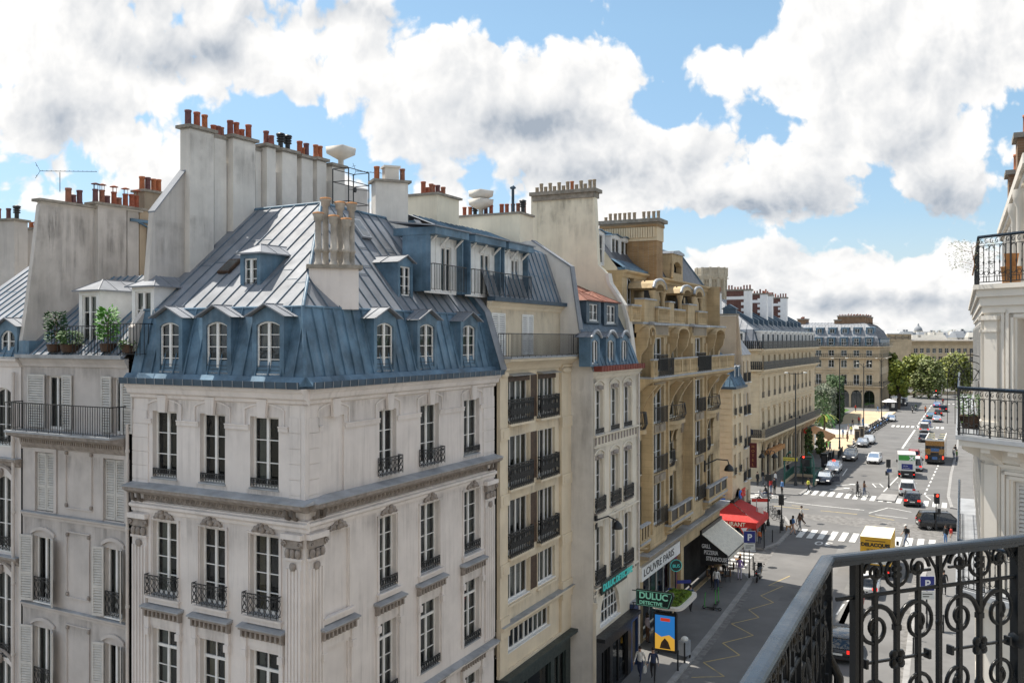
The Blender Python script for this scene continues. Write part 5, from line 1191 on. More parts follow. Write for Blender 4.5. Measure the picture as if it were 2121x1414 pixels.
for u0, u1, o_ in ((1352, 1378, .45), (1409, 1434, .2), (1436, 1456, .45)):
 a, c = FY.s(u0, o_), FY.s(u1, o_); m = (a + c) / 2; w = (c - a) / 2; zt_ = zterr + 2.05
 b = MB(FY, 'stone_gold')
 arc = [(m + w * t, zt_ + .52 * sqrt(max(1 - t * t, 0))) for t in [j / 6 - 1 for j in range(13)]]; inn = [(m + w * .62 * t, zt_ - .1 + .36 * sqrt(max(1 - t * t, 0))) for t in [1 - j / 6 for j in range(13)]]
 b.prism(arc + [(c - w * .38, zt_)] + inn + [(a + w * .38, zt_)], -1.1, o_ + .1, 'o');
 for x in (a + .1, c - .38): b.lathe((x + .14, o_ - .1, zterr), [(.2, 0), (.15, .15), (.13, 1.5), (.2, 1.7), (.24, 1.9)], 8)
 b.use('lead_ledge'); b.tube([(x_, o_ + .05, z_ + .03) for x_, z_ in arc], .10, 5); b.use('interior'); b._q(a + w * .38, c - w * .38, zterr, zt_ + .5, -.25); b.build('loggia', Yb)
b = MB(FY, 'stone_gold'); cornice(b, sY0, sY1, ztop, [(.3, 0), (.3, -.1), (.12, -.22), (.05, -.4)], -1.0); b.build('cornice', Yb)
zr3 = FY.zz(1290, 497, -3.6); so = -1.2
b = MB(FY, 'slate'); sM = FY.s(1377); b.poly((sY0, so, ztop), (sM, so, ztop), (sM, -3.2, zr3), (sY0, -3.2, zr3)); b.use('zinc'); b.poly((sY0, -3.2, zr3), (sM, -3.2, zr3), (sM, -8, zr3 + .8), (sY0, -8, zr3 + .8)); b.use('wall_ivory'); b.poly((sY0, so, ztop), (sY0, -3.2, zr3), (sY0, -9, zr3), (sY0, -9, ztop)); b.use('zinc_sky_tint'); b.tube([(sY0, -3.2, zr3), (sM, -3.2, zr3)], .10, 5); b.box(sY0, sM, -1.3, -.8, ztop - .02, ztop + .16)
b.poly((sY0, -.85, ztop + .1), (sM, -.85, ztop + .1), (sM, -1.8, ztop + .75), (sY0, -1.8, ztop + .75)); b.build('roof', Yb)
for u0, u1 in ((1235, 1250), (1268, 1284), (1287, 1305), (1328, 1343)):
 oD = -2.1; a, c = FY.s(u0, oD), FY.s(u1, oD); zb_ = FY.zz(1335, 566, oD)
 dormer(Yb, FY, a, c, zb_ + .05, zb_ + 1.75, oD, 1.8, .12, 0, 2, face='white_paint', roof='zinc_sky_tint', cheek=.18, over=.10, curtain=3, bars=False)
f = FPat(FY.s(1368), -.2); s0, s1 = f.s(1246), f.s(1360); zt_ = f.zz(1300, 463)
b = MB(f, 'brick_yellow'); b.box(s0, s1, -1.3, 0, ztop - 1, zt_ - 1.15); b.use('stone_pale'); b.box(s0 - .05, s1 + .05, -1.35, .05, zt_ - 1.15, zt_ - .15)
for i in range(22): x = s0 + .15 + (s1 - s0 - .3) * i / 21; b.box(x - .06, x + .06, .05, .13, zt_ - .95, zt_ - .3)
b.use('brick_yellow'); b.box(s0 - .1, s1 + .1, -1.4, .16, zt_ - .28, zt_ - .12); b.build('chimney_base', Yb)
chimney(Yb, f, s0 - .1, s1 + .1, -1.35, .12, zt_ - .12, zt_, [POT_SHORT, POT, POT, POT, POT, POT, POT, None, POT, POT, POT, POT], mat='stone_dark', slab=.22, over=.18, potmats=['pot_stone'])
a, c = FY.s(1378), sY1; m = (a + c) / 2
b = MB(FY, 'slate'); zt_ = FY.zz(1385, 517, -2)
for A_, B_, C_, D_ in (((a, so, ztop), (c, so, ztop), (c - 1.6, -2.6, zt_), (a + .3, -2.6, zt_)), ((a, -9, ztop), (a, so, ztop), (a + .3, -2.6, zt_), (a + .3, -8, zt_)), ((c, so, ztop), (c, -9, ztop), (c - 1.6, -8, zt_), (c - 1.6, -2.6, zt_)), ((a + .3, -2.6, zt_), (c - 1.6, -2.6, zt_), (c - 1.6, -8, zt_), (a + .3, -8, zt_))): b.poly(A_, B_, C_, D_)
b.use('zinc_sky_tint'); b.tube([(a, so, ztop), (a + .3, -2.6, zt_), (c - 1.6, -2.6, zt_), (c, so, ztop)], .09, 5); b.build('pavilion_roof', Yb)
oD = -.9; x0, x1 = FY.s(1392, oD), FY.s(1414, oD); z0, z1 = ztop, FY.zz(1400, 527, oD)
b = MB(FY, 'stone_gold'); b.wall(x0, x1, z0, z1, [(x0 + .35, x1 - .3, z0 + .5, z1 - .5)], oD, .4); b.archfill(x0 + .35, x1 - .3, z1 - .5, .3, oD, .4); b.poly((x0, oD, z0), (x0, oD, z1), (x0, -2.6, z1), (x0, -2.6, z0)); b.poly((x1, oD, z0), (x1, oD, z1), (x1, -2.6, z1), (x1, -2.6, z0)); b.use('interior'); b._q(x0 + .1, x1 - .1, z0, z1, oD - .45); b.use('lead_ledge')
mm = (x0 + x1) / 2; b.prism([(x0 - .1, z1), (x1 + .1, z1), (x1 + .05, z1 + .15), (mm, z1 + .3), (x0 - .05, z1 + .15)], -2.6, oD + .12, 'o'); b.use('stone_gold'); b.tube([(x0 - .2, oD + .05, z0 + .1), (x0 - .05, oD + .05, z0 + .7), (x0 + .05, oD, z0 + 1.2)], .12, 5); b.build('stone_dormer', Yb)
b = MB(FY, 'white_paint'); s0, s1 = FY.s(1330, .36), FY.s(1409, .36); b.box(s0, s1, .05, .35, zsh + .05, zsh + .85); k = b.build('shop_sign', Yb); text('LOUVRE PARIS', 'lettering', k, FY, s0 + .3, zsh + .27, .62, .36, 'black', font_sx=(s1 - s0 - .6) / 4.75, depth=.01)
b = MB(FY, 'stone_dark'); b.box(sY0 - .3, sY1 + .1, 0, .75, zsh + 1.3, zsh + 1.5); b.use('lead_ledge'); b.box(sY0 - .3, sY1 + .1, 0, .8, zsh + 1.5, zsh + 1.54); b.use('stone_gold'); b.box(sY0, sY1, 0, .12, zsh + .85, zsh + 1.3); b.build('string_course', Yb)
mat('shop_white', (.55, .55, .53), .5, .1, 3); mat('shop_teal', (.10, .30, .26), .6, .2, 2)
window(Yb, FY, sY0 + .9, p2[0] - 2.6, .2, zsh, -.1, 1, 2, sill=False, mat='shop_white', name='shop_window', bar=.06)
b = MB(FY, 'wood'); b.box(p2[0] - 2.0, p2[0] - .5, -.25, -.2, .1, zsh + .5); b.build('door', Yb)
b = MB(FY, 'shop_teal'); b.box(sY0 + 3.2, sY0 + 4.6, -.22, -.2, .9, zsh - .4); b.build('window_poster', Yb)
mat('banner_plum', (.13, .03, .08), .8, .1); b = MB(FY, 'banner_plum'); b.box(p2[0] - 2.55, p2[0] - 2.15, .15, .2, 1.8, zsh + .5); b.build('banner', Yb)
mat('awning_cream', (.62, .585, .50), .8, .10, 5, streak=.15); mat('awning_red', (.42, .018, .014), .75, .1, 2); mat('awning_orange', (.52, .25, .09), .8, .12, 3)
g0, g1 = 43.6, 49.8; gz0, gz1, gO = 2.6, 4.0, 2.1
b = MB(FY, 'black'); b.box(g0, g1, .02, .16, gz1 - .2, gz1 + .25); aw_ = b.build('awning', Yb)
b = MB(FY, 'awning_cream'); A_ = [(g0 + (g1 - g0) * i / 24, .15, gz1 + (.02 if i % 2 else 0)) for i in range(25)]; B_ = [(x, gO, gz0 + (.02 if i % 2 else 0)) for i, (x, _, _) in enumerate(A_)]; b.strip(A_, B_); b.strip(B_, [(x, gO + .02, gz0 - .28) for x, _, _ in A_]); b.use('iron'); b.rod((g0, gO, gz0), (g1, gO, gz0), .04); b.rod((g1 - .3, .2, gz1 - .5), (g1 - .3, gO, gz0), .03); b.build('awning_cloth', aw_)
fg = FPat(FA.s(0) + 0, 0); fg = Fr(*FY((g0, 0, 0))[:2], .898, -.44)
b = MB(fg, 'black'); b.prism([(.05, gz0 - .9), (gO - .15, gz0 - .5), (gO - .1, gz0 + .08), (.05, gz1 - .05)], -.02, .03, 'o'); k = b.build('side_panel', aw_)
for i, t_ in enumerate(('GRILL', 'PIZZERIA', 'STEAKHOUSE')): text(t_, 'lettering', k, fg, .16 + i * .16, 3.05 - i * .43, .40, .05, 'white', font_sx=.62, depth=.006, bold=.008)
for r in wr: stain(Yb, FY, sY0, sY1, r[0] - 1.6, r[0] + .2, .006, 'soot_heavy')
stain(Yb, FY, sY0, sY1, zslab - 3.4, zslab - .8, .008, 'soot_heavy'); stain(Yb, FY, sY0, sY1, zlb - 3.5, zlb - .9, .008, 'soot_heavy')
FW = FA.off(0, -.9); sW0, sW1 = FW.s(1516), FW.s(1540)
W = thing('cafe_corner_house', 'narrow cream corner house with a red cafe awning round its foot', 'building', FW((sW0, 0, 0)))
FWs = FPat(sW0, -.9)          # side front, faces the eye
zW = FW.zz(1516, 803)
cW = [(FW.s(1519.5), FW.s(1524.5)), (FW.s(1530), FW.s(1535))]; rW = [(FW.zz(1522, 859), FW.zz(1522, 816)), (FW.zz(1522, 921), FW.zz(1522, 879)), (FW.zz(1522, 982), FW.zz(1522, 941))]
b = MB(FW, 'stone_pale'); b.wall(0 + sW0, sW1, 0, zW, [(p, q, *r) for p, q in cW for r in rW] + [(sW0 + 1.2, sW1 - .9, .2, FW.zz(1530, 1010))], 0, .25); b.archfill(sW0 + 1.2, sW1 - .9, FW.zz(1530, 1010), .8, 0, .25); b.use('interior'); b._q(sW0 + .02, sW1, .1, zW - .1, -.7)
b.use('stone_pale'); b.fr = FWs; b.wall(-7, 0, 0, zW, [], 0); b.poly((-7, 0, 0), (-7, -4.5, 0), (-7, -4.5, zW), (-7, 0, zW)); b.build('wall', W)
for fr, s0, s1 in ((FW, sW0 + .02, sW0 + .5), (FWs, -1.7, -.02)):
 b = MB(fr, 'stone_pale'); n = int((zW - 4.5) / .5)
 for i in range(n): b.box(s0, s1, 0, .04, 4.3 + i * .5, 4.3 + i * .5 + .45)
 b.build('quoin', W)
for p, q in cW:
 for r in rW: window(W, FW, p, q, r[0], r[1], -.15, 3, curtain=1, mat='cream_paint'); b = MB(FW, 'stone_pale'); b.box(p - .1, q + .1, 0, .22, r[0] - .22, r[0] - .02); b.build('window_sill', W); railing(W, FW, p, q, r[0], .6, .1, 'scroll', .1, r=.014)
b = MB(FW, 'zinc_sky_tint'); zm = zW + 2.0; zinc_face(b, [(sW0 - .2, .25, zW), (sW1, .25, zW), (sW1, -.7, zm), (sW0 + .6, -.7, zm)], .5); b.fr = FWs; zinc_face(b, [(-7, .2, zW), (.25, .2, zW), (-.7, -.6, zm), (-7, -.6, zm)], .5)
b.fr = FW; b.use('zinc'); zt_ = FW.zz(1490, 690, -3.5); zinc_face(b, [(sW0 + .6, -.7, zm), (sW1, -.7, zm), (sW1, -4.6, zt_), (sW0 + .6, -4.6, zt_)], .4, seam='zinc_sky_tint'); b.use('zinc_dark'); b.box(sW0 - .2, sW1, .2, .38, zW - .12, zW + .1); b.fr = FWs; b.box(-7, .3, .18, .34, zW - .12, zW + .1); b.build('roof', W)
for u in (1521, 1529): p = FW.s(u, -.1); dormer(W, FW, p, p + .75, zW + .35, zW + 1.65, -.1, .6, .1, 0, 1, cheek=.1, over=.06, bars=False)
fT = FPat(sW1 + .0, -.9); b = MB(fT, 'wall_tan'); tp = [(-9, 8), (-.0, 8), fT.sz(1536, 747), fT.sz(1527, 651), fT.sz(1430, 652), (-9, 8)]
tp = [(min(x, 0), z) for x, z in tp]; b.prism(tp, -.5, 0, 'o'); ga = b.build('gable_wall', W)
s0, s1 = fT.sz(1489, 655)[0], fT.sz(1526, 655)[0]; b = MB(fT, 'wall_tan'); b.box(s0, s1, 0, .25, zW, fT.zz(1500, 655)); b.build('flue_pier', ga); chimney(ga, fT, s0 - 2.2, s1, -.6, .28, fT.zz(1500, 653) - .1, fT.zz(1500, 653), [POT_SHORT, POT, POT, None, COWL, None], slab=.14, over=.1)
b = MB(fT, 'zinc_dark'); s = fT.s(1500); b.box(s - .1, s + 1.1, -.5, .1, fT.zz(1500, 652), fT.zz(1500, 640)); b.prism([(s - .25, fT.zz(1500, 640)), (s + 1.25, fT.zz(1500, 640)), (s + .5, fT.zz(1500, 630))], -.6, .2, 'o'); b.build('ventilation_box', ga)
az1, az0, aO = 3.55, 2.45, 2.7
def flight(fr, s0, s1, skew0, skew1):
 A_ = [(s0 + (s1 - s0) * i / 10, .1, az1) for i in range(11)]; B_ = [(s0 - skew0 + (s1 + skew1 - s0 + skew0) * i / 10, aO, az0) for i in range(11)]
 b = MB(fr, 'awning_red'); b.strip(A_, B_); b.strip(B_, [(x, aO + .03, az0 - .5) for x, _, _ in B_]); b.use('black'); b.box(s0, s1, .0, .2, az1 - .02, az1 + .22); return b
k = flight(FW, sW0, sW0 + 2.4, aO, 0).build('awning', W); b = flight(FWs, -4.6, 0, 0, aO); k2 = b.build('awning', W)
text('CAFE  RESTAURANT', 'lettering', k2, FWs, -2.6, az0 - .40, .48, aO + .05, 'cream_paint', font_sx=1.0, depth=.005, bold=.006)
mat('neon_blue', (.02, .16, .62), .5, .1); mat('neon_red', (.62, .03, .02), .5, .1)
b = MB(FW, 'black'); b.box(sW0 + .2, sW0 + 3.0, .5, .62, az1 + .25, az1 + .35); k = b.build('shop_sign', W); text('C', 'lettering', k, FW, sW0 + .3, az1 + .3, 1.0, .6, 'neon_blue', depth=.06, bold=.03); text('AFE', 'lettering', k, FW, sW0 + 1.0, az1 + .3, 1.0, .6, 'neon_red', depth=.06, bold=.03); text('CAFE', 'lettering', k, FWs, -2.6, az1 + .3, .9, .5, 'neon_blue', depth=.06, bold=.03)
for fr, s0, s1 in ((FW, sW0 + .1, sW1), (FWs, -5, -.1)): b = MB(fr, 'shop_black'); b.wall(s0, s1, .1, az1 - .2, [(s0 + .4, s1 - .4, .6, 2.8)], .05, .12); b.use('interior'); b._q(s0, s1, .1, 3.5, -.4); b.build('shopfront', W)
b = MB(FY, 'iron'); s, z = FY.s(1460, .6), FY.zz(1460, 962, .6); b.box(s - .1, s + .1, .5, .65, z - .5, z + .3); b.tube([(s, .6, z), (s + .6, 1.3, z + .35), (s + .9, 2.0, z + .3), (s + .9, 2.1, z)], .05, 6); b.lathe((s + .9, 2.1, z - .45), [(.34, 0), (.35, .08), (.24, .32), (.08, .46)], 10); b.build('wall_lamp', Yb)
sN0, sN1 = sW1 + .05, sW1 + 4.6
N_ = thing('sliver_house', 'thin dark cream house front between the cafe house and the long arcaded building', 'house', FW((sN0, -.4, 0))); zN = FW.zz(1545, 735)
b = MB(FW, 'stone_haus'); wn = [(sN0 + .7, sN0 + 1.7), (sN0 + 2.6, sN0 + 3.6)]; rn = [(zN - 2.6 - 3.1 * k, zN - .6 - 3.1 * k) for k in range(5)]; b.wall(sN0, sN1, 0, zN, [(p, q, *r) for p, q in wn for r in rn], -.3, .2); b.use('interior'); b._q(sN0, sN1, 0, zN, -.9); b.use('stone_haus'); b.poly((sN1, -.3, 0), (sN1, -8, 0), (sN1, -8, zN), (sN1, -.3, zN)); b.build('wall', N_)
b = MB(FW, 'zinc'); b.hexa([(sN0, -.2, zN), (sN1, -.2, zN), (sN1, -8, zN), (sN0, -8, zN), (sN0, -1.6, zN + 2), (sN1, -1.6, zN + 2), (sN1, -7, zN + 2), (sN0, -7, zN + 2)]); b.build('roof', N_)
for p, q in wn:
 for r in rn: window(N_, FW, p, q, r[0], r[1], -.45, 2, curtain=1); railing(N_, FW, p - .1, q + .1, r[0], .9, -.1, 'bars', .14, .2, r=.02)
mat('sign_plum', (.10, .015, .02), .5, .1)
fz2 = Fr(*FW((sN0 + .3, .0, 0))[:2], .898, -.44); b = MB(fz2, 'sign_plum'); zs = FW.zz(1552, 968, .5); b.box(.5, 1.15, -.08, .08, zs, zs + 2.3); k = b.build('hanging_sign', N_)
for i, ch_ in enumerate('HOTEL'): text(ch_, 'lettering', k, fz2, .82, zs + 1.85 - i * .42, .36, .1, 'awning_orange', 'CENTER', depth=.005)
def far_window(parent, fr, a, c, zb, zt, o=-.2, rows=3, curtain=1, mat='cream_paint', pane='pane', arch=0):
 return window(parent, fr, a, c, zb, zt, o, rows, 0, arch, mat=mat, curtain=curtain, sill=False, jamb=.09, bar=.05, pane=pane)
def long_rail(parent, fr, a, c, z, h, o, pitch=.22, ends=0.0, r=.05, name='balcony_railing', cross=True):
 b = MB(fr, 'black'); segs = [((a, o), (c, o))]
 if ends: segs += [((a, o), (a, o - ends)), ((c, o), (c, o - ends))]
 for (x0, y0), (x1, y1) in segs:
  L = math.hypot(x1 - x0, y1 - y0); n = max(1, int(L / pitch)); f = lambda t, zz_: (x0 + (x1 - x0) * t, y0 + (y1 - y0) * t, zz_)
  b.tube([f(0, z + h), f(1, z + h)], .035, 4); b.tube([f(0, z + .08), f(1, z + .08)], .025, 4); b.tube([f(0, z + h - .2), f(1, z + h - .2)], .02, 4)
  for i in range(n + 1):
   b.add([f(i / n - r / L, z), f(i / n + r / L, z), f(i / n + r / L, z + h), f(i / n - r / L, z + h)], [(0, 1, 2, 3)])
   if cross and i < n: b.add([f(i / n, z + .1), f((i + .12) / n, z + .1), f((i + 1) / n, z + h - .2), f((i + .88) / n, z + h - .2)], [(0, 1, 2, 3)])
 return b.build(name, parent)
FR_ = Fr(30.9, 114.8, .53, 1.0); LR = 39.3;
FRs = Fr(30.9, 114.8, .898, -.44)
Rb = thing('arcaded_building', 'long cream building with arcaded ground floor, black balconies and a row of brick stacks', 'building', (30.9, 114.8, 0))
zR = lambda v: FR_.zz(1590, v)
cols = [FR_.s(1480 + x / 4.418) for x in (445, 497, 550, 597, 643, 686, 727, 765, 803, 838, 872)]
zt_b, zm_b, zl_b = zR(722), zR(763), zR(898)
fl = [(zm_b + .3, zR(735)), (zR(821), zR(781)), (zR(884), zR(849))]; ar = (zR(962), zR(908)); ww = .62
ops = [(c - ww, c + ww, *r) for c in cols for r in fl] + [(c - 1.15, c + 1.15, .3, ar[1]) for c in cols]
b = MB(FR_, 'stone_pale'); b.wall(0, LR, 0, zt_b, ops, 0, .35)
for c in cols: b.archfill(c - 1.15, c + 1.15, ar[1], 1.1, 0, .35)
b.use('interior'); b._q(.1, LR, 0, zt_b, -1.0); b.use('stone_pale')
zwin = [(a_, b_) for a_, b_ in fl]
b.fr = FRs; sw = [-2.2, -6.0, -9.8]; b.wall(-30, 0, 0, zt_b, [(x - .6, x + .6, *r) for x in sw for r in fl], 0, .3); b.use('interior'); b._q(-30, -.1, 0, zt_b, -1.0); b.use('stone_pale')
b.fr = FR_; b.poly((LR, 0, 0), (LR, -14, 0), (LR, -14, zt_b), (LR, 0, zt_b)); b.build('wall', Rb)
for c in cols:
 for i, r in enumerate(fl):
  far_window(Rb, FR_, c - ww, c + ww, r[0], r[1], -.25, 3, curtain=(1, 0, 0)[int(c * 7 + i) % 3])
  if i: long_rail(Rb, FR_, c - ww, c + ww, r[0], .7, .05, .18, name='window_railing', cross=False)
 k = far_window(Rb, FR_, c - 1.15, c + 1.15, .3, ar[1], -.3, 3, curtain=0, mat='dark_brown', pane='pane_bright', arch=1.1); k.name = 'shop_window'
 b = MB(FR_, 'stone_pale'); b.box(c - .95, c + .95, 0, .35, fl[2][1] + .32, fl[2][1] + .5); b.box(c - .8, c + .8, 0, .15, fl[2][1] + .1, fl[2][1] + .32); b.build('lintel', Rb)
 b = MB(FR_, 'stone_pale'); b.tube([(c + 1.3 * cos(pi * j / 8), .03, ar[1] - 1.1 + 1.25 * sin(pi * j / 8)) for j in range(9)], .10, 4); b.build('arch_moulding', Rb)
for x in sw:
 for r in fl: far_window(Rb, FRs, x - .6, x + .6, r[0], r[1], -.25, 3)
for z_, o_ in ((zt_b, .75), (zm_b, .8), (zl_b, 1.0)):
 b = MB(FR_, 'stone_pale'); b.box(-o_ * .6, LR + .3, -.1, o_, z_ - .22, z_); b.box(-.3, LR + .2, -.1, o_ * .6, z_ - .5, z_ - .22); b.fr = FRs; b.box(-30, o_ * .55, -.1, o_ * .9, z_ - .22, z_ - .01)
 b.fr = FR_
 if z_ == zl_b:
  for c in cols: b.prism([(0, z_ - .5), (.8, z_ - .5), (.2, z_ - 1.3), (0, z_ - 1.3)], c + 1.55, c + 1.95, 's')
 b.build('balcony', Rb)
 long_rail(Rb, FR_, -.5, LR + .2, z_, 1.0, o_ - .08, .20, .0, r=.085); long_rail(Rb, FRs, -29, .4, z_, 1.0, o_ * .9 - .08, .24, .0, r=.08)
for z_ in (zR(833), zR(775)): b = MB(FR_, 'stone_pale'); b.box(0, LR, -.02, .16, z_, z_ + .18); b.build('string_course', Rb)
for fr, a, c in ((FR_, .05, 1.1), (FRs, -1.3, -.05)):
 b = MB(fr, 'stone_pale')
 for i in range(int((zm_b - zl_b) / .62)): b.box(a, c, 0, .06, zl_b + .1 + i * .62, zl_b + .1 + i * .62 + .55)
 b.build('quoin', Rb)
downpipe(Rb, FRs, -1.5, .1, 0, zt_b, .09)
z1 = zt_b + 2.5; zr = FR_.zz(1560, 640, -6) + .9
b = MB(FR_, 'zinc_dark'); zinc_face(b, [(0, -.1, zt_b), (LR, -.1, zt_b), (LR, -.9, z1), (.9, -.9, z1)], 1.0, cross=False); b.use('zinc'); zinc_face(b, [(.9, -.9, z1), (LR, -.9, z1), (LR - 4, -6.5, zr), (5.5, -6.5, zr)], .9, .06, .07, cross=False, seam='zinc_dark')
b.fr = None; q = lambda s, o, z: FR_((s, o, z)); b.use('zinc')
e0, e1 = FRs((-14, -.1, zt_b)), FRs((-.0, -.1, zt_b)); zinc_face(b, [FRs((-14, -.1, zt_b)), FRs((0, -.1, zt_b)), q(.9, -.9, z1), FRs((-14, -.9, z1))], .9, seam='zinc_dark', cross=False); zinc_face(b, [FRs((-14, -.9, z1)), q(.9, -.9, z1), q(5.5, -6.5, zr), FRs((-14, -5.5, zr))], .9, seam='zinc_dark', cross=False)
b.poly(FRs((-14, -5.5, zr)), q(5.5, -6.5, zr), q(LR - 4, -6.5, zr), q(LR - 4, -14, zr)); b.poly(q(LR, 0, zt_b), q(LR, -14, zt_b), q(LR - 4, -14, zr), q(LR - 4, -6.5, zr), q(LR, -.9, z1)); b.build('roof', Rb)
nD = 13
for i in range(nD):
 c = 2.4 + (LR - 4) * i / (nD - 1) if i else 2.4
 b = MB(FR_, 'white_paint'); b.box(c - .95, c - .72, -.7, .02, zt_b + .02, z1 - .35); b.box(c + .72, c + .95, -.7, .02, zt_b + .02, z1 - .35); b.box(c - .72, c + .72, -.4, .0, z1 - .6, z1 - .35); b.use('interior'); b._q(c - .72, c + .72, zt_b, z1 - .4, -.35); b.use('white_paint'); b.box(c - 1.1, c + 1.1, -1.2, .16, z1 - .35, z1 - .15); d = b.build('dormer', Rb)
 far_window(d, FR_, c - .72, c + .72, zt_b + .1, z1 - .6, -.1, 2, curtain=0, mat='zinc_dark')
 t = .30
 if i < nD - 1:
  c2 = c + 1.4; P = lambda t_, dz: (c2 + (0) * t_, -.9 - 5.6 * t_, z1 + (zr - z1) * t_ + dz)
  b = MB(FR_, 'zinc_dark'); a_, e_ = P(.12, .05), P(.68, .05); b.hexa([(c2 - .3, a_[1], a_[2] - .1), (c2 + .3, a_[1], a_[2] - .1), (c2 + .3, e_[1], e_[2] - .1), (c2 - .3, e_[1], e_[2] - .1), (c2 - .3, a_[1] + .0, a_[2] + .75), (c2 + .3, a_[1] + .0, a_[2] + .75), (c2 + .3, e_[1], e_[2] + .12), (c2 - .3, e_[1], e_[2] + .12)]); b.build('roof_window', Rb)
dormer(Rb, FRs, -3.4, -2.0, zt_b + .1, z1 - .5, -.05, .8, .3, 0, 2, face='white_paint', roof='zinc_sky_tint', cheek=.15, over=.12, bars=False)
def brick_stack(s, u0, u1, v1, o_b=0.0, pots=6):
 f = Fr(*FR_((s, 0, 0))[:2], .898, -.44); a, c = f.s(u0), f.s(u1); zt_ = f.zz((u0 + u1) / 2, v1)
 b = MB(f, 'brick_red'); b.box(a, c - .9, -1.0, 0, z1, zt_); b.use('white'); b.box(a, c - .9, -1.02, .03, zt_ - 1.15, zt_ - .75); b.box(c - .9, c, -1.04, .04, z1 - .4, zt_)
 for k in range(5): b.box(c - 1.25, c - .85, -1.03, .035, z1 + .8 + k * .8, z1 + 1.2 + k * .8)
 k = b.build('chimney_base', Rb); chimney(k, f, a, c, -1.0, 0, zt_ - .02, zt_, pots, slab=.2, over=.12)
brick_stack(5, 1505, 1555, 602, pots=8); brick_stack(13, 1552, 1588, 610, pots=6); brick_stack(19.5, 1578, 1599, 613, pots=3); brick_stack(27, 1597, 1629, 618, pots=6)
brick_stack(.5, 1462, 1491, 607, pots=7)
b = MB(FR_, 'black'); b.box(LR - 9, LR - 1, .0, .2, 3.9, 4.2); aw = b.build('awning', Rb); b = MB(FR_, 'awning_orange'); A_ = [(LR - 9 + i * .5, .2, 4.0) for i in range(17)]; B_ = [(x, 3.4, 2.7) for x, _, _ in A_]; b.strip(A_, B_); b.strip(B_, [(x, 3.42, 2.3) for x, _, _ in B_]); b.build('awning_cloth', aw)
b = MB(FR_, 'neon_red'); b.box(LR - 11, LR - 9.3, .3, 1.2, 3.7, 4.3); b.build('shop_sign', Rb)
b = MB(FR_, 'awning_orange'); b.box(3, 12, .1, .8, 3.2, 3.75); b.build('awning', Rb)
for fr, s, z_ in ((FRs, -1.2, 6.0), (FRs, -1.9, 2.5)):
 b = MB(fr, 'shop_blue'); b.prism([(s - .45, z_), (s + .45, z_), (s + .45, z_ + .5), (s + .25, z_ + .75), (s - .25, z_ + .75), (s - .45, z_ + .5)], .05, .09, 'o'); b.build('street_plate', Rb)
FH = Fr(95, 237, 1.574, -1.0); FHs = Fr(95, 237, .505, 1.0); LH, LHs = 44.0, 31.5
H = thing('grey_roofed_building', 'stone apartment building with rounded pale zinc roof and arched ground floor across the square', 'building', (95, 237, 0))
zH_ = lambda v: FH.zz(1752, v)
hc = [FH.s(1640 + x / 5.89) for x in (326, 480, 634, 787, 943)]; sp = hc[1] - hc[0]; hc = [hc[0] - sp * k for k in range(6, 0, -1)] + hc
rows = [(zH_(737), zH_(725)), (zH_(761), zH_(745)), (zH_(796), zH_(775))]
zt_b = zH_(717); side = [2.0 + 2.45 * k for k in range(12)]
b = MB(FH, 'stone_haus'); b.wall(-LH, 0, 0, zt_b, [(c - .75, c + .75, *r) for c in hc for r in rows] + [(c - 1.35, c + 1.35, .2, zH_(807)) for c in hc], 0, .4)
for c in hc: b.archfill(c - 1.35, c + 1.35, zH_(807), 1.3, 0, .4)
b.use('interior'); b._q(-LH, -.1, 0, zt_b, -1); b.use('stone_haus'); b.fr = FHs; b.wall(0, LHs, 0, zt_b, [(c - .6, c + .6, *r) for c in side for r in rows] + [(c - .9, c + .9, .2, 5.0) for c in side], 0, .35); b.use('interior'); b._q(.1, LHs, 0, zt_b, -1); b.use('stone_haus'); b.poly((LHs, 0, 0), (LHs, -14, 0), (LHs, -14, zt_b), (LHs, 0, zt_b)); b.build('wall', H)
for c in hc[4:]:
 for i, r in enumerate(rows): far_window(H, FH, c - .75, c + .75, r[0], r[1], -.2, 2, curtain=(0, 1, 3)[int(c * 3 + i) % 3], mat='white_paint')
 w_ = far_window(H, FH, c - 1.35, c + 1.35, .2, zH_(807), -.3, 2, curtain=0, mat='shop_green', arch=1.3, pane='pane_bright'); w_.name = 'shop_window'
 b = MB(FH, 'stone_haus'); b.box(c - 1.2, c + 1.2, 0, .3, rows[2][1] + .4, rows[2][1] + .75); b.build('lintel', H)
for c in side:
 for i, r in enumerate(rows): far_window(H, FHs, c - .6, c + .6, r[0], r[1], -.2, 2, mat='cream_paint', curtain=i % 2)
for z_ in (zt_b, zH_(740), zH_(798)):
 b = MB(FH, 'stone_haus'); b.box(-LH, .5, -.1, .9, z_ - .3, z_); b.fr = FHs; b.box(-.0, LHs, -.1, .9, z_ - .3, z_ - .005); b.build('balcony', H); long_rail(H, FH, -LH, .5, z_, 1.0, .8, .5, cross=False, r=.045); long_rail(H, FHs, 0, LHs, z_, 1.0, .8, .5, cross=True, r=.08)
for z_ in (zH_(765), zH_(744)): b = MB(FH, 'stone_haus'); b.box(-LH, .1, -.02, .25, z_ - .1, z_ + .2); b.build('string_course', H)
zt2 = zH_(667); P = [(0, zt_b), (-.5, zt_b + 2.2), (-1.6, zt_b + 4.2), (-3.4, zt2 - .6), (-5, zt2)]
b = MB(FH, 'zinc')
for (o0, za), (o1, zb_) in zip(P, P[1:]): zinc_face(b, [(-LH, o0, za), (o0 * 1.1, o0, za), (o1 * 1.1, o1, zb_), (-LH, o1, zb_)], .85, .07, .09, cross=False)
b.fr = None
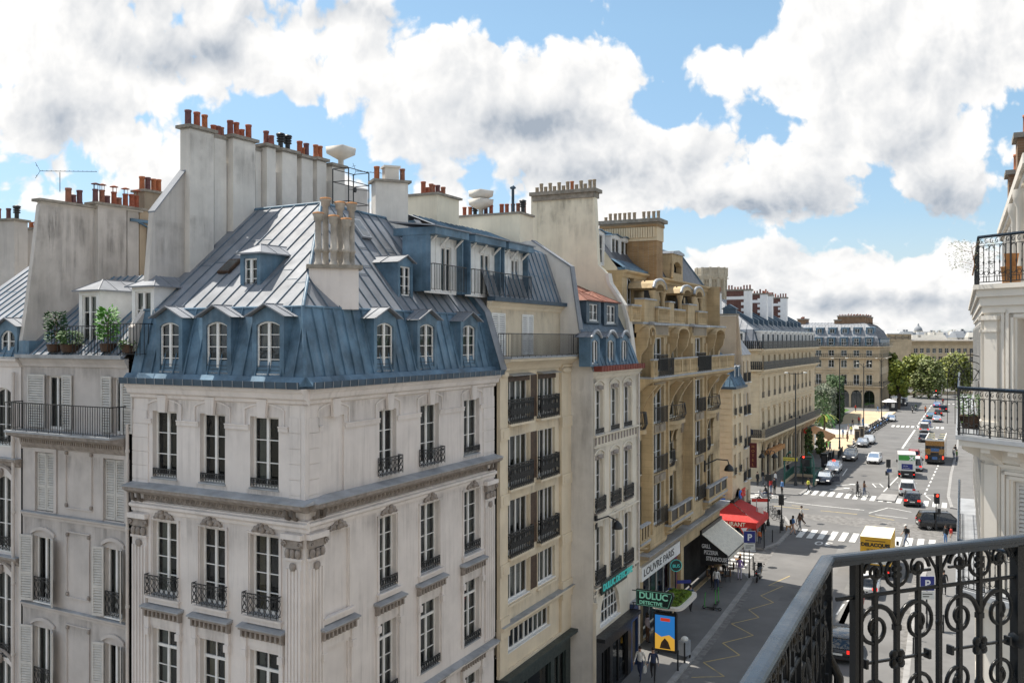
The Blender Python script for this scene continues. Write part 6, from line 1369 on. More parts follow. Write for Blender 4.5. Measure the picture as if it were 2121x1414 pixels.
for (o0, za), (o1, zb_) in zip(P, P[1:]): zinc_face(b, [FH((o0 * 1.1, o0, za)), FHs((LHs, o0, za)), FHs((LHs, o1, zb_)), FH((o1 * 1.1, o1, zb_))], .85, .07, .09, cross=False)
b.fr = FH; b.poly((-LH, -5, zt2), (-5.5, -5, zt2), (-5.5, -30, zt2), (-LH, -14, zt2)); b.build('roof', H)
for c in hc[5:]:
 for z0, z1_, o in ((zt_b + .2, zH_(701), -.0), (zH_(698), zH_(681), -1.15)):
  b = MB(FH, 'zinc_sky_tint'); b.wall(c - 1.0, c + 1.0, z0 - .1, z1_ + .35, [(c - .62, c + .62, z0, z1_)], o + .1, .2)
  for x in (c - 1.0, c + 1.0): b.poly((x, o + .1, z0 - .1), (x, o + .1, z1_ + .35), (x, o - 2, z1_ + .35), (x, o - 2, z0 - .1))
  b.poly((c - 1.1, o + .2, z1_ + .35), (c + 1.1, o + .2, z1_ + .35), (c + 1.1, o - 2.2, z1_ + .5), (c - 1.1, o - 2.2, z1_ + .5)); b.use('interior'); b._q(c - .62, c + .62, z0, z1_, o - .3); d = b.build('dormer', H); far_window(d, FH, c - .62, c + .62, z0, z1_, o - .05, 2, curtain=1, mat='white_paint')
for k in range(10):
 c = 2 + k * 2.9; b = MB(FHs, 'zinc_sky_tint'); b.box(c - .9, c + .9, -1.5, .1, zt_b, zt_b + 2.1); b.use('white_paint'); b.box(c - .5, c + .5, .1, .12, zt_b + .2, zt_b + 1.8); b.use('zinc'); b.box(c - 1.1, c + 1.1, -1.6, .25, zt_b + 2.1, zt_b + 2.25); b.build('dormer', H)
brickmat('brick_brown', (.30, .17, .09), (.24, .13, .07), (.3, .24, .18))
for u, v, w_, o_ in ((1660, 662, 2.2, -4), (1735, 664, 1.8, -4), (1764, 662, 2.2, -5)):
 s = FH.s(u, o_); chimney(H, FH, s - w_ / 2, s + w_ / 2, o_ - 3.5, o_, zt2 - 3, FH.zz(u, v, o_), 4, mat='brick_brown', slab=.3, over=.15)
for k in range(4):
 s = 5 + 6.2 * k; chimney(H, FHs, s, s + 1.6, -11, -4, zt2 - 2, zt2 + 1.5, 9, mat='brick_brown', slab=.3, over=.15)
tx, ty = at(1473, 600, 205)[:2]; T = thing('church_tower', 'old octagonal stone bell tower with pierced parapet behind the golden house', 'tower', (tx, ty, 0))
zt_ = at(1473, 556, 205)[2]; zb_ = at(1473, 572, 205)[2]; R0 = 3.35
b = MB(None, 'stone_tower'); rot = pi / 12; NS = 12
def octo(r, z): return [(tx + r * cos(rot + pi / 6 * i), ty + r * sin(rot + pi / 6 * i), z) for i in range(NS)]
b.loft([octo(R0, 0), octo(R0, zb_ - 7)], smooth=False); b.loft([octo(R0 - .6, zb_ - 7), octo(R0 - .6, zb_ - 1)], smooth=False); b.loft([octo(R0 - .1, zb_ - 1), octo(R0 + .15, zb_ - .5), octo(R0 + .3, zb_)], smooth=False)
for i in range(NS):
 a = rot + pi / 6 * i; ca, sa = cos(a), sin(a)
 f = Fr(tx + R0 * ca, ty + R0 * sa, -sa, ca); b.fr = f; b.box(-.3, .3, -.7, .12, zb_ - 7.2, zb_ - .6); b.box(-.25, .25, -.2, .28, zb_ - 4.5, zb_ - 3.9); b.box(-.12, .12, 0, .9, zb_ - .55, zb_ - .35) if i % 3 == 0 else None
 a2 = a + pi / 12; f = Fr(tx + (R0 - .6) * .966 * cos(a2), ty + (R0 - .6) * .966 * sin(a2), -sin(a2), cos(a2)); b.fr = f
 for k in range(3): b.box(-.65 + k * .5, -.35 + k * .5, .05, .35, zb_ - 1.4, zb_ - .9)
 b.use('black'); b.prism([(-.5, zb_ - 7), (.5, zb_ - 7), (.5, zb_ - 4.6), (.3, zb_ - 4.1), (0, zb_ - 3.8), (-.3, zb_ - 4.1), (-.5, zb_ - 4.6)], .0, .03, 'o'); b.use('stone_tower'); b.tube([(0, .06, zb_ - 7), (0, .06, zb_ - 3.9)], .07, 4); b.tube([(-.42, .06, zb_ - 4.9), (0, .08, zb_ - 5.4), (.42, .06, zb_ - 4.9)], .06, 4); b.tube([(.55 * cos(pi * j / 8), .08, zb_ - 4.6 + .85 * sin(pi * j / 8)) for j in range(9)], .10, 4)
b.fr = None; b.build('shaft', T)
p = MB(None, 'stone_tower'); p.loft([octo(R0 + .25, zb_), octo(R0 + .25, zb_ + .3)], smooth=False)
for i in range(NS):
 q0, q1 = octo(R0 + .2, 0)[i], octo(R0 + .2, 0)[(i + 1) % NS]; f = Fr(q0[0], q0[1], q1[0] - q0[0], q1[1] - q0[1]); L = math.hypot(q1[0] - q0[0], q1[1] - q0[1]); p.fr = f
 p.box(0, L, -.2, 0, zt_ - .35, zt_); p.box(-.2, .25, -.25, .08, zb_, zt_ + .1)
 for k in range(5): x = .4 + (L - .8) * k / 4; p.box(x - .10, x + .10, -.15, 0, zb_ + .2, zt_ - .3);
 for k in range(4): x = .4 + (L - .8) * (k + .5) / 4; p.tube([(x + .2 * cos(j * pi / 4), -.08, (zb_ + zt_) / 2 + .28 * sin(j * pi / 4)) for j in range(8)], .06, 4, closed=True)
p.fr = None; p.build('parapet', T)
FMo = Fr(*at(1830, 700, 430)[:2], 1.0, .06)
Mo = thing('river_palace', 'long low stone palace with white roof edge beyond the trees', 'palace', FMo((0, 0, 0)))
s0, s1, sp_ = FMo.s(1815), FMo.s(2060), FMo.s(1890); zt_ = FMo.zz(1950, 704); zz_ = lambda v: FMo.zz(1950, v)
wm = [FMo.s(1897 + 12.8 * k) for k in range(11)] + [FMo.s(1864), FMo.s(1880)]
b = MB(FMo, 'stone_haus'); b.wall(s0, s1, 0, zt_ - 1.2, [(c - .95, c + .95, zz_(731), zz_(721)) for c in wm] + [(c - .95, c + .95, zz_(749), zz_(738)) for c in wm], 0, .5); b.use('interior'); b._q(s0, s1, 0, zt_ - 1.3, -1); b.use('stone_haus'); b.poly((s0, 0, 0), (s0, -20, 0), (s0, -20, zt_), (s0, 0, zt_)); b.build('wall', Mo)
for c in wm:
 for za, zb_ in ((731, 721), (749, 738)): far_window(Mo, FMo, c - .95, c + .95, zz_(za), zz_(zb_), -.3, 2, curtain=3 if (int(c) % 3) else 0, mat='white_paint')
b = MB(FMo, 'stone_haus'); cornice(b, s0, s1, zt_ - 1.2 + .9, [(1.2, 0), (1.2, -.5), (.6, -.8), (.3, -1.6), (.1, -2)])
for k in range(130): x = s0 + (s1 - s0) * k / 130; b.box(x, x + .25, .1, .7, zt_ - 1.6, zt_ - 1.1)
b.use('white'); b.box(s0, s1, -14, .2, zt_ - .3, zt_ + .35); b.build('cornice', Mo)
zp = FMo.zz(1870, 692); a, c = FMo.s(1836), FMo.s(1886); b = MB(FMo, 'stone_haus'); b.box(a, c, -12, 1.2, 0, zt_ + .2); b.box(a, c, -12, .8, zt_ + .2, zp); b.use('white'); b.box(a - .5, c + .5, -12.4, 1.4, zp, zp + .5); b.use('stone_dark')
for k in range(4): x = a + 1 + (c - a - 2) * k / 3; b.box(x - .4, x + .4, .8, 1.3, zt_ + .2, zp - .6)
for k in range(3): x = a + 1 + (c - a - 2) * (k + .5) / 3; b.box(x - 1.2, x + 1.2, .78, .84, zt_ + .5, zp - 1.0)
b.build('pavilion', Mo)
mat('far_wall', (.50, .48, .44), .9, .15, .05); mat('far_roof', (.26, .28, .31), .8, .2, .05); mat('far_wood', (.05, .085, .035), .9, .4, .03)
rr = random.Random(8)
for i in range(54):
 u = rr.choice([rr.uniform(1830, 2040), rr.uniform(1900, 2040)]); Y = rr.uniform(560, 1500); x, y, _ = at(u, 700, Y); w_ = rr.uniform(9, 26); h = 18 + (702 - rr.uniform(684, 700)) * Y / 1900
 t = thing('distant_house', 'far hazy pale house among many on the skyline', 'house', (x, y, 0), 'houses on the skyline', world=False, rz=rr.uniform(-.3, .3))
 b = MB(None, 'far_wall'); b.box(-w_ / 2, w_ / 2, -5, 5, 0, h - 3);
 b.use('interior')
 for k in range(int(w_ / 3)):
  for z in (h - 5.2, h - 8.2): b.box(-w_ / 2 + 1 + k * 3, -w_ / 2 + 2 + k * 3, -5.06, -5.01, z, z + 1.7)
 b.build('wall', t); b = MB(None, rr.choice(['far_roof', 'far_roof', 'white', 'far_wall'])); b.hexa([(-w_ / 2, -5, h - 3), (w_ / 2, -5, h - 3), (w_ / 2, 5, h - 3), (-w_ / 2, 5, h - 3), (-w_ / 2 + 1, -2.5, h), (w_ / 2 - 1, -2.5, h), (w_ / 2 - 1, 2.5, h), (-w_ / 2 + 1, 2.5, h)])
 for k in range(2): x_ = rr.uniform(-w_ / 3, w_ / 3); b.box(x_, x_ + 1.5, -.5, .5, h - .5, h + 1.4)
 b.build('roof', t)
x, y, zd = at(1902, 686, 1500); t = thing('distant_dome', 'far grey church dome on the skyline above the palace', 'dome', (x, y, 0), world=False)
b = MB(None, 'far_wall'); b.lathe((0, 0, 0), [(9, 0), (9, zd - 3), (7, zd - 3), (7, zd + 1)], 16, False); b.build('drum', t); b = MB(None, 'far_roof'); b.lathe((0, 0, zd + 1), [(6.5, 0), (6.0, 3), (4.2, 6), (1.6, 7.8), (1.4, 10), (.3, 12)], 16); b.build('cupola', t)
g = MB(None, 'far_wood'); n = 60
top = [(-1500 + 6500 * i / n, 2600 + 200 * sin(i * .3), 6 + 26 * (.5 + .5 * sin(i * .37 + 1)) * (.6 + .4 * sin(i * 1.3))) for i in range(n + 1)]
g.strip([(x, 2100, -2) for x, _, _ in top], top); g.strip(top, [(x, 5000, -2) for x, _, _ in top]); struct(g, 'hills')
mat('bark', (.09, .07, .05), .9, .3, 4); mat('leaf_plane', (.21, .235, .03), .6, .35, 1.2); mat('leaf_plane_dark', (.12, .16, .03), .65, .35, 1.2); mat('leaf_willow', (.21, .235, .09), .6, .3, 1.2); mat('leaf_hedge', (.045, .085, .025), .7, .35, 1.5); mat('leaf_silver', (.13, .15, .10), .7, .3, 1.5); mat('leaf_lime', (.22, .24, .02), .6, .3, 2); mat('lawn', (.06, .14, .02), .9, .25, 1.0)
def leaves(b, pts, size, rnd, mats, dirs=None):
 for i, p in enumerate(pts):
  if mats: b.use(mats[0] if rnd.random() < .6 else mats[-1])
  d = Vector((rnd.gauss(0, 1), rnd.gauss(0, 1), rnd.gauss(0, .7))).normalized(); s = d.orthogonal().normalized(); s = (s + d.cross(s) * rnd.uniform(-1, 1)).normalized(); L = size * rnd.uniform(.6, 1.4)
  c = Vector(p); b.add([tuple(c - d * L - s * L * .55), tuple(c + d * L * .2 - s * L * .6), tuple(c + d * L), tuple(c - d * L * .3 + s * L * .7)], [(0, 1, 2, 3)])
def tree(name, label, pos, h, w, mats, n=2600, size=.32, trunk=.3, base=.28, group=None, seed=1, clumps=16, droop=0.0, cat='tree', tmat='bark'):
 r = random.Random(seed); t = thing(name, label, cat, pos, group, world=False)
 b = MB(None, tmat); zf = h * base; b.tube([(0, 0, 0), (.05 * w * r.uniform(-1, 1), .03 * w, zf), (0, 0, h * .75)], [trunk, trunk * .75, trunk * .2], 7)
 cl = []
 for k in range(clumps):
  a = k * 2.399 + r.uniform(-.4, .4); zz_ = zf + (h - zf) * (.12 + .80 * (k + .5) / clumps); prof = sin(pi * min(1, max(.05, (zz_ - zf) / (h - zf) * .88 + .1))) ** .7
  rad = w * .36 * prof * r.uniform(.55, 1.1); c = (rad * cos(a), rad * sin(a), zz_); cr = w * r.uniform(.15, .25)
  cl.append((c, cr)); b.tube([(0, 0, max(zf * .8, zz_ - h * .22)), (c[0] * .5, c[1] * .5, zz_ - h * .07), c], [trunk * .35, trunk * .2, .03], 5)
 b.build('trunk', t); f = MB(None, mats[0]); pts = []
 for k in range(n):
  c, cr = cl[r.randrange(len(cl))]; d = Vector((r.gauss(0, 1), r.gauss(0, 1), r.gauss(0, .8))).normalized(); q = cr * (r.random() ** .45); p = Vector(c) + d * q
  if droop: p.z -= droop * r.random() * (q / cr) ** 2 * 2
  pts.append(tuple(p))
 leaves(f, pts, size, r, mats); f.build('crown', t); return t
tl = [('plane_tree', 'yellow green plane tree at the corner of the far stone building', 1862, 838, 236, 745, 36, ('leaf_plane', 'leaf_plane_dark'), 0), ('plane_tree', 'dark plane tree tucked behind the yellow green tree near the quay', 1845, 832, 262, 728, 34, ('leaf_plane_dark', 'leaf_plane'), 0),
 ('plane_tree', 'broad plane tree with yellow crown in front of the palace', 1893, 824, 282, 735, 48, ('leaf_plane', 'leaf_plane_dark'), 0), ('weeping_willow', 'pale drooping willow standing alone at the end of the street', 1924, 826, 276, 742, 62, ('leaf_willow', 'leaf_plane_dark'), 1.6), ('weeping_willow', 'pale willow partly behind the balcony rail on the right', 1985, 822, 284, 728, 56, ('leaf_willow', 'leaf_plane'), 1.6),
 ('plane_tree', 'bright green tree between the two willows', 1955, 820, 296, 742, 36, ('leaf_plane', 'leaf_plane_dark'), 0), ('plane_tree', 'rounded quay tree behind the lone willow', 1915, 818, 310, 737, 44, ('leaf_plane', 'leaf_plane_dark'), 0)]
for i, (nm, lb, u, vb, Y, vt, wpx, ms, dr) in enumerate(tl):
 x, y, _ = at(u, 700, Y); ht = EYE - (vt - CY) / FL * Y; tree(nm, lb, (x, y, 0), ht, wpx * Y / FL * 1.15, ms, 5200, .40, .4, .22, 'trees by the river', 20 + i, 20, dr)
def hedge(name, label, poly, h, mat_, n, size, seed, cat='hedge', core='leaf_hedge', top=True):
 r = random.Random(seed); cx = sum(p[0] for p in poly) / len(poly); cy = sum(p[1] for p in poly) / len(poly); t = thing(name, label, cat, (cx, cy, 0), world=False); L = [(p[0] - cx, p[1] - cy) for p in poly]
 b = MB(None, core); b.prism([(x * .95, y * .95) for x, y in L], 0, h * .96, 'z'); b.build('stems', t); f = MB(None, mat_); pts = []; m = len(L); per = [math.hypot(L[(i + 1) % m][0] - L[i][0], L[(i + 1) % m][1] - L[i][1]) for i in range(m)]; tot = sum(per)
 for k in range(n):
  if r.random() < .35 and top:
   i = r.randrange(m); a, c = L[i], L[(i + 1) % m]; s, q = r.random(), r.random(); p = (a[0] + (c[0] - a[0]) * s, a[1] + (c[1] - a[1]) * s); q = sqrt(q); pts.append((p[0] * q, p[1] * q, h * (1 + r.uniform(-.06, .03))))
  else:
   q = r.random() * tot; i = 0
   while q > per[i]: q -= per[i]; i += 1
   a, c = L[i], L[(i + 1) % m]; s = q / per[i]; g_ = 1 + r.uniform(-.06, .02); pts.append(((a[0] + (c[0] - a[0]) * s) * g_, (a[1] + (c[1] - a[1]) * s) * g_, h * r.random()))
 leaves(f, pts, size, r, None); f.build('foliage', t); return t
def gp(u, v): return gnd(u, v)
hx = [at(1684, 0, 190)[:2], at(1722, 0, 182)[:2], at(1744, 0, 205)[:2], at(1702, 0, 214)[:2]]
hedge('clipped_hedge', 'tall clipped silvery hedge block at the end of the arcaded building', hx, 7.6, 'leaf_silver', 3800, .24, 31, core='leaf_hedge'); hx2 = [at(1722, 0, 196)[:2], at(1742, 0, 192)[:2], at(1748, 0, 222)[:2], at(1712, 0, 226)[:2]]
hedge('clipped_hedge', 'darker taller green hedge behind the silvery one', hx2, 9.0, 'leaf_hedge', 3800, .26, 32)
x, y = gnd(1675, 965); t = tree('cypress', 'dark clipped conical shrub beside the tan shop awning', (x, y, .12), 5.6, 1.25, ('leaf_hedge', 'leaf_plane_dark'), 1500, .16, .12, .04, seed=41, clumps=24, cat='shrub')
x, y = gnd(1700, 950); tree('cypress', 'dark round shrub right of the conical one under the awning', (x, y, .12), 4.0, 1.6, ('leaf_hedge', 'leaf_plane_dark'), 1300, .16, .12, .04, seed=42, clumps=20, cat='shrub')
x, y = gnd(1862, 815); tree('lime_bush', 'lime yellow rounded bush by the blue road sign', (x, y, .1), 5.0, 4.2, ('leaf_lime', 'leaf_plane'), 1200, .3, .15, .12, seed=43, cat='shrub')
def palmish(name, label, u, v, h, w, seed, mats=('leaf_bright', 'leaf_plane')):
 x, y = gnd(u, v); r = random.Random(seed); t = thing(name, label, 'plant', (x, y, .12), world=False); b = MB(None, 'slab_stone'); b.lathe((0, 0, 0), [(.7, 0), (.8, .9), (.6, .9), (.5, .8)], 10); b.build('planter', t); b = MB(None, 'bark'); b.tube([(0, 0, .8), (.1, 0, h * .6), (0, .1, h * .85)], [.2, .16, .1], 6); b.build('stem', t); f = MB(None, mats[0])
 for k in range(30):
  a = r.uniform(0, 2 * pi); L = w * r.uniform(.3, .55); up = r.uniform(.1, .7); P = [(L * q * cos(a), L * q * sin(a), h * .85 + L * (up * q - .9 * q * q)) for q in (0, .35, .7, 1)]; wd = .14
  f.use(mats[k % 2]); f.strip([(x_ - wd * sin(a), y_ + wd * cos(a), z_) for x_, y_, z_ in P], [(x_ + wd * sin(a), y_ - wd * cos(a), z_) for x_, y_, z_ in P])
 f.build('crown', t); return t
palmish('potted_palm', 'small leafy palm in a stone planter on the sandy square', 1707, 906, 4.6, 5.0, 51)
C0 = (10.05, 19.5); FC = Fr(*C0, .41, -.91); FSr = Fr(*C0, -.44, -.898)
RH = thing('white_corner_house', 'white stone corner house on the right with two black wrought iron balconies', 'building', (*C0, 0))
zM, zT, zL = 15.96, 19.15, 12.72
def wrap(o, s0=-16, s1=5):
 """corner of the two fronts pushed out by o"""
 n1, n2 = (FC.ox, FC.oy), (FSr.ox, FSr.oy); det = n1[0] * n2[1] - n1[1] * n2[0]
 x, y = (o * n2[1] - n1[1] * o) / det, (n1[0] * o - o * n2[0]) / det
 return (C0[0] + x, C0[1] + y)
def slab(b, o, z0, z1, s0=-16, s1=5, oi=-.3):
 a, c, d = FSr((s0, o, 0))[:2], wrap(o), FC((s1, o, 0))[:2]; a2, c2, d2 = FSr((s0, oi, 0))[:2], wrap(oi), FC((s1, oi, 0))[:2]; fr = b.fr; b.fr = None
 b.prism([a, c, c2, a2], z0, z1, 'z'); b.prism([c, d, d2, c2], z0, z1, 'z'); b.fr = fr
wo, lo = FC.s(2107), FC.s(2098)
b = MB(FC, 'stone_white'); b.wall(0, 5, 0, zM - .3, [(lo, lo + 1.1, zL + .05, FC.zz(2100, 996)), (lo, lo + 1.1, zL - 3.2, zL - .9), (lo, lo + 1.1, .4, 3.0)], 0, .3); b.wall(0, 5, zM, zT - .2, [(wo, wo + 1.1, zM + .03, FC.zz(2110, 660))], 0, .35)
b.use('interior'); b._q(.05, 5, 0, zT, -.9); b.use('stone_white'); b.fr = FSr
sw = [(-2.2 - 2.6 * k, -1.1 - 2.6 * k) for k in range(6)]; b.wall(-16, 0, 0, zT - .2, [(p, q, z + .05, z + 2.4) for p, q in sw for z in (zM, zL, zL - 3.2, zL - 6.4)] + [(p, q, .3, 3.2) for p, q in sw], 0, .3); b.use('interior'); b._q(-16, -.05, 0, zT, -.9); b.use('stone_white'); b.poly((-16, 0, 0), (-16, -8, 0), (-16, -8, zT), (-16, 0, zT)); b.build('wall', RH)
for p, q in sw:
 for z in (zM, zL, zL - 3.2, zL - 6.4):
  window(RH, FSr, p, q, z + .05, z + 2.4, -.2, 3, curtain=1, sill=False)
  if z > 12: shutter(RH, FSr, q + .02, q + .5, z + .05, z + 2.4, .02); shutter(RH, FSr, p - .5, p - .02, z + .05, z + 2.4, .02)
window(RH, FC, wo, wo + 1.1, zM + .03, FC.zz(2110, 660), -.25, 3, curtain=1, sill=False)
shutter(RH, FC, lo + .01, lo + .54, zL + .06, FC.zz(2100, 996), -.12); shutter(RH, FC, lo + .56, lo + 1.09, zL + .06, FC.zz(2100, 996), -.12)
for a, zt_, zb_ in ((wo, FC.zz(2110, 660), zM), (lo, FC.zz(2100, 996), zL)):
 b = MB(FC, 'stone_white')
 for k, (x, w_) in enumerate(((.0, .035), (.09, .06), (.22, .03))): b.box(a - .06 - x - .07, a - .06 - x, 0, w_, zb_, zt_ + x + .1); b.box(a - .06 - x - .07, a + 1.3, 0, w_, zt_ + x + .03, zt_ + x + .1)
 b.build('window_surround', RH)
for fr, s0, s1 in ((FC, .04, .34), (FSr, -.42, -.04)):
 b = MB(fr, 'stone_white'); b.box(s0, s1, 0, .07, zM, zT - .75); b.box(s0 - .04, s1 + .04, 0, .12, zT - .75, zT - .66); b.box(s0 - .02, s1 + .02, 0, .10, zT - 1.0, zT - .95); b.box(s0 - .03, s1 + .03, 0, .11, zM, zM + .3); b.box(s0, s1, 0, .07, 0, zM - .6); b.build('pilaster', RH)
b = MB(None, 'stone_white'); slab(b, .22, zT - .10, zT); b.use('stone_white'); slab(b, .16, zT - .26, zT - .10); slab(b, .10, zT - .45, zT - .26); slab(b, .05, zT - .60, zT - .45); b.build('cornice', RH)
b = MB(None, 'lead_ledge'); slab(b, .56, zM - .09, zM); b.use('stone_white'); slab(b, .50, zM - .22, zM - .09); slab(b, .08, zM - .52, zM - .22)
for k in range(6):
 for fr, s in ((FC, .25 + .62 * k), (FSr, -.3 - .75 * k)):
  b.fr = fr; b.prism([(0, zM - .22), (.44, zM - .22), (.44, zM - .32), (.30, zM - .40), (.12, zM - .48), (0, zM - .62)], s, s + .22, 's'); b.fr = None
b.build('balcony', RH)
b = MB(None, 'lead_ledge'); slab(b, .56, zL - .12, zL, -12); b.use('stone_white'); slab(b, .50, zL - .28, zL - .12, -12); b.build('balcony', RH)
def ornate(parent, fr, a, c, z, h=1.0, o=.5, pitch=.125, r=.009, name='balcony_railing'):
 b = MB(fr, 'iron'); n = max(2, round((c - a) / pitch)); w = (c - a) / n
 for zz_, q in ((z + h, .026), (z + h - .03, .016), (z + h - .20, r), (z + .16, r), (z + .05, .014)): b.tube([(a, o, zz_), (c, o, zz_)], q, 4)
 for i in range(n + 1):
  x = a + w * i
  b.tube([(x, o, z + .05), (x, o, z + h - .2)], r, 4)
  if i % 6 == 0: b.tube([(x, o, z - .02), (x, o, z + h)], .020, 4); b.ball((x, o, z + .12), .035, 6, 4)
  b.ball((x, o, z + h * .45), (.018, .018, .05), 5, 4); b.ball((x, o, z + h * .62), (.014, .014, .03), 5, 4)
  if i < n:
   m = x + w / 2
   b.tube([(m + (.045 - .004 * k) * cos(k * .75 + 1), o, z + h - .115 + (.065 - .005 * k) * sin(k * .75 + 1)) for k in range(9)], r * .85, 4)
   if i % 2 == 0: b.tube([(x + w * (.5 - .5 * cos(pi * k / 6)), o, z + h - .30 + .09 * sin(pi * k / 6)) for k in range(7)], r, 4); b.tube([(x + w * (.5 - .5 * cos(pi * k / 6)), o, z + .30 - .09 * sin(pi * k / 6)) for k in range(7)], r, 4)
   else: b.tube([(m, o, z + .16), (m, o, z + .05)], r, 4); b.tube([(m + .05 * cos(k * pi / 3), o, z + .23 + .05 * sin(k * pi / 3)) for k in range(6)], r * .8, 4, closed=True)
 return b.build(name, parent)
for z, o in ((zM, .5), (zT, .12), (zL, .5)):
 p = wrap(o); sc = (p[0] - C0[0]) * FC.dx + (p[1] - C0[1]) * FC.dy; ss = (p[0] - C0[0]) * FSr.dx + (p[1] - C0[1]) * FSr.dy
 ornate(RH, FC, sc, 5, z, 1.0 if z != zT else 1.02, o); ornate(RH, FSr, -9 if z < zT else -6, ss, z, 1.0, o)
 b = MB(None, 'rail_paint'); b.tube([(*FSr((-9 if z < zT else -6, o, 0))[:2], z + 1.01), (*p, z + 1.01), (*FC((5, o, 0))[:2], z + 1.01)], .032, 6); b.build('handrail', RH)
b = MB(FSr.turn(-2.6, .25, 90), 'iron')
for k in range(3): b.tube([((.5 - .13 * k) * cos(pi * j / 8) , 0, zM + 1.05 + (.62 - .16 * k) * sin(pi * j / 8)) for j in range(9)], .014, 4)
for k in range(5): a = pi * (k + .5) / 5; b.tube([(.1 * cos(a), 0, zM + 1.05), (.62 * cos(a), 0, zM + 1.05 + .75 * sin(a)), (.70 * cos(a) + .05, 0, zM + 1.05 + .70 * sin(a))], .012, 4)
for k in range(7): b.rod((-.5 + k / 6, 0, zM), (-.5 + k / 6, 0, zM + 1.05), .01)
b.build('divider_screen', RH)
ft = FSr.off(0, -.9); tw = [(-1.6 - 2.5 * k, -.7 - 2.5 * k) for k in range(6)]
b = MB(FC.off(0, -.9), 'stone_white'); b.wall(1.0, 6, zT, zT + 2.7, [], 0); b.fr = ft; b.wall(-16, .4, zT, zT + 2.7, [(p, q, zT + .05, zT + 2.2) for p, q in tw], 0, .2); b.use('interior'); b._q(-16, .3, zT, zT + 2.6, -.6); b.build('wall', RH)
for p, q in tw: window(RH, ft, p, q, zT + .05, zT + 2.2, -.1, 3, sill=False, curtain=1); shutter(RH, ft, p - .46, p - .02, zT + .05, zT + 2.2, .02); shutter(RH, ft, q + .02, q + .46, zT + .05, zT + 2.2, .02)
for s in (-2.3, -4.8): b = MB(ft, 'stone_white'); b.lathe((s, .1, zT), [(.15, 0), (.12, .1), (.11, 1.9), (.17, 2.05), (.19, 2.15), (.19, 2.3)], 10); b.build('column', RH)
b = MB(None, 'stone_white'); slab(b, -.72, zT + 2.58, zT + 2.8, oi=-1.9); slab(b, -.80, zT + 2.42, zT + 2.58, oi=-1.9); b.build('cornice', RH)
b = MB(None, 'slate'); z0, z1 = zT + 2.8, zT + 4.6; a0, a1 = wrap(-.85), wrap(-2.4); L0, L1, R0_, R1 = FSr((-16, -.85, 0)), FSr((-16, -2.4, 0)), FC((6, -.85, 0)), FC((6, -2.4, 0))
b.poly((*L0[:2], z0), (*a0, z0), (*a1, z1), (*L1[:2], z1)); b.poly((*a0, z0), (*R0_[:2], z0), (*R1[:2], z1), (*a1, z1)); b.poly((*a1, z1), (*R1[:2], z1), FSr((-16, -9, z1)), (*L1[:2], z1)); b.build('roof', RH)
for u, v, Y in ((2096, 362, 29.5), (2115, 286, 25.5)):
 x, y, z = at(u, v, Y); f = Fr(x - .1, y, .9, -.44); chimney(RH, f, 0, 1.6, -.9, 0, zT + 1, z, [POT_TALL, POT, POT], mat='brick_brown', slab=.14, over=.1, potmats=['pot_1'])
for i, (fr, s, z, h, w_, m_, lb) in enumerate(((FC, -.22, zT + .1, .85, .9, 'leaf_silver', 'wispy grey green plant leaning out over the upper iron balcony'), (FSr, -1.6, zM, .75, .6, 'leaf_mid', 'bushy plant with yellow flowers behind the corner of the middle iron balcony'))):
 p = fr((s, .10 if i == 0 else .2, z + .01)); leafy('balcony_plant', lb, p, h, w_, [420, 420][i], m_, 'plants on the right hand balconies', seed=60 + i, leaf=[.05, .07][i], bushy=.2, pot=[None, 'dark_brown'][i])
p = FC((.55, -.1, zT)); b = MB(None, 'awning_orange'); b.lathe((*p[:2], zT + .35), [(.10, 0), (.14, .25), (.15, .27), (.11, .27)], 10); b.lathe((*p[:2], zT), [(.17, 0), (.2, .33), (.22, .35), (.16, .35)], 10); lone(b, 'plant_pot', 'stacked terracotta pots on the upper right balcony', 'pot')
P1 = (.86, 2.5); FB = Fr(*P1, .931, .364); FB2 = Fr(*P1, .44, .898); zr_ = EYE - 448 * 2.5 / FL
OB = thing('scroll_balcony_railing', 'glossy black wrought iron balcony railing with big scrolls and a thick handrail in front', 'railing', (*P1, 16.4))
def hand(fr, a, c, m0, m1):
 b = MB(fr, 'rail_paint'); pr = [(-.020, -.015), (-.020, -.007), (-.016, -.002), (-.008, 0), (.008, 0), (.016, -.002), (.020, -.007), (.020, -.015), (.014, -.018), (.014, -.030), (-.014, -.030), (-.014, -.018)]
 b.loft([[(a + o * m0, o, zr_ + z) for o, z in pr], [(c + o * m1, o, zr_ + z) for o, z in pr]], True, True, False); return b.build('handrail', OB)
ang = math.acos(.931 * .44 + .364 * .898); tm = math.tan(ang / 2)
hand(FB, 0, 3.0, tm, 0); hand(FB2, -3.2, 0, 0, -tm)
us = [FB.s(u) for u in (1812, 1861, 1908, 1945, 1980, 2027, 2069, 2109)]; d = (us[-1] - us[0]) / 7
z1 = FB.zz(1861, 1224); z2 = FB.zz(1861, 1186); z3 = FB.zz(1861, 1362); zbot = 16.46
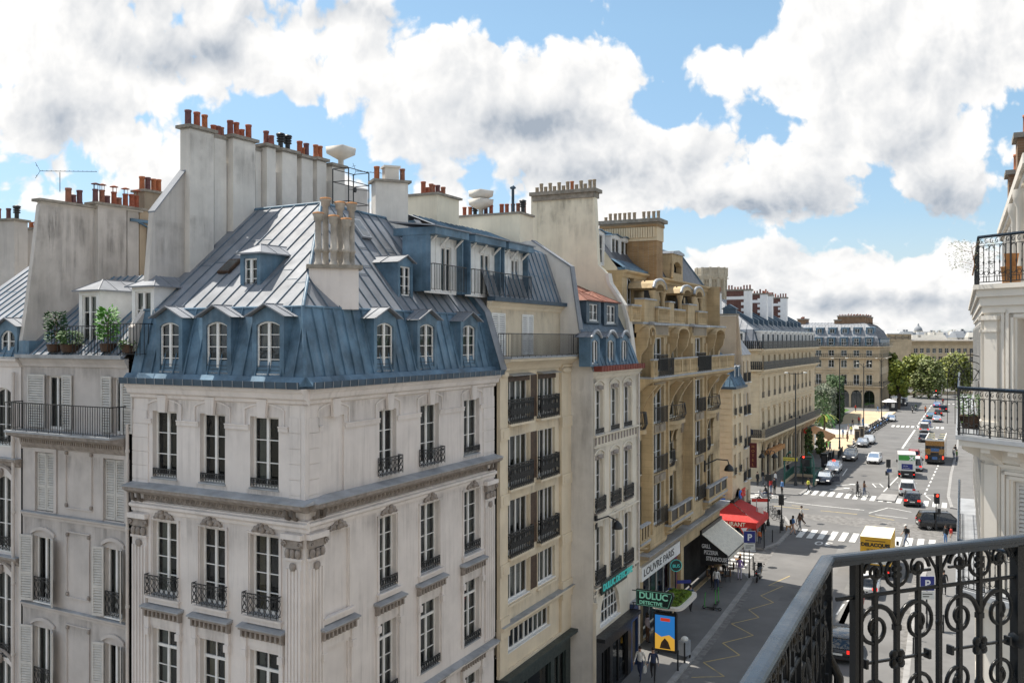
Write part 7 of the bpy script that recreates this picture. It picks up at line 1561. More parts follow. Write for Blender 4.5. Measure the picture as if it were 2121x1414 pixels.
def panel(fr, s0, n, sgn, first=0):
 B_ = lambda nm: (b.build(nm, OB), b.__init__(fr, 'iron_gloss'))
 for i in range(n):
  s = s0 + sgn * d * i; k = (i + first) % 4; main = k in (1, 3); b = MB(fr, 'iron_gloss')
  b.box(s - .0065, s + .0065, -.0065, .0065, zbot if True else z1, z1 if not main else zr_ - .026); b.build('bar', OB)
  b = MB(fr, 'iron_gloss')
  def spiral(cs, cz, R, turns, dirx, up=1, w=.0055):
   P = []; m_ = 34
   for j in range(m_ + 1):
    t = j / m_; th = -.05 + turns * 2 * pi * t; rr_ = R * (1 - .82 * t ** .72); P.append((cs + dirx * rr_ * cos(th), 0, cz + up * rr_ * sin(th)))
   b.tube(P, [w * 1.25] * 6 + [w] * (m_ - 5), 6); b.ball(P[-1], .0115, 7, 5); B_('scroll')
  if not main:
   dx = 1 if k == 0 else -1
   for cz, up in ((z1 - .094, 1), (z1 - .094 - 2 * (z1 - .094 - z3) + .0, -1), (z1 - .52, 1)):
    spiral(s, cz, d * .97, 1.70, dx, up, .0062)
   spiral(s, z2 + .012, d * .52, 1.55, -dx, 1, .0045); b.rod((s, 0, z1), (s, 0, z2 + .02), .005); B_('bar')
  elif k == 1:
   for zc in (z2 + .004,):
    b.tube([(s + .040 * cos(j * pi / 9), 0, zc + .040 * sin(j * pi / 9)) for j in range(18)], .0058, 6, closed=True)
    for j in range(4): b.ball((s + .013 * cos(j * pi / 2 + .78), .0, zc + .013 * sin(j * pi / 2 + .78)), (.010, .008, .010), 6, 5)
    B_('ring')
   for zc in (z3, z3 - .40):
    for j in range(4): b.ball((s + .017 * cos(j * pi / 2 + .78), .002, zc + .017 * sin(j * pi / 2 + .78)), (.0155, .010, .0155), 7, 5)
    b.ball((s, .006, zc), (.010, .012, .010), 7, 5); b.rod((s - d * 1.45, 0, zc), (s + d * 1.45, 0, zc), .005)
    for e in (-1, 1): b.box(s + e * d * 1.45 - .004, s + e * d * 1.45 + .004, -.011, .011, zc - .013, zc + .013)
    B_('rosette')
   for zc in (z1 - .10, z1 - .30): b.box(s - .010, s + .010, -.009, .009, zc - .008, zc + .008); B_('collar')
  else:
   for e in (-1, 1): b.tube([(s, 0, z1 - .01), (s + e * .012, 0, z2 + .0), (s + e * d * .5, 0, zr_ - .03)], .0045, 6)
   b.ball((s, 0, z1 - .105), (.012, .009, .012), 7, 5)
  if b.v: b.build('bracket', OB)
panel(FB, us[0], 14, 1, 0); panel(FB2, -.105, 20, -1, 0)
for fr, a, c in ((FB, .03, 3.0), (FB2, -3.0, -.02)):
 for z, r in ((z1, .0065), (zbot + .05, .008)): b = MB(fr, 'iron_gloss'); b.rod((a, 0, z), (c, 0, z), r, 6); b.build('crossbar', OB)
b = MB(FB, 'iron_gloss'); sp = FB.s(1768); b.box(sp - .004, sp + .009, -.012, .012, zbot, zr_ - .026); b.box(sp + .012, sp + .022, -.014, .014, zbot, zr_ - .026); b.rod((sp, 0, z2 + .0), (us[1] - .04, 0, z2), .005); b.rod((us[1] + .04, 0, z2), (us[1] + d * 1.5, 0, z2 - .0), .005); b.rod((us[5] - d * 1.5, 0, z2), (us[5] - .04, 0, z2), .005); b.rod((us[5] + .04, 0, z2), (us[5] + d * 1.3, 0, z2), .005); b.build('post', OB)
b = MB(FB2, 'iron_gloss'); b.box(-.028, -.004, -.014, .014, zbot, zr_ - .026); b.tube([(-.01, .0, z1 - .14), (-.01, .03, z1 - .2), (-.01, .03, z1 - .5)], .014, 6); b.build('post', OB)
b = MB(FB, 'iron_gloss'); s = us[7]; b.box(s - .018, s + .014, -.014, .014, zbot, zr_ - .026); b.ball((s, 0, z1 - .19), (.03, .03, .03)); b.build('post', OB)
OH = thing('own_stone_house', 'cream stone house that carries the scroll balcony', 'building', (1.51, 1.79, 0))
fo = Fr(1.51, 1.79, -.44, -.898); fo2 = Fr(1.51, 1.79, .931, .364)
b = MB(fo, 'stone_pale'); cw = [(1.2 + 2.7 * k, 2.3 + 2.7 * k) for k in range(9)]; b.wall(0, 60, 0, 24, [(p, q, z, z + 2.3) for p, q in cw for z in (1, 4.2, 7.4, 10.6, 13.4, 16.4, 19.6)], 0, .3); b.use('interior'); b._q(0, 60, 0, 24, -.9); b.use('stone_white'); b.poly((60, 0, 0), (60, -12, 0), (60, -12, 24), (60, 0, 24)); b.fr = Fr(1.51, 1.79, .931, .364); b.wall(0, 12, 0, 24, [], 0); b.build('wall', OH)
b = MB(None, 'lead_ledge'); b.prism([fo((30, .98, 0))[:2], P1, FB((5, 0, 0))[:2], fo2((5, -.2, 0))[:2], fo((0, -.2, 0))[:2], fo((30, -.2, 0))[:2]], 16.15, 16.40, 'z'); b.build('balcony', OH)
g = MB(None, 'earth'); g.poly((-6000, -300, -.05), (9000, -300, -.05), (9000, 12000, -.05), (-6000, 12000, -.05)); struct(g, 'ground')
g = MB(None, 'asphalt'); g.poly((-60, -20, 0), (120, -20, 0), (260, 260, 0), (260, 300, 0), (-60, 300, 0)); struct(g, 'road')
def pave(name, kerb, back, h=.13, m='pavement_grey', kw=.30):
 b = MB(None, m); b.prism(kerb + back, -.02, h, 'z'); struct(b, name)
 k = MB(None, 'kerb'); n = len(kerb)
 for i in range(n - 1):
  (x0, y0), (x1, y1) = kerb[i], kerb[i + 1]; L = math.hypot(x1 - x0, y1 - y0); m_ = max(1, round(L / 1.1)); nx, ny = -(y1 - y0) / L, (x1 - x0) / L
  for j in range(m_):
   a, c = (j + .01) / m_, (j + .99) / m_; p, q = (x0 + (x1 - x0) * a, y0 + (y1 - y0) * a), (x0 + (x1 - x0) * c, y0 + (y1 - y0) * c)
   k.prism([(p[0] - nx * .02, p[1] - ny * .02), (q[0] - nx * .02, q[1] - ny * .02), (q[0] + nx * kw, q[1] + ny * kw), (p[0] + nx * kw, p[1] + ny * kw)], 0, h + .006, 'z')
 struct(k, 'kerb')
pave('pavement', [(-4.6, 20.5), (8.5, 48.0), (12.3, 56.0), (16.9, 66.0), (17.9, 68.3), (18.0, 70.2)], [(15.6, 71.3), (3, 46), (-7, 26), (-8, 22)])
pave('pavement', [(14.5, 81.2), (21.5, 78.3), (23.5, 80.5), (25.7, 84.9), (26.9, 88.1), (27.6, 92.5), (26.6, 95.6), (17, 100)], [(12, 92)])
KR = [(20, 110), (28.1, 106.9), (33.2, 105.6), (34.9, 108.6), (38.0, 114.4), (49.3, 136.3), (55.6, 149.0), (64.2, 166), (79.5, 196), (95.4, 228)]
pave('pavement', KR, [(104, 262), (60, 262), (20, 150)])
pave('pavement', [(112, 228), (68.5, 141.9), (57.9, 121.3), (49.5, 104.4), (46.6, 97.5), (50, 93.5), (70, 84)], [(120, 160), (125, 228)])
pave('pavement', [(44, 78), (36.5, 76.0), (33.4, 74.2), (31.8, 71.0), (26.3, 60.5), (22.6, 52.6), (12, 30), (0, 6)], [(6, 4), (20, 30), (44, 70)])
pave('pavement', [(210, 270), (150, 262), (100, 250)], [(60, 262), (60, 330), (260, 330), (260, 290)])
def sheet(name, pts, m, z=.138): b = MB(None, m); b.poly(*[(x, y, z) for x, y in pts]); return struct(b, name)
G_ = lambda *L: [gnd(u, v, .13) for u, v in L]
sheet('sand_square', G_((1700, 946), (1742, 940), (1793, 897), (1856, 853), (1770, 850), (1722, 872), (1690, 905)), 'sand')
sheet('path', G_((1690, 898), (1775, 900), (1808, 880), (1790, 876), (1700, 880)), 'plaza_pale', .142)
sheet('path', G_((1800, 882), (1812, 882), (1852, 853), (1840, 853)), 'plaza_pale', .146)
sheet('path', G_((1655, 1000), (1700, 985), (1745, 945), (1700, 946), (1660, 968)), 'pavement_grey', .142)
for L in (G_((1698, 925), (1712, 912), (1722, 914), (1716, 926)), G_((1710, 872), (1760, 849), (1752, 846), (1700, 862))): b = MB(None, 'lawn'); b.poly(*[(x, y, .15) for x, y in L]); struct(b, 'grass', 'stuff')
sheet('cobbles', [gnd(u, v) for u, v in ((1640, 1062), (1760, 1070), (1905, 1086), (1990, 1112), (1930, 1122), (1800, 1094), (1690, 1078))], 'cobble', .004)
sheet('cobbles', [(18.0, 70.3), (20.6, 77.9), (21.4, 78.2), (23.2, 80.3), (24.4, 82.6), (20.0, 72.6)], 'cobble', .005)
sheet('raised_crossing', [(15.8, 71.4), (18.0, 70.3), (20.9, 78.4), (17.6, 79.8)], 'asphalt_patch', .004)
rr = random.Random(77)
for k, (u, v, w_, l_) in enumerate(((1640, 1230, 1.2, 4), (1700, 1010, 3, 9), (1800, 900, 2.5, 14), (1860, 960, 1.5, 7), (1620, 1330, 1.5, 5), (1800, 1060, 2, 5))):
 x, y = gnd(u, v); e, f = (.44, .898), (.898, -.44); sheet('asphalt_patch', [(x + e[0] * a * l_ / 2 + f[0] * c * w_ / 2, y + e[1] * a * l_ / 2 + f[1] * c * w_ / 2) for a, c in ((-1, -1), (1, -1), (1, 1), (-1, 1))], 'asphalt_patch', .003)
mk = lambda pts, m='marking', z=.008: sheet('road_marking', pts, m, z)
def bar(p, q, w_, m='marking', z=.008):
 L = math.hypot(q[0] - p[0], q[1] - p[1]); nx, ny = -(q[1] - p[1]) / L * w_ / 2, (q[0] - p[0]) / L * w_ / 2
 return [(p[0] + nx, p[1] + ny), (q[0] + nx, q[1] + ny), (q[0] - nx, q[1] - ny), (p[0] - nx, p[1] - ny)]
def zebra(a, c, n, w_, l_, e=(.44, .898), skip=()):
 for i in range(n):
  if i in skip: continue
  t = i / (n - 1); x, y = a[0] + (c[0] - a[0]) * t, a[1] + (c[1] - a[1]) * t; mk(bar((x - e[0] * l_ / 2, y - e[1] * l_ / 2), (x + e[0] * l_ / 2, y + e[1] * l_ / 2), w_))
zebra(gnd(1661, 1103.5), gnd(1930, 1127), 13, .52, 4.0); zebra(gnd(1672, 1018.5), gnd(1956, 1046), 17, .5, 3.4); zebra(gnd(1850, 882), gnd(1952, 886), 11, .55, 4); zebra(gnd(1880, 835), gnd(1975, 836), 11, .6, 5)
zebra((17.2, 72.6), (19.6, 78.4), 6, .5, 2.4, (.898, -.44)); zebra(gnd(1572, 1030), gnd(1600, 1022), 4, .5, 3, (.95, -.3))
def polyline(pts, w_, m='marking', dash=None):
 for i in range(len(pts) - 1):
  p, q = pts[i], pts[i + 1]
  if not dash: mk(bar(p, q, w_), m); continue
  L = math.hypot(q[0] - p[0], q[1] - p[1]); n = max(1, int(L / (dash[0] + dash[1])))
  for k in range(n): t0, t1 = k / n, (k + dash[0] / (dash[0] + dash[1])) / n; mk(bar((p[0] + (q[0] - p[0]) * t0, p[1] + (q[1] - p[1]) * t0), (p[0] + (q[0] - p[0]) * t1, p[1] + (q[1] - p[1]) * t1), w_), m)
GL = lambda *L: [gnd(u, v) for u, v in L]
polyline(GL((1869, 928), (1895, 890)), .3); polyline(GL((1897, 886), (1952, 806)), .25, dash=(6, 3)); polyline(GL((1915, 1024), (1945, 960)), .18, dash=(1.6, 1.6)); polyline(GL((1600, 1047), (1700, 1057), (1800, 1067), (1870, 1080)), .18, 'marking_yellow', (2.2, .7)); polyline(GL((1608, 1036), (1700, 1047), (1790, 1056)), .16); polyline(GL((1800, 1062), (1840, 1051), (1888, 1060)), .13); polyline(GL((1812, 1065), (1880, 1073)), .13); polyline(GL((1830, 1018), (1862, 985)), .15); polyline(GL((1745, 985), (1755, 970)), .12); polyline(GL((1640, 1046), (1690, 1052)), .15, 'marking_yellow', (1, 1))
LZ = GL((1432, 1402), (1457, 1371), (1497, 1331), (1515, 1291), (1551, 1262), (1576, 1233), (1592, 1212)); RZ = GL((1500, 1400), (1532, 1356), (1560, 1315), (1572, 1278), (1602, 1247), (1622, 1213), (1636, 1192))
polyline([p for pr in zip(LZ, RZ) for p in pr], .09, 'marking_yellow')
for u, v in ((1640, 1290), (1680, 1215), (1745, 1130), (1700, 1085), (1830, 1085), (1790, 985), (1860, 930), (1600, 1175)):
 c = gnd(u, v); sheet('manhole_cover', [(c[0] + .38 * cos(k * pi / 6), c[1] + .38 * sin(k * pi / 6)) for k in range(12)], 'iron', .007)
for K_ in ([(-4.6, 20.5), (8.5, 48.0), (12.3, 56.0), (16.9, 66.0)], [(38.0, 114.4), (49.3, 136.3), (55.6, 149.0), (79.5, 196), (95.4, 228)], [(31.8, 71.0), (26.3, 60.5), (22.6, 52.6), (12, 30)]):
 for p, q in zip(K_, K_[1:]): L = math.hypot(q[0] - p[0], q[1] - p[1]); nx, ny = (q[1] - p[1]) / L * .22, -(q[0] - p[0]) / L * .22; sheet('gutter_strip', bar((p[0] + nx, p[1] + ny), (q[0] + nx, q[1] + ny), .42), 'cobble', .0045)
for x0, y0, x1, y1, w_ in ((14.5, 50, 32, 86, .9), (16.6, 50, 34.2, 86, .9), (21, 58, 33, 82, .7), (44, 110, 92, 205, 1.0), (47, 110, 95, 205, 1.0), (58, 112, 104, 205, 1.0), (61, 112, 107, 205, 1.0)): sheet('tyre_track', bar((x0, y0), (x1, y1), w_), 'asphalt_worn', .0025)
polyline(GL((1748, 1250), (1720, 1290)), .12, dash=(2, 1.5)); polyline(GL((1755, 1245), (1790, 1190)), .13)
for u, v in ((1752, 1004), (1740, 1012)): x, y = gnd(u, v); mk([(x - 1.4, y - .3), (x + .8, y + .5), (x + .6, y + .9), (x + 1.5, y + .8), (x + 1.1, y + .1), (x + .9, y + .3), (x - 1.3, y - .6)])
for u, v in ((1818, 1005), (1930, 1030)): x, y = gnd(u, v); polyline([(x - .8, y - 1.5), (x - .1, y + 1.4), (x + .8, y + 1.4), (x + .2, y - 1.2)], .13)
x, y = gnd(1706, 1125); cu = bpy.data.curves.new('road_marking', 'FONT'); cu.body = '30'; cu.size = 1.7; cu.align_x = 'CENTER'; cu.align_y = 'CENTER'; tmp = bpy.data.objects.new('tmp_text', cu); COL.objects.link(tmp); bpy.context.view_layer.update()
me0 = tmp.evaluated_get(bpy.context.evaluated_depsgraph_get()).to_mesh(); b = MB(None, 'marking'); b.add([(x - v.co.x * .92 * .89 - v.co.y * 1.25 * .44, y + v.co.x * .92 * .44 - v.co.y * 1.25 * .89, .009) for v in me0.vertices], [list(p.vertices) for p in me0.polygons]); bpy.data.objects.remove(tmp); struct(b, 'road_marking')
isl = GL((1815, 1036), (1826, 1024), (1860, 1026), (1853, 1040)); b = MB(None, 'kerb'); b.prism(isl, 0, .14, 'z'); struct(b, 'traffic_island')
b = MB(None, 'kerb'); c = gnd(1596, 1031); b.prism([(c[0] + 1.8 * cos(k * pi / 6), c[1] + 1.1 * sin(k * pi / 6)) for k in range(12)], 0, .13, 'z'); struct(b, 'traffic_island')
b = MB(None, 'stone_haus'); a, c = at(1800, 0, 287), at(2050, 0, 300); f = Fr(a[0], a[1], c[0] - a[0], c[1] - a[1]); b.fr = f; b.box(0, 44, -.6, 0, 0, 1.1); lone(b, 'quay_wall', 'low stone quay wall under the willows at the end of the street', 'wall')
for k, u in enumerate((1845, 1905, 1950)):
 x, y = at(u, 0, 330 + 6 * k)[:2]; t = thing('quay_house', ['small flat roofed pink brick pavilion', 'pale low river boat house', 'low cream hut on the far quay'][k] + ' half hidden by the trees', 'house', (x, y, 0), world=False); b = MB(None, ['wall_tan', 'stone_white', 'plaster_cream'][k]); b.box(-7, 7, -3, 3, 0, 5); b.build('wall', t); b = MB(None, 'slate'); b.box(-7.4, 7.4, -3.4, 3.4, 5, 5.5); b.build('roof', t)
 for q in range(3): b = MB(None, 'white_paint'); b.box(-4.6 + q * 3.6, -2.9 + q * 3.6, -3.06, -3, 1.8, 3.9); w_ = b.build('window', t); b = MB(None, 'interior'); b.box(-4.4 + q * 3.6, -3.1 + q * 3.6, -3.09, -3.06, 2.0, 3.7); b.build('pane', w_)
def paint(name, c, m=.1): mat(name, c, .28, .03, 2, metal=m, coat=.6); return name
for nm, c in dict(car_white=(.72, .72, .72), car_black=(.012, .013, .016), car_navy=(.02, .03, .055), car_grey=(.12, .125, .135), car_silver=(.42, .43, .45), car_blue=(.05, .14, .34), car_green=(.02, .10, .10), car_red=(.35, .02, .015), van_yellow=(.72, .42, .03), bus_gold=(.34, .17, .04)).items(): paint(nm, c)
mat('tyre', (.015, .015, .015), .9, .2, 8); mat('rim', (.32, .33, .34), .35, .1, 8, metal=.6); emit('lamp_white', (1, .97, .9), .9); mat('lamp_red', (.55, .01, .01), .25, .1, 8); emit('brake_red', (1, .03, .02), 1.1); mat('plate', (.70, .70, .66), .5, .05); mat('plastic', (.03, .03, .032), .6, .1, 6); mat('box_white', (.78, .77, .72), .6, .05, 1); mat('box_cream', (.76, .70, .50), .65, .08, 1); mat('box_yellow', (.72, .40, .025), .6, .06, 1); mat('van_green', (.06, .34, .06), .5, .05); mat('panel_blue', (.02, .03, .20), .5, .05); emit('signal_red', (1, .04, .02), 3.0)
PH = math.degrees(atan2(.898, .44))
def wheel(t, x, y, r, w=.2):
 b = MB(None, 'tyre'); n = 14
 prof = [(r * .62, -w / 2), (r * .93, -w / 2), (r, -w * .3), (r, w * .3), (r * .93, w / 2), (r * .62, w / 2)]
 b.loft([[(x + q * cos(2 * pi * i / n), y + o, r + q * sin(2 * pi * i / n)) for i in range(n)] for q, o in prof]); k = b.build('wheel', t)
 b = MB(None, 'rim'); s = 1 if y > 0 else -1; b.loft([[(x + r * .62 * cos(2 * pi * i / n), y + s * o, r + r * .62 * sin(2 * pi * i / n)) for i in range(n)] for o in (w * .3, w * .52)]); b.use('plastic')
 for i in range(5): a = 2 * pi * i / 5; b.box(x + r * .38 * cos(a) - .05, x + r * .38 * cos(a) + .05, y + s * w * .5, y + s * w * .54, r + r * .38 * sin(a) - .05, r + r * .38 * sin(a) + .05)
 b.build('rim', k)
CARS = dict(hatch=(4.05, 1.76, 1.48, (.30, .10, -.40, -.485)), sedan=(4.6, 1.82, 1.45, (.22, .06, -.26, -.40)), suv=(4.45, 1.86, 1.66, (.27, .12, -.42, -.49)), van=(4.5, 1.85, 1.88, (.36, .22, -.46, -.495)))
def car(label, u, v, kind, col, head=0, lights=0, cat='car', name='parked_car', group='cars in the street', taxi=False, door=False, dx=0):
 x, y = gnd(u, v); L, W, Hh, (xa, xb, xc, xd) = CARS[kind]; t = thing(name, label, cat, (x + dx, y, 0), group, world=False, rz=radians(PH - .5 + head)); w = W / 2
 b = MB(None, col); zs = .92 if kind != 'suv' else 1.02; hood = zs - .12; tail = zs - .02 if kind != 'sedan' else zs - .0
 st = [(-.5, .36, tail - .22, .86), (-.485, .28, tail - .08, .93), (-.42, .22, tail, .99), (-.2, .2, zs, 1), (.1, .2, zs, 1), (xa, .2, zs - .02, 1), (.40, .22, hood, .97), (.47, .26, hood - .14, .90), (.5, .34, hood - .28, .80)]
 b.loft([[(f * L, s * w * wf * k, z) for s, k, z in ((-1, .90, zb), (-1, 1, zb + .16), (-1, 1, zt - .14), (-1, .90, zt), (1, .90, zt), (1, 1, zt - .14), (1, 1, zb + .16), (1, .90, zb))] for f, zb, zt, wf in st])
 wt = w * .74; R0 = [(xa * L, zs - .04, w * .90), (xb * L, Hh - .05, wt), (xc * L, Hh - .06, wt), (xd * L, tail - .03, w * .88)]
 rf = [(xb * L + .08, Hh - .09), (xb * L - .25, Hh - .01), ((xb + xc) / 2 * L, Hh), (xc * L + .2, Hh - .02), (xc * L - .06, Hh - .10)]
 b.loft([[(q, -wt - .03, z - .06), (q, -wt * .8, z + .005), (q, wt * .8, z + .005), (q, wt + .03, z - .06)] for q, z in rf])
 for s in (-1, 1):
  for q in (0, 2): b.tube([(R0[q][0], s * R0[q][2], R0[q][1]), (R0[q + 1][0], s * R0[q + 1][2], R0[q + 1][1])], .05, 4)
  m = (xa + xd) / 2 * L; b.tube([(m, s * w * .9, zs - .03), (m, s * wt, Hh - .06)], .045, 4); b.ball((xa * L - .1, s * (w + .1), zs + .06), (.09, .09, .07), 6, 4)
  for f in (.31, -.31): b.use('plastic'); n = 10; b.prism([(f * L + .37 * cos(pi * i / n), .22 + .36 * sin(pi * i / n) + .1) for i in range(n + 1)], s * (w - .03) , s * (w + .012), 'o') if False else b.loft([[(f * L + q * cos(pi * i / n), s * (w + .008), .30 + q * sin(pi * i / n)) for i in range(n + 1)] for q in (.40, .33)], False, False); b.use(col)
 b.use('plastic'); b.box(L * .49, L * .502, -w * .6, w * .6, .30, .46); b.box(-L * .503, -L * .49, -w * .7, w * .7, .30, .44); b.build('body', t)
 b = MB(None, 'car_glass'); (a, c, d, e) = R0
 P = lambda q, s: (q[0], s * q[2] * .985, q[1]); b.add([P(a, -1), P(c, -1), P(d, -1), P(e, -1), P(a, 1), P(c, 1), P(d, 1), P(e, 1)], [(0, 1, 2, 3), (4, 5, 6, 7), (0, 1, 5, 4), (2, 3, 7, 6)]); b.build('windows', t)
 b = MB(None, 'plastic'); b.box(-L * .36, L * .2, -w * .7, w * .7, .4, zs - .1);
 for q in (.06, -.2):
  for s in (-.4, .4): b.box(q * L - .12, q * L + .05, s * w * 1.0 - .22, s * w + .22, .5, 1.15)
 b.build('seats', t)
 for f in (.31, -.31):
  for s in (-1, 1): wheel(t, f * L, s * (w - .11), .32)
 for s in (-1, 1):
  b = MB(None, 'lamp_white' if lights != 2 else 'plate'); b.box(L * .462, L * .497, s * w * .68 - .17, s * w * .68 + .17, hood - .28, hood - .14); b.build('headlight', t)
  b = MB(None, 'brake_red' if lights == 1 else 'lamp_red'); b.box(-L * .502, -L * .475, s * w * .74 - .16, s * w * .74 + .16, tail - .26, tail - .08); b.build('taillight', t)
 b = MB(None, 'plate'); b.box(-L * .508, -L * .5, -.26, .26, .52, .63); b.box(L * .5, L * .506, -.26, .26, .40, .50); b.build('number_plate', t)
 if taxi: b = MB(None, 'signal_red' if taxi == 2 else 'box_white'); b.hexa([(-.15, -.2, Hh), (.1, -.2, Hh), (.1, .2, Hh), (-.15, .2, Hh), (-.1, -.15, Hh + .14), (.05, -.15, Hh + .14), (.05, .15, Hh + .14), (-.1, .15, Hh + .14)]); b.build('roof_sign', t)
 if door:
  b = MB(None, col); b.hexa([(.45, w, .3), (.5, w, .3), (.15, w + .85, .3), (.1, w + .85, .3), (.45, w, .95), (.5, w, .95), (.15, w + .85, .95), (.1, w + .85, .95)]); b.tube([(.47, w, .95), (.25, w + .2, 1.36), (.1, w + .6, 1.36), (.12, w + .85, .95)], .03, 4); b.build('door', t)
 return t
A_ = 180
for a in [('dark blue taxi standing at the metro steps with its door open', 1709, 999, 'sedan', 'car_navy', A_, 0, 1, True), ('white taxi with a red roof sign behind the dark one at the metro steps', 1727, 976, 'sedan', 'car_white', A_, 0, 2, False), ('dark grey sport utility car with a roof sign passing the black barriers', 1761, 952, 'suv', 'car_grey', A_, 0, 1, False), ('white hatchback driving towards the eye in the middle of the avenue', 1811.5, 958, 'hatch', 'car_white', A_ - 3, 0, 0, False),
 ('dark car parked at the kerb by the sandy square', 1787, 924, 'sedan', 'car_grey', A_, 2, 0, False), ('silver car parked beyond the dark one at the kerb', 1800, 918, 'sedan', 'car_silver', A_, 2, 0, False), ('pale silver saloon coming past the far end of the sandy square', 1846, 872, 'sedan', 'car_silver', A_, 0, 0, False),
 ('white sport utility car just ahead of the black estate', 1879, 1022, 'suv', 'car_white', 4, 0, 0, False), ('black estate car waiting on the far zebra crossing with red tail lamps', 1889, 1044, 'hatch', 'car_black', 4, 1, 0, False), ('dark car alone ahead of the striped tour coach', 1914, 914, 'hatch', 'car_grey', 0, 0, 0, False), ('small white van behind the blue taxi', 1915.5, 894, 'van', 'car_white', 0, 1, 0, False), ('light blue taxi ahead of the small white van', 1919, 884, 'hatch', 'car_blue', 0, 0, 1, False),
 ('silver saloon in the right hand lane far down the avenue', 1941, 873, 'sedan', 'car_silver', 0, 1, 0, False), ('dark green car left of the far silver saloon', 1928, 866, 'sedan', 'car_green', 0, 1, 0, False), ('red braking dark hatchback ahead of the far silver saloon', 1944, 860, 'hatch', 'car_black', 0, 1, 0, False), ('black sport utility car near the far end of the queue', 1954, 852, 'suv', 'car_black', 0, 1, 0, False), ('blue saloon with red tail lamps far down the avenue', 1941, 843, 'sedan', 'car_blue', 0, 1, 0, False), ('white car turning at the quay end of the avenue', 1938, 822, 'suv', 'car_white', 30, 0, 0, False),
 ('white pickup partly hidden behind the green panelled truck', 1896, 972, 'van', 'car_white', 2, 1, 0, False), ('dark red car ahead of the white pickup', 1893, 950, 'hatch', 'car_red', 2, 1, 0, False), ('black people carrier with an open door at the right kerb', 1952, 1095, 'suv', 'car_black', -75, 0, 0, True), ('black compact car with big red lamps below the scroll railing', 1744, 1352, 'hatch', 'car_black', 0, 1, 0, False), ('white car seen through the scrolls of the railing', 1795, 1225, 'hatch', 'car_white', 2, 1, 0, False), ('white car parked behind the pale van near the tour coach', 1700, 868, 'hatch', 'car_white', 80, 2, 0, False)]:
 car(a[0], a[1], a[2], a[3], a[4], a[5], a[6], taxi=a[7], door=a[8], name='car' if 'parked' not in a[0] else 'parked_car')
def truck(name, label, cat, u, v, L, W, Hh, head, cabcol, boxm, topm, z0=.95, cabL=1.7, front=False):
 x, y = gnd(u, v); t = thing(name, label, cat, (x, y, 0), world=False, rz=radians(PH - .5 + head)); w = W / 2; c0 = L - cabL
 b = MB(None, boxm); b.box(0, c0 - .15, -w, w, z0, Hh - .03); b.use(topm); b.box(-.01, c0 - .14, -w - .01, w + .01, Hh - .03, Hh); b.build('cargo_box', t)
 b = MB(None, cabcol); ch = min(Hh - .5, 2.2); b.prism([(c0, .45), (L - .05, .45), (L, 1.0), (L - .12, 1.35), (L - .62, ch), (c0, ch)], -w * .92, w * .92, 'o'); b.use('car_black'); b.prism([(L - .13, 1.4), (L - .60, ch - .1), (L - .59, ch - .08), (L - .11, 1.4)], -w * .85, w * .85, 'o')
 for s in (-1, 1): b.box(c0 + .3, L - .7, s * w * .92 - .006, s * w * .92 + .006, 1.35, ch - .15); b.box(L - .5, L - .42, s * (w + .1) - .1, s * (w + .1) + .1, 1.4, 1.75)
 b.build('cab', t); b = MB(None, 'plastic'); b.box(-.1, L - .6, -w * .7, w * .7, .55, z0); b.box(-.16, -.04, -w, w, .45, .62); b.build('chassis', t)
 for f in (.9, L - 1.0):
  for s in (-1, 1): wheel(t, f, s * (w - .15), .38, .26)
 for s in (-1, 1): b = MB(None, 'brake_red'); b.box(-.19, -.16, s * w * .82 - .1, s * w * .82 + .1, .48, .6); b.build('taillight', t); b = MB(None, 'lamp_white'); b.box(L - .03, L + .01, s * w * .65 - .12, s * w * .65 + .12, .7, .85); b.build('headlight', t)
 b = MB(None, 'plate'); b.box(-.18, -.16, -.26, .26, .47, .6); b.build('number_plate', t)
 return t, Fr(0, 0, 0, -1)
t, f = truck('delivery_truck', 'yellow box truck with cream roof and black lettering stopped before the zebra crossing', 'truck', 1813, 1196, 6.2, 2.15, 3.05, 0, 'car_white', 'box_yellow', 'box_cream')
f = Fr(-.0, 0, 0, -1); text('DELACQUIS', 'lettering', t, f, 0, 2.35, .36, .012, 'black', 'CENTER', .004, 1.05, .02); text('08 25 00 10 20', 'lettering', t, f, 0, 2.02, .20, .012, 'dark_brown', 'CENTER', .004); b = MB(f, 'dark_brown'); b.box(-.7, .7, .0, .012, 2.74, 2.80); b.build('stripe', t); b = MB(f, 'box_white'); b.box(-1.0, 1.0, .0, .012, 1.05, 1.85)
for k in range(6): b.box(-1.0, 1.0, .012, .02, 1.1 + k * .13, 1.12 + k * .13)
b.build('roller_door', t)
t, f = truck('delivery_truck', 'white box truck with green and blue rear panels in the right hand lanes', 'truck', 1878, 990, 5.6, 2.1, 3.1, 4, 'car_white', 'box_white', 'box_white')
f = Fr(0, 0, 0, -1); b = MB(f, 'van_green'); b.box(-.95, .95, 0, .02, 2.3, 2.95); b.build('sign_panel', t); text('X', 'lettering', t, f, .35, 2.38, .62, .03, 'white', 'LEFT', .01, 1.1, .05); b = MB(f, 'panel_blue'); b.box(-.6, .72, 0, .02, 1.15, 1.85); k = b.build('sign_panel', t); text('donate', 'lettering', k, f, -.4, 1.55, .2, .03, 'white', depth=.005); text('les boutiques', 'lettering', k, f, -.45, 1.3, .15, .03, 'white', depth=.005)
t, f = truck('box_van', 'pale grey van coming along the left lane by the far stone building', 'van', 1872, 838, 5.6, 2.1, 2.9, 180, 'car_silver', 'box_white', 'box_white'); t.location.x -= 0
x, y = gnd(1936, 962); t = thing('tour_bus', 'open top double deck tour bus with dark and golden painted rear', 'bus', (x, y, 0), world=False, rz=radians(PH - 1)); L, w, h1 = 10.5, 1.25, 2.7
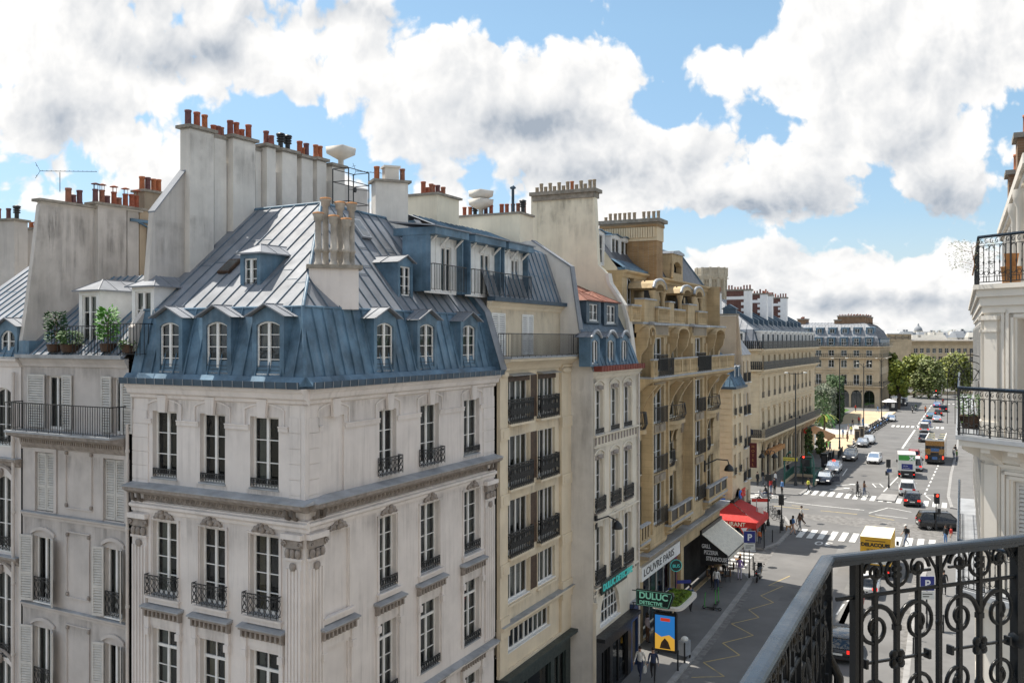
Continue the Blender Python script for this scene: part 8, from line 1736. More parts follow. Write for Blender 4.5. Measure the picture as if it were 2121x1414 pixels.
b = MB(None, 'car_black'); b.loft([[(q, -w, .35), (q, -w, h1), (q, w, h1), (q, w, .35)] for q in (0, L)], smooth=False); b.use('bus_gold'); b.box(-.02, L, -w - .02, w + .02, 1.75, 2.25); b.use('car_blue'); b.box(-.035, -.02, -.6, .5, 1.9, 2.35); b.box(-.035, -.02, -.35, .35, .75, 1.15); b.use('bus_gold')
for s in (-1, 1): b.box(-.04, -.02, s * .85 - .3, s * .85 + .3, 1.45, 2.1)
b.build('body', t); b = MB(None, 'bus_gold'); b.box(0, L, -w, -w + .08, h1, 3.6); b.box(0, L, w - .08, w, h1, 3.6); b.box(0, .08, -w, w, h1, 3.55); b.use('box_white'); b.box(-.02, .1, -w, w, 3.4, 3.62); b.box(0, L, -w - .01, -w + .1, 3.5, 3.62); b.box(0, L, w - .1, w + .01, 3.5, 3.62); b.use('plaza_pale'); b.box(.08, L, -w + .08, w - .08, h1, h1 + .06); b.build('upper_deck', t)
for k in range(9):
 for s in (-.75, .75): b = MB(None, 'box_cream' if k % 3 else 'car_blue'); b.box(.9 + k, 1.35 + k, s - .4, s + .4, h1 + .06, h1 + .5); b.box(.9 + k, 1.0 + k, s - .4, s + .4, h1 + .5, h1 + .95); b.build('seat', t)
b = MB(None, 'car_glass'); b.box(-.03, -.02, -1.0, 1.0, 2.3, 2.62); b.build('windows', t)
for f_ in (2.4, L - 2.2):
 for s in (-1, 1): wheel(t, f_, s * (w - .16), .48, .3)
for s in (-1, 1): b = MB(None, 'signal_red'); b.box(-.04, -.0, s * 1.08 - .09, s * 1.08 + .09, .85, 1.25); b.build('taillight', t)
def bike_mesh(kind):
 r = .30 if kind == 'moto' else (.34 if kind == 'cycle' else .22); wb = {'moto': .68, 'cycle': .52, 'scooter': .58}[kind]; rt = .06 if kind != 'cycle' else .018; P = []
 root = bpy.data.objects.new(kind, None)
 def part(nm, f, m='plastic'): b = MB(None, m); f(b); o = b.build(nm); P.append((nm, o.data)); bpy.data.objects.remove(o)
 for s in (-1, 1): part('wheel', lambda b: (b.tube([(s * wb + (r - rt) * cos(k * pi / 8), 0, r + (r - rt) * sin(k * pi / 8)) for k in range(16)], rt, 6, closed=True), b.use('rim'), [b.rod((s * wb, 0, r), (s * wb + r * .85 * cos(k * pi / 4), 0, r + r * .85 * sin(k * pi / 4)), .008 if kind == 'cycle' else .015) for k in range(8)]), 'tyre')
 if kind == 'cycle':
  part('frame', lambda b: [b.rod(p, q, .017, 5) for p, q in (((-wb, 0, r), (-.12, 0, .30)), ((-.12, 0, .30), (-.22, 0, .85)), ((-.12, 0, .30), (.38, 0, .80)), ((-.2, 0, .78), (.38, 0, .82)), ((-wb, 0, r), (-.2, 0, .78)), ((.35, 0, .95), (wb, 0, r)))], 'iron'); part('saddle', lambda b: b.ball((-.24, 0, .90), (.13, .07, .04)), 'dark_brown'); part('handlebar', lambda b: b.tube([(.22, -.28, 1.0), (.38, -.1, 1.02), (.38, .1, 1.02), (.22, .28, 1.0)], .014, 5), 'iron')
 else:
  part('body', lambda b: (b.loft([[(x_, .5 * w_ * cos(k * pi / 4), z_ + h_ * sin(k * pi / 4)) for k in range(8)] for x_, w_, z_, h_ in ((-.85, .12, .72, .05), (-.6, .34, .62, .16), (-.2, .36, .5, .18), (.05, .36, .45 if kind != 'moto' else .62, .2), (.3, .4, .62, .25), (.5, .42, .85, .2), (.62, .2, .95, .1))]),), 'car_black'); part('saddle', lambda b: b.loft([[(x_, w_ * cos(k * pi / 4), .82 + z_ * sin(k * pi / 4)) for k in range(8)] for x_, w_, z_ in ((-.8, .08, .05), (-.55, .16, .07), (-.1, .15, .06), (.08, .08, .04))]), 'plastic'); part('handlebar', lambda b: (b.tube([(.3, -.36, 1.03), (.45, -.12, 1.08), (.45, .12, 1.08), (.3, .36, 1.03)], .02, 5), b.tube([(.45, 0, 1.1), (wb, 0, r)], .035, 5), b.ball((.38, -.34, 1.2), (.03, .08, .05), 6, 4), b.ball((.38, .34, 1.2), (.03, .08, .05), 6, 4)), 'iron'); part('windscreen', lambda b: b.loft([[(.5 + x_, y_, z_) for y_, z_ in ((-.2, .95), (-.17, 1.25), (.17, 1.25), (.2, .95))] for x_ in (0, .02)], smooth=False), 'car_glass'); part('headlight', lambda b: b.ball((.62, 0, .95), (.05, .09, .07)), 'lamp_white'); part('tail_lamp', lambda b: b.ball((-.86, 0, .75), (.03, .07, .04)), 'lamp_red')
  if kind == 'moto': part('top_box', lambda b: b.box(-1.05, -.72, -.2, .2, .85, 1.15), 'plastic')
 return P
BK = {k: bike_mesh(k) for k in ('moto', 'scooter', 'cycle')}
def bike(kind, label, u, v, head, col=None, group=None, name=None, xy=None, z=0.0):
 x, y = xy or gnd(u, v); t = thing(name or {'moto': 'motorbike', 'scooter': 'motor_scooter', 'cycle': 'bicycle'}[kind], label, {'moto': 'motorbike', 'scooter': 'scooter', 'cycle': 'bicycle'}[kind], (x, y, z), group, world=False, rz=radians(head))
 for nm, me in BK[kind]:
  o = bpy.data.objects.new(nm, me); COL.objects.link(o); o.parent = t
  if nm == 'body' and col: o.material_slots[0].link = 'OBJECT'; o.material_slots[0].material = M[col]
 return t
rr = random.Random(3)
for k in range(15):
 u, v = 1797 + 46 * k / 14, 904 - 30 * k / 14; x, y = gnd(u, v); bike(rr.choice(['moto', 'moto', 'scooter']), 'dark motorbike in the long parked row beside the sandy square', 0, 0, PH - 55 + rr.uniform(-8, 8), rr.choice(['car_black', 'car_black', 'car_grey', 'car_navy', 'car_blue']), 'motorbikes parked along the square', xy=(x - .6, y))
bike('scooter', 'dark motor scooter parked at the kerb by the grill terrace', 1571, 1202, PH, 'car_black'); bike('scooter', 'red and black scooter seen through the railing behind the white car', 1783, 1265, PH, 'car_red'); bike('scooter', 'scooter with dark fairing standing among people by the black barriers', 1765, 932, PH - 70, 'car_grey'); bike('moto', 'motorbike left of the tour bus', 1930, 931, PH, 'car_black'); bike('moto', 'motorbike riding towards the eye in the left lane near the far van', 1890, 855, PH + 180, 'car_black'); bike('scooter', 'orange scooter riding along the centre line far away', 1917, 855, PH, 'car_red'); bike('moto', 'red motorcycle ahead of the queue near the quay', 1953, 838, PH, 'car_red'); bike('moto', 'motorcycle with green jacketed rider beside the far van', 1897, 851, PH + 180, 'car_green'); bike('scooter', 'pale scooter crossing behind the cafe awning', 1583, 1036, 170, 'car_silver')
for k in range(4): bike('cycle', ['bicycle leaning at the cafe corner rack, next to the kerb', 'bicycle second from the kerb at the cafe corner rack', 'bicycle in the middle of the cafe corner rack', 'bicycle at the awning end of the cafe corner rack'][k], 1612 - 5 * k, 1082 - 5 * k, 120, None, 'bicycles at the cafe corner', z=.13)
bike('cycle', 'city bicycle pushed across the far zebra by a dark haired walker', 1770, 1028, 8, None, 'bicycles on the zebra'); bike('cycle', 'city bicycle pushed across the far zebra by a walker in brown', 1786, 1029, 8, None, 'bicycles on the zebra'); bike('cycle', 'bicycle chained by the metro sign post', 1600, 1036, 20)
def kick(u, v, head, lb):
 x, y = gnd(u, v, .13); t = thing('kick_scooter', lb, 'scooter', (x, y, .13), 'hire scooters on the pavement', world=False, rz=radians(head)); b = MB(None, 'plastic'); b.box(-.5, .35, -.09, .09, .10, .16); b.build('deck', t); b = MB(None, 'van_green'); b.tube([(.35, 0, .12), (.5, 0, .2), (.42, 0, 1.1)], .035, 6); b.build('stem', t); b = MB(None, 'plastic'); b.rod((.42, -.28, 1.1), (.42, .28, 1.1), .02, 5); b.build('handlebar', t)
 for q in (-.55, .52): b = MB(None, 'tyre'); b.tube([(q + .09 * cos(k * pi / 6), 0, .11 + .09 * sin(k * pi / 6)) for k in range(12)], .03, 5, closed=True); b.build('wheel', t)
for i, (u, v, h) in enumerate(((1474, 1262, 150), (1480, 1258, 70), (1485, 1252, 65))): kick(u, v, h, ['green electric kick scooter standing upright beside the white one', 'green electric kick scooter between two others on the pavement', 'green electric kick scooter nearest the kerb'][i])
def pole(name, label, cat, u, v, h, r=.06, z=.13, mat_='iron', group=None):
 x, y = gnd(u, v, z); t = thing(name, label, cat, (x, y, z), group, world=False); b = MB(None, mat_); b.lathe((0, 0, 0), [(r * 2.2, 0), (r * 2.2, .3), (r * 1.4, .45), (r * 1.2, 1.4), (r, 1.5), (r * .7, h)], 8); b.build('pole', t); return t
FV = lambda a=0: Fr(0, 0, cos(radians(a)), sin(radians(a)))
mastl = ['tall lamp mast rising in front of the arcaded building', 'tall lamp mast between metro steps and sandy square', 'tall lamp mast with two curved arms beside the parked motorbikes', 'lamp mast at the far corner of the sandy square', 'lamp mast by the far end of the left pavement']
for i, (u, v, vt) in enumerate(((1648, 1005, 772), (1739, 930, 742), (1789, 901, 752), (1826, 868, 742), (1862, 836, 752))):
 x, y = gnd(u, v, .13); h = (v - vt) * y / FL; t = pole('street_lamp', mastl[i], 'street lamp', u, v, h, .10, group='tall lamp masts')
 for s in (-1, 1):
  b = MB(None, 'iron'); b.tube([(0, 0, h - (.1 if i < 2 else .9)), (s * .5, 0, h - (.1 if i < 2 else .25)), (s * 1.0, 0, h)], .04, 5); b.build('arm', t); b = MB(None, 'plate'); b.ball((s * 1.15, 0, h + .02), (.26, .13, .09)); b.build('lamp_head', t)
 b = MB(None, 'iron'); b.tube([(-.5, 0, h * .62), (.5, 0, h * .62)], .03, 4); b.ball((.5, 0, h * .62 - .15), (.14, .14, .2)); b.ball((-.5, 0, h * .62 - .15), (.14, .14, .2)); b.build('lantern', t)
t = pole('street_lamp', 'double headed black lamp post at the crossing in front of the cafe', 'street lamp', 1591, 1088, 7.2, .08)
for s in (-1, 1): b = MB(None, 'iron'); b.tube([(0, 0, 6.6), (s * .3, 0, 7.2), (s * .6, 0, 7.1), (s * .62, 0, 6.9)], .04, 5); b.build('arm', t); b = MB(None, 'iron'); b.lathe((s * .62, 0, 6.5), [(.30, 0), (.32, .06), (.2, .28), (.08, .4)], 10); b.build('lamp_shade', t)
b = MB(None, 'iron'); b.box(-.3, .3, -.15, .1, 4.3, 4.9); b.build('signal_box', t); b = MB(None, 'box_white'); b.prism([(.15, 2.2), (1.3, 2.2), (1.5, 2.4), (1.3, 2.6), (.15, 2.6)], -.14, -.1, 'o'); b.use('neon_red'); b.prism([(-1.6, 2.3), (-.1, 2.3), (-.1, 2.6), (-1.6, 2.6)], -.14, -.1, 'o'); b.build('direction_sign', t)
def signal(label, u, v, h, face, red=True, z=.13):
 t = pole('traffic_light', label, 'traffic light', u, v, h, .06, z, group='traffic lights'); f = FV(face); b = MB(f, 'black'); b.box(-.22, .22, .0, .25, h - .95, h); b.build('housing', t)
 b = MB(f, 'signal_red' if red else 'plastic'); b.ball((0, .27, h - .18), (.12, .05, .12)); b.build('lamp', t); b = MB(f, 'black'); b.box(.05, .3, .1, .3, h - 1.9, h - 1.4); b.build('pedestrian_signal', t); return t
signal('traffic light seen from behind beside the corner with the dog', 1619, 1098, 3.3, 180, False); t = signal('traffic light on the central island facing away', 1841, 1010, 3.4, 180, False); b = MB(None, 'shop_blue'); b.box(-.3, .3, -.16, -.1, 1.9, 2.3); b.build('road_sign', t); signal('red traffic light above the black people carrier', 1939, 1096, 3.4, 0); signal('red traffic light behind the metro entrance', 1663, 1003, 3.6, 0); signal('slim red traffic light far down the avenue near the quay', 1938, 840, 4.2, 0)
for i, (u, v) in enumerate(((1583, 1134), (1600, 1122), (1616, 1103), (1622, 1098), (1563, 1193), (1560, 1180))): x, y = gnd(u, v, .13); b = MB(None, 'iron'); b.lathe((x, y, .13), [(.07, 0), (.05, .1), (.045, .95), (.06, 1.0), (.03, 1.08)], 8); lone(b, 'bollard', 'thin black bollard on the left kerb, number'.replace(', number', '') + [' nearest the parking sign post', ' mid way round the cafe corner', ' beside the dog', ' behind the dog near the signal', ' in front of the parked scooter', ' at the raised crossing'][i], 'bollard', 'thin black bollards')
for i, (u, v) in enumerate(((1892, 1360), (1899, 1325), (1919, 1270), (1954, 1310), (1404, 1388), (1418, 1372))): x, y = gnd(u, v, .13); b = MB(None, 'iron'); b.lathe((x, y, .13), [(.07, 0), (.05, .1), (.045, 1.0), (.06, 1.05), (.03, 1.12)], 8); lone(b, 'bollard', ['black kerb post seen low through the railing scrolls', 'black kerb post next up the right pavement behind the scrolls', 'black kerb post furthest up behind the railing', 'black post close to the white house foot behind the railing', 'black bollard at the left kerb nearest the picture foot', 'black bollard beside the wheeled cart on the left kerb'][i], 'bollard', 'thin black bollards')
def psign(lb, u, v, h, face):
 t = pole('parking_sign', lb, 'sign', u, v, h, .035); f = FV(face); b = MB(f, 'panel_blue'); b.box(-.42, .42, .05, .08, h - .95, h - .1); b.use('white'); b.box(-.45, .45, .04, .05, h - .98, h - .07); k = b.build('sign_plate', t); text('P', 'lettering', k, f, 0, h - .78, .68, .09, 'white', 'CENTER', .006, 1, .02); b = MB(f, 'plate'); b.box(-.42, .42, .05, .08, h - 1.5, h - 1.02); b.use('black'); b.box(-.3, .3, .08, .09, h - 1.2, h - 1.15); b.box(-.3, .1, .08, .09, h - 1.35, h - 1.3); b.build('sign_plate', t); return t
psign('blue parking sign with white plate on a pole by the grill awning', 1552, 1196, 3.6, 0); psign('blue parking sign seen through the scroll railing on the right pavement', 1920, 1300, 3.3, 0)
t = pole('yield_sign', 'red bordered triangular sign on a pole left of the parking sign', 'sign', 1541, 1170, 3.1, .035); b = MB(FV(), 'neon_red'); b.prism([(-.42, 3.05), (.42, 3.05), (0, 2.33)], .05, .07, 'o'); b.use('white'); b.prism([(-.26, 2.96), (.26, 2.96), (0, 2.52)], .07, .08, 'o'); b.build('sign_plate', t)
t = pole('street_post', 'slim grey post with a small white panel at the red awning edge', 'post', 1567, 1120, 3.6, .05, mat_='lead_ledge'); b = MB(FV(), 'plate'); b.box(.1, .6, .0, .04, 2.4, 3.0); b.build('sign_plate', t)
t = pole('road_sign', 'round blue direction sign by the lime bush', 'sign', 1863, 830, 3.6, .05); b = MB(FV(), 'car_blue'); b.prism([(.75 * cos(k * pi / 8), 3.2 + .75 * sin(k * pi / 8)) for k in range(16)], .06, .1, 'o'); b.build('sign_plate', t)
x, y = gnd(1398, 1335, .13); t = thing('bus_shelter', 'bus shelter with a mossy planted roof and a bright poster panel', 'bus shelter', (x, y, .13), world=False, rz=radians(PH)); mat('moss', (.10, .16, .015), .95, .5, 3)
b = MB(None, 'stone_white'); n = 20; O = [(2.0 * (abs(cos(a)) ** .4) * (1 if cos(a) > 0 else -1), .95 * (abs(sin(a)) ** .4) * (1 if sin(a) > 0 else -1)) for a in [2 * pi * k / n for k in range(n)]]; b.prism(O, 2.55, 2.72, 'z'); b.build('roof', t); b = MB(None, 'moss'); b.prism([(q * .84, w_ * .74) for q, w_ in O], 2.72, 2.82, 'z'); leaves(b, [(rr.uniform(-1.6, 1.6), rr.uniform(-.65, .65), 2.84) for _ in range(500)], .09, rr, None); b.build('planted_roof', t)
for q in (-1.6, 1.7): b = MB(None, 'iron'); b.rod((q, .5, 0), (q, .5, 2.55), .05, 6); b.build('post', t)
b = MB(None, 'pane'); b.box(-1.6, 1.6, .62, .64, .3, 2.4); b.build('glass_wall', t)
fp_ = Fr(-1.75, 0, 0, -1); b = MB(fp_, 'black'); b.box(-.72, .62, -.12, .12, .15, 2.35); k = b.build('poster_case', t); emit('poster_sky', (.03, .20, .55), .55); emit('poster_sand', (.75, .42, .06), .55); emit('poster_red', (.55, .05, .02), .6); b = MB(fp_, 'poster_sky'); b.box(-.62, .52, .12, .13, .3, 2.22); b.use('poster_sand'); b.prism([(-.62, .3), (.52, .3), (.52, .95), (.2, 1.15), (-.25, 1.0), (-.62, 1.2)], .13, .134, 'o'); b.use('poster_red'); b.box(-.3, .25, .13, .136, 1.9, 2.08); b.use('dark_brown'); b.prism([(-.35, .35), (.3, .35), (.15, .75), (-.05, .95), (-.25, .7)], .134, .138, 'o'); b.build('poster', k)
t = pole('bus_stop', 'black bus stop pole with a round lettered disc', 'sign', 1399, 1300, 3.9, .06); b = MB(FV(10), 'sign_dark'); b.prism([(.38 * cos(k * pi / 10), 3.9 + .38 * sin(k * pi / 10)) for k in range(20)], .05, .12, 'o'); b.use('neon_teal'); b.tube([(.36 * cos(k * pi / 10), .12, 3.9 + .36 * sin(k * pi / 10)) for k in range(20)], .02, 4, closed=True); k = b.build('disc', t); text('BUS', 'lettering', k, FV(10), 0, 3.78, .28, .13, 'neon_teal', 'CENTER', .008); b = MB(FV(10), 'panel_blue'); b.box(.1, 1.0, .0, .05, 2.75, 2.95); b.box(-.5, -.1, .0, .05, 1.9, 2.5); b.build('line_sign', t)
x, y = gnd(1418, 1362, .13); t = thing('wheeled_cart', 'small wheeled wire cart with bags near the shelter', 'cart', (x, y, .13), world=False, rz=.8); b = MB(None, 'lead_ledge'); b.box(-.28, .28, -.22, .22, .2, 1.0); b.build('basket', t); b = MB(None, 'plate'); b.ball((0, 0, 1.05), (.25, .2, .18)); b.build('bag', t)
for q in (-.22, .22): b = MB(None, 'tyre'); b.ball((q, -.2, .1), (.1, .04, .1)); b.build('wheel', t)
for i, (u, v) in enumerate(((1512, 1170), (1497, 1190), (1489, 1205))):
 x, y = gnd(u, v, .13); t = thing('cafe_table', ['round terrace table nearest the raised crossing', 'terrace table in the middle of the grill front', 'terrace table beside the menu board'][i], 'table', (x, y, .13), 'tables of the grill', world=False); b = MB(None, 'wood'); b.lathe((0, 0, .70), [(.36, 0), (.36, .04)], 12); b.build('tabletop', t); b = MB(None, 'iron'); b.lathe((0, 0, 0), [(.22, 0), (.04, .06), (.04, .7)], 8); b.build('pedestal', t)
 for s in (-1, 1):
  c_ = thing('cafe_chair', ['wicker cafe chair at the table by the raised crossing', 'wicker cafe chair at the middle grill table', 'wicker cafe chair at the table beside the menu board'][i] + (', left side' if s < 0 else ', right side'), 'chair', (x + s * .65, y + .1, .13), 'chairs of the grill', world=False, rz=0 if s < 0 else pi); b = MB(None, 'dark_brown' if i else 'wood'); b.box(-.2, .2, -.2, .2, .42, .47); b.build('seat', c_); b = MB(None, 'wood'); b.box(-.22, -.18, -.2, .2, .47, .9); b.build('backrest', c_)
  for a_ in (-.17, .17):
   for e_ in (-.17, .17): b = MB(None, 'iron'); b.rod((a_, e_, 0), (a_, e_, .42), .018); b.build('leg', c_)
x, y = gnd(1655, 1003, .13); t = thing('metro_entrance', 'stairway entrance with green iron railings and a yellow lettered sign', 'metro entrance', (x, y, .13), world=False, rz=radians(PH)); mat('metro_green', (.02, .10, .075), .5, .15, 4); mat('sign_yellow', (.62, .50, .06), .5, .1)
b = MB(None, 'stone_haus'); b.box(0, 7, -1.9, -1.6, 0, .35); b.box(0, 7, 1.6, 1.9, 0, .35); b.box(6.7, 7, -1.6, 1.6, 0, .35); b.use('black'); b.box(.05, 6.7, -1.6, 1.6, .0, .02); b.use('stone_dark')
for k in range(6): b.box(k * .3, k * .3 + .28, -1.6, 1.6, .02, .06)
b.build('stairwell', t)
for s in (-1, 1): railing(t, Fr(0, s * 1.75, 1, 0), 0, 7, .35, .95, 0, 'scroll', .18, r=.03, name='metro_railing', mat='metro_green', top=.05)
railing(t, Fr(6.9, -1.75, 0, 1), 0, 3.5, .35, .95, 0, 'scroll', .18, r=.03, name='metro_railing', mat='metro_green', top=.05)
for s in (-1, 1): b = MB(None, 'metro_green'); b.tube([(0, s * 1.75, 0), (.1, s * 1.75, 2.6), (.5, s * 1.5, 3.6), (.2, s * 1.1, 4.0)], [.12, .09, .07, .05], 6); b.ball((.2, s * 1.1, 3.9), (.14, .14, .2)); b.build('lamp_stalk', t)
fm = Fr(.1, 1.9, 0, -1); b = MB(fm, 'sign_yellow'); b.box(0, 1.7, .0, .08, 2.85, 3.25); b.use('metro_green'); b.box(-.06, 1.76, -.02, .0, 2.8, 3.3); k = b.build('sign_panel', t); text('METROPOLITAIN', 'lettering', k, fm, .06, 2.95, .24, .09, 'metro_green', depth=.01, font_sx=.68)
for i, (u, v, w_, h, m_, lb) in enumerate(((1671, 985, 1.4, 2.4, 'metro_green', 'dark green news kiosk behind the metro steps'), (1708, 968, .8, 1.9, 'car_black', 'black utility cabinet at the kerb behind the white taxi'), (1717, 962, .7, 1.7, 'car_black', 'second black cabinet on the right of the first'), (1776, 912, .9, 1.9, 'stone_dark', 'tall timber planter box left of its twin by the parked cars'), (1785, 906, .9, 1.9, 'stone_dark', 'tall timber planter box right of its twin by the parked cars'))):
 x, y = gnd(u, v, .13); t = thing('street_cabinet', lb, 'cabinet', (x, y, .13), world=False, rz=radians(PH)); b = MB(None, m_); b.box(-w_ / 2, w_ / 2, -w_ / 2, w_ / 2, .08, h); b.build('cabinet_body', t); b = MB(None, 'iron'); b.box(-w_ / 2 - .06, w_ / 2 + .06, -w_ / 2 - .06, w_ / 2 + .06, h, h + .12); b.build('roof', t); b = MB(None, 'plastic'); b.box(-w_ / 2 - .02, -w_ / 2, -w_ * .35, w_ * .35, .3, h - .2); b.build('door', t)
for u0, v0, u1, v1, lb in ((1718, 962, 1728, 945, 'black crowd barrier left of the other near the metro steps'), (1735, 951, 1746, 938, 'black crowd barrier right of the other near the metro steps')):
 p, q = gnd(u0, v0, .13), gnd(u1, v1, .13); f = Fr(*p, q[0] - p[0], q[1] - p[1], .13); L = math.hypot(q[0] - p[0], q[1] - p[1]); b = MB(f, 'iron'); b.rod((0, 0, 1.1), (L, 0, 1.1), .04); b.rod((0, 0, .15), (L, 0, .15), .04)
 for k in range(int(L / .13)): b.rod((k * .13, 0, 0), (k * .13, 0, 1.1), .022)
 lone(b, 'crowd_barrier', lb, 'barrier')
for u, v, lb in ((1858, 826, 'white umbrella shading a news stand by the far stone building'), (1842, 836, 'small pale umbrella against the far stone building')):
 x, y = gnd(u, v + 14, .13); t = thing('parasol', lb, 'umbrella', (x, y, .13), world=False); b = MB(None, 'iron'); b.rod((0, 0, 0), (0, 0, 2.7), .04); b.build('pole', t); b = MB(None, 'white'); b.lathe((0, 0, 2.2), [(1.9, 0), (1.0, .45), (.05, .75)], 8, False); b.build('canopy', t); t = thing('news_stand', 'dark stall under the ' + lb.split(' shading')[0].split(' against')[0], 'stall', (x + 1.0, y, .13), world=False); b = MB(None, 'plastic'); b.box(-.8, .8, -.6, .6, 0, 2.0); b.build('stall_body', t); b = MB(None, 'plate'); b.box(-.7, .1, -.62, -.6, .8, 1.8); b.build('poster', t)
for nm, c in dict(skin=(.52, .33, .24), skin_dark=(.16, .085, .055), hair_dark=(.025, .018, .014), hair_fair=(.28, .17, .07), cloth_white=(.72, .71, .68), cloth_black=(.018, .018, .02), cloth_navy=(.03, .045, .10), cloth_red=(.45, .03, .025), cloth_orange=(.62, .16, .03), cloth_blue=(.10, .22, .45), cloth_purple=(.32, .20, .45), cloth_grey=(.22, .22, .23), cloth_brown=(.14, .075, .045), cloth_yellow=(.55, .55, .08), cloth_denim=(.09, .13, .22), cloth_lilac=(.50, .46, .55), shoe=(.03, .028, .027), fur_tan=(.42, .23, .09)).items(): mat(nm, c, .8, .08, 8)
def body_mesh(nm, J, feet=True):
 """one skin-grown surface from a jointed skeleton; faces are sorted into skin, top, trousers, shoes by the nearest bone"""
 V, E, R, K = [], [], [], []
 def chain(pts, rad, kind, start=None):
  prev = start
  for p, r in zip(pts, rad):
   V.append(Vector(p)); R.append(r); i = len(V) - 1
   if prev is not None: E.append((prev, i)); K.append((prev, i, kind))
   prev = i
  return prev
 chain([(0, 0, .95)], [.15], 2); lean = J.get('lean', 0); tz = lambda z: lean * (z - .95)
 ch = chain([(tz(1.1), 0, 1.10), (tz(1.3), 0, 1.30), (tz(1.43), 0, 1.43)], [.135, .15, .10], 1, 0); nk = chain([(tz(1.5), 0, 1.50)], [.052], 0, ch); chain([(tz(1.6) + .02, 0, 1.60), (tz(1.7) + .01, 0, 1.69)], [.085, .075], 0, nk)
 for s in (-1, 1):
  (ex, ez), (wx, wz), wy = J['arm'][0 if s < 0 else 1]; sh = chain([(tz(1.4), s * .17, 1.42)], [.065], 1, ch); el = chain([(tz(1.15) + ex, s * .23, ez)], [.047], 1, sh); wr = chain([(tz(1.0) + wx, s * wy, wz)], [.032], 3, el); d = (Vector((tz(1.0) + wx, s * wy, wz)) - Vector((tz(1.15) + ex, s * .23, ez))).normalized(); c = V[wr] + d * .06; pm = chain([tuple(c)], [.028], 0, wr); side = d.cross(Vector((0, 1, 0))).normalized() if abs(d.y) < .9 else Vector((1, 0, 0))
  for k, (o, l) in enumerate(((-.027, .075), (-.009, .09), (.009, .085), (.027, .065))): chain([tuple(c + side * o + d * .045), tuple(c + side * o + d * (.04 + l) + Vector((0, -s * .014, 0)))], [.0095, .007], 0, pm)
  chain([tuple(c + side * .045 - d * .01 + Vector((0, -s * .01, 0)))], [.009], 0, pm)
  (kx, kz), (ax, az) = J['leg'][0 if s < 0 else 1]; hp = chain([(0, s * .095, .88)], [.095], 2, 0); kn = chain([(kx, s * .10, kz)], [.062], 2, hp); an = chain([(ax, s * .10, az)], [.042], 2, kn); chain([(ax + .04, s * .105, az - .045), (ax + .17, s * .115, az - .055)], [.038, .03], 4, an)
 me = bpy.data.meshes.new(nm); me.from_pydata([tuple(v) for v in V], E, []); o = bpy.data.objects.new(nm, me); COL.objects.link(o); m = o.modifiers.new('s', 'SKIN'); m.use_smooth_shade = True
 for i, r in enumerate(R): me.skin_vertices[0].data[i].radius = (r, r)
 me.skin_vertices[0].data[0].use_root = True; o.modifiers.new('u', 'SUBSURF').levels = 1; o.modifiers['u'].render_levels = 1
 bpy.context.view_layer.update(); ev = o.evaluated_get(bpy.context.evaluated_depsgraph_get()); out = bpy.data.meshes.new_from_object(ev); out.name = nm; bpy.data.objects.remove(o)
 out.materials.clear()
 for k in range(5): out.materials.append(M['skin'])
 for p in out.polygons:
  c = p.center; best = (9, 0)
  for a, b_, kd in K:
   A, B_ = V[a], V[b_]; d = B_ - A; t = max(0, min(1, (c - A).dot(d) / max(d.length_squared, 1e-9))); q = (c - A - d * t).length
   if q < best[0]: best = (q, kd)
  p.material_index = {0: 0, 1: 1, 2: 2, 3: 3, 4: 4}[best[1]]; p.use_smooth = True
 return out
AR = lambda e, w, y=.25: (e, w, y)
POSE = dict(stand=body_mesh('body', dict(arm=[AR((-.02, 1.14), (.04, .90)), AR((-.02, 1.14), (.05, .90))], leg=[((.03, .50), (-.01, .09)), ((.02, .50), (-.03, .09))])),
 walk=body_mesh('body', dict(lean=.06, arm=[AR((.08, 1.14), (.24, .95)), AR((-.12, 1.15), (-.14, .90))], leg=[((-.04, .50), (-.32, .16)), ((.20, .52), (.28, .09))])),
 hold=body_mesh('body', dict(lean=.03, arm=[AR((.0, 1.13), (.24, 1.12), .12), AR((.02, 1.13), (.25, 1.10), .14)], leg=[((.05, .50), (.05, .09)), ((-.02, .50), (-.10, .09))])),
 ride=body_mesh('body', dict(lean=.25, arm=[AR((.16, 1.15), (.42, 1.02), .28), AR((.16, 1.15), (.42, 1.02), .28)], leg=[((.42, .86), (.32, .44)), ((.42, .86), (.32, .44))])))
def _shared(nm, f, m):
 b = MB(None, m); f(b); o = b.build(nm); me = o.data; bpy.data.objects.remove(o); return me
def _hair(long):
 def f(b):
  b.loft([[(-.015 + r * cos(2 * pi * i / 10) * 1.05, r * .92 * sin(2 * pi * i / 10), z) for i in range(10)] for r, z in ((.075, 1.60 if not long else 1.45), (.098, 1.65), (.098, 1.70), (.078, 1.755), (.03, 1.785))])
 return f
HAIR = [_shared('hair', _hair(0), 'hair_dark'), _shared('hair', _hair(1), 'hair_dark')]
FACE = _shared('face', lambda b: ([b.ball((.095, s * .032, 1.655), .011, 6, 4) for s in (-1, 1)], b.use('skin'), b.ball((.108, 0, 1.63), (.018, .012, .022), 6, 4), [b.ball((.0, s * .088, 1.64), (.02, .012, .03), 6, 4) for s in (-1, 1)], b.use('cloth_red'), b.box(.088, .096, -.02, .02, 1.592, 1.60)), 'hair_dark')
BAG = _shared('backpack', lambda b: b.loft([[(-.13 - x_, y_ * .9, 1.2 + z_) for y_, z_ in ((-.13, -.2), (-.15, 0), (-.12, .2), (.12, .2), (.15, 0), (.13, -.2))] for x_ in (0, .13)]), 'cloth_black')
HELMET = _shared('helmet', lambda b: b.ball((.01, 0, 1.67), (.15, .13, .15), 10, 8), 'car_black')
CAP = _shared('cap', lambda b: (b.lathe((0, 0, 1.68), [(.105, 0), (.10, .06), (.05, .11)], 10), b.box(.05, .19, -.07, .07, 1.675, 1.69)), 'cloth_white')
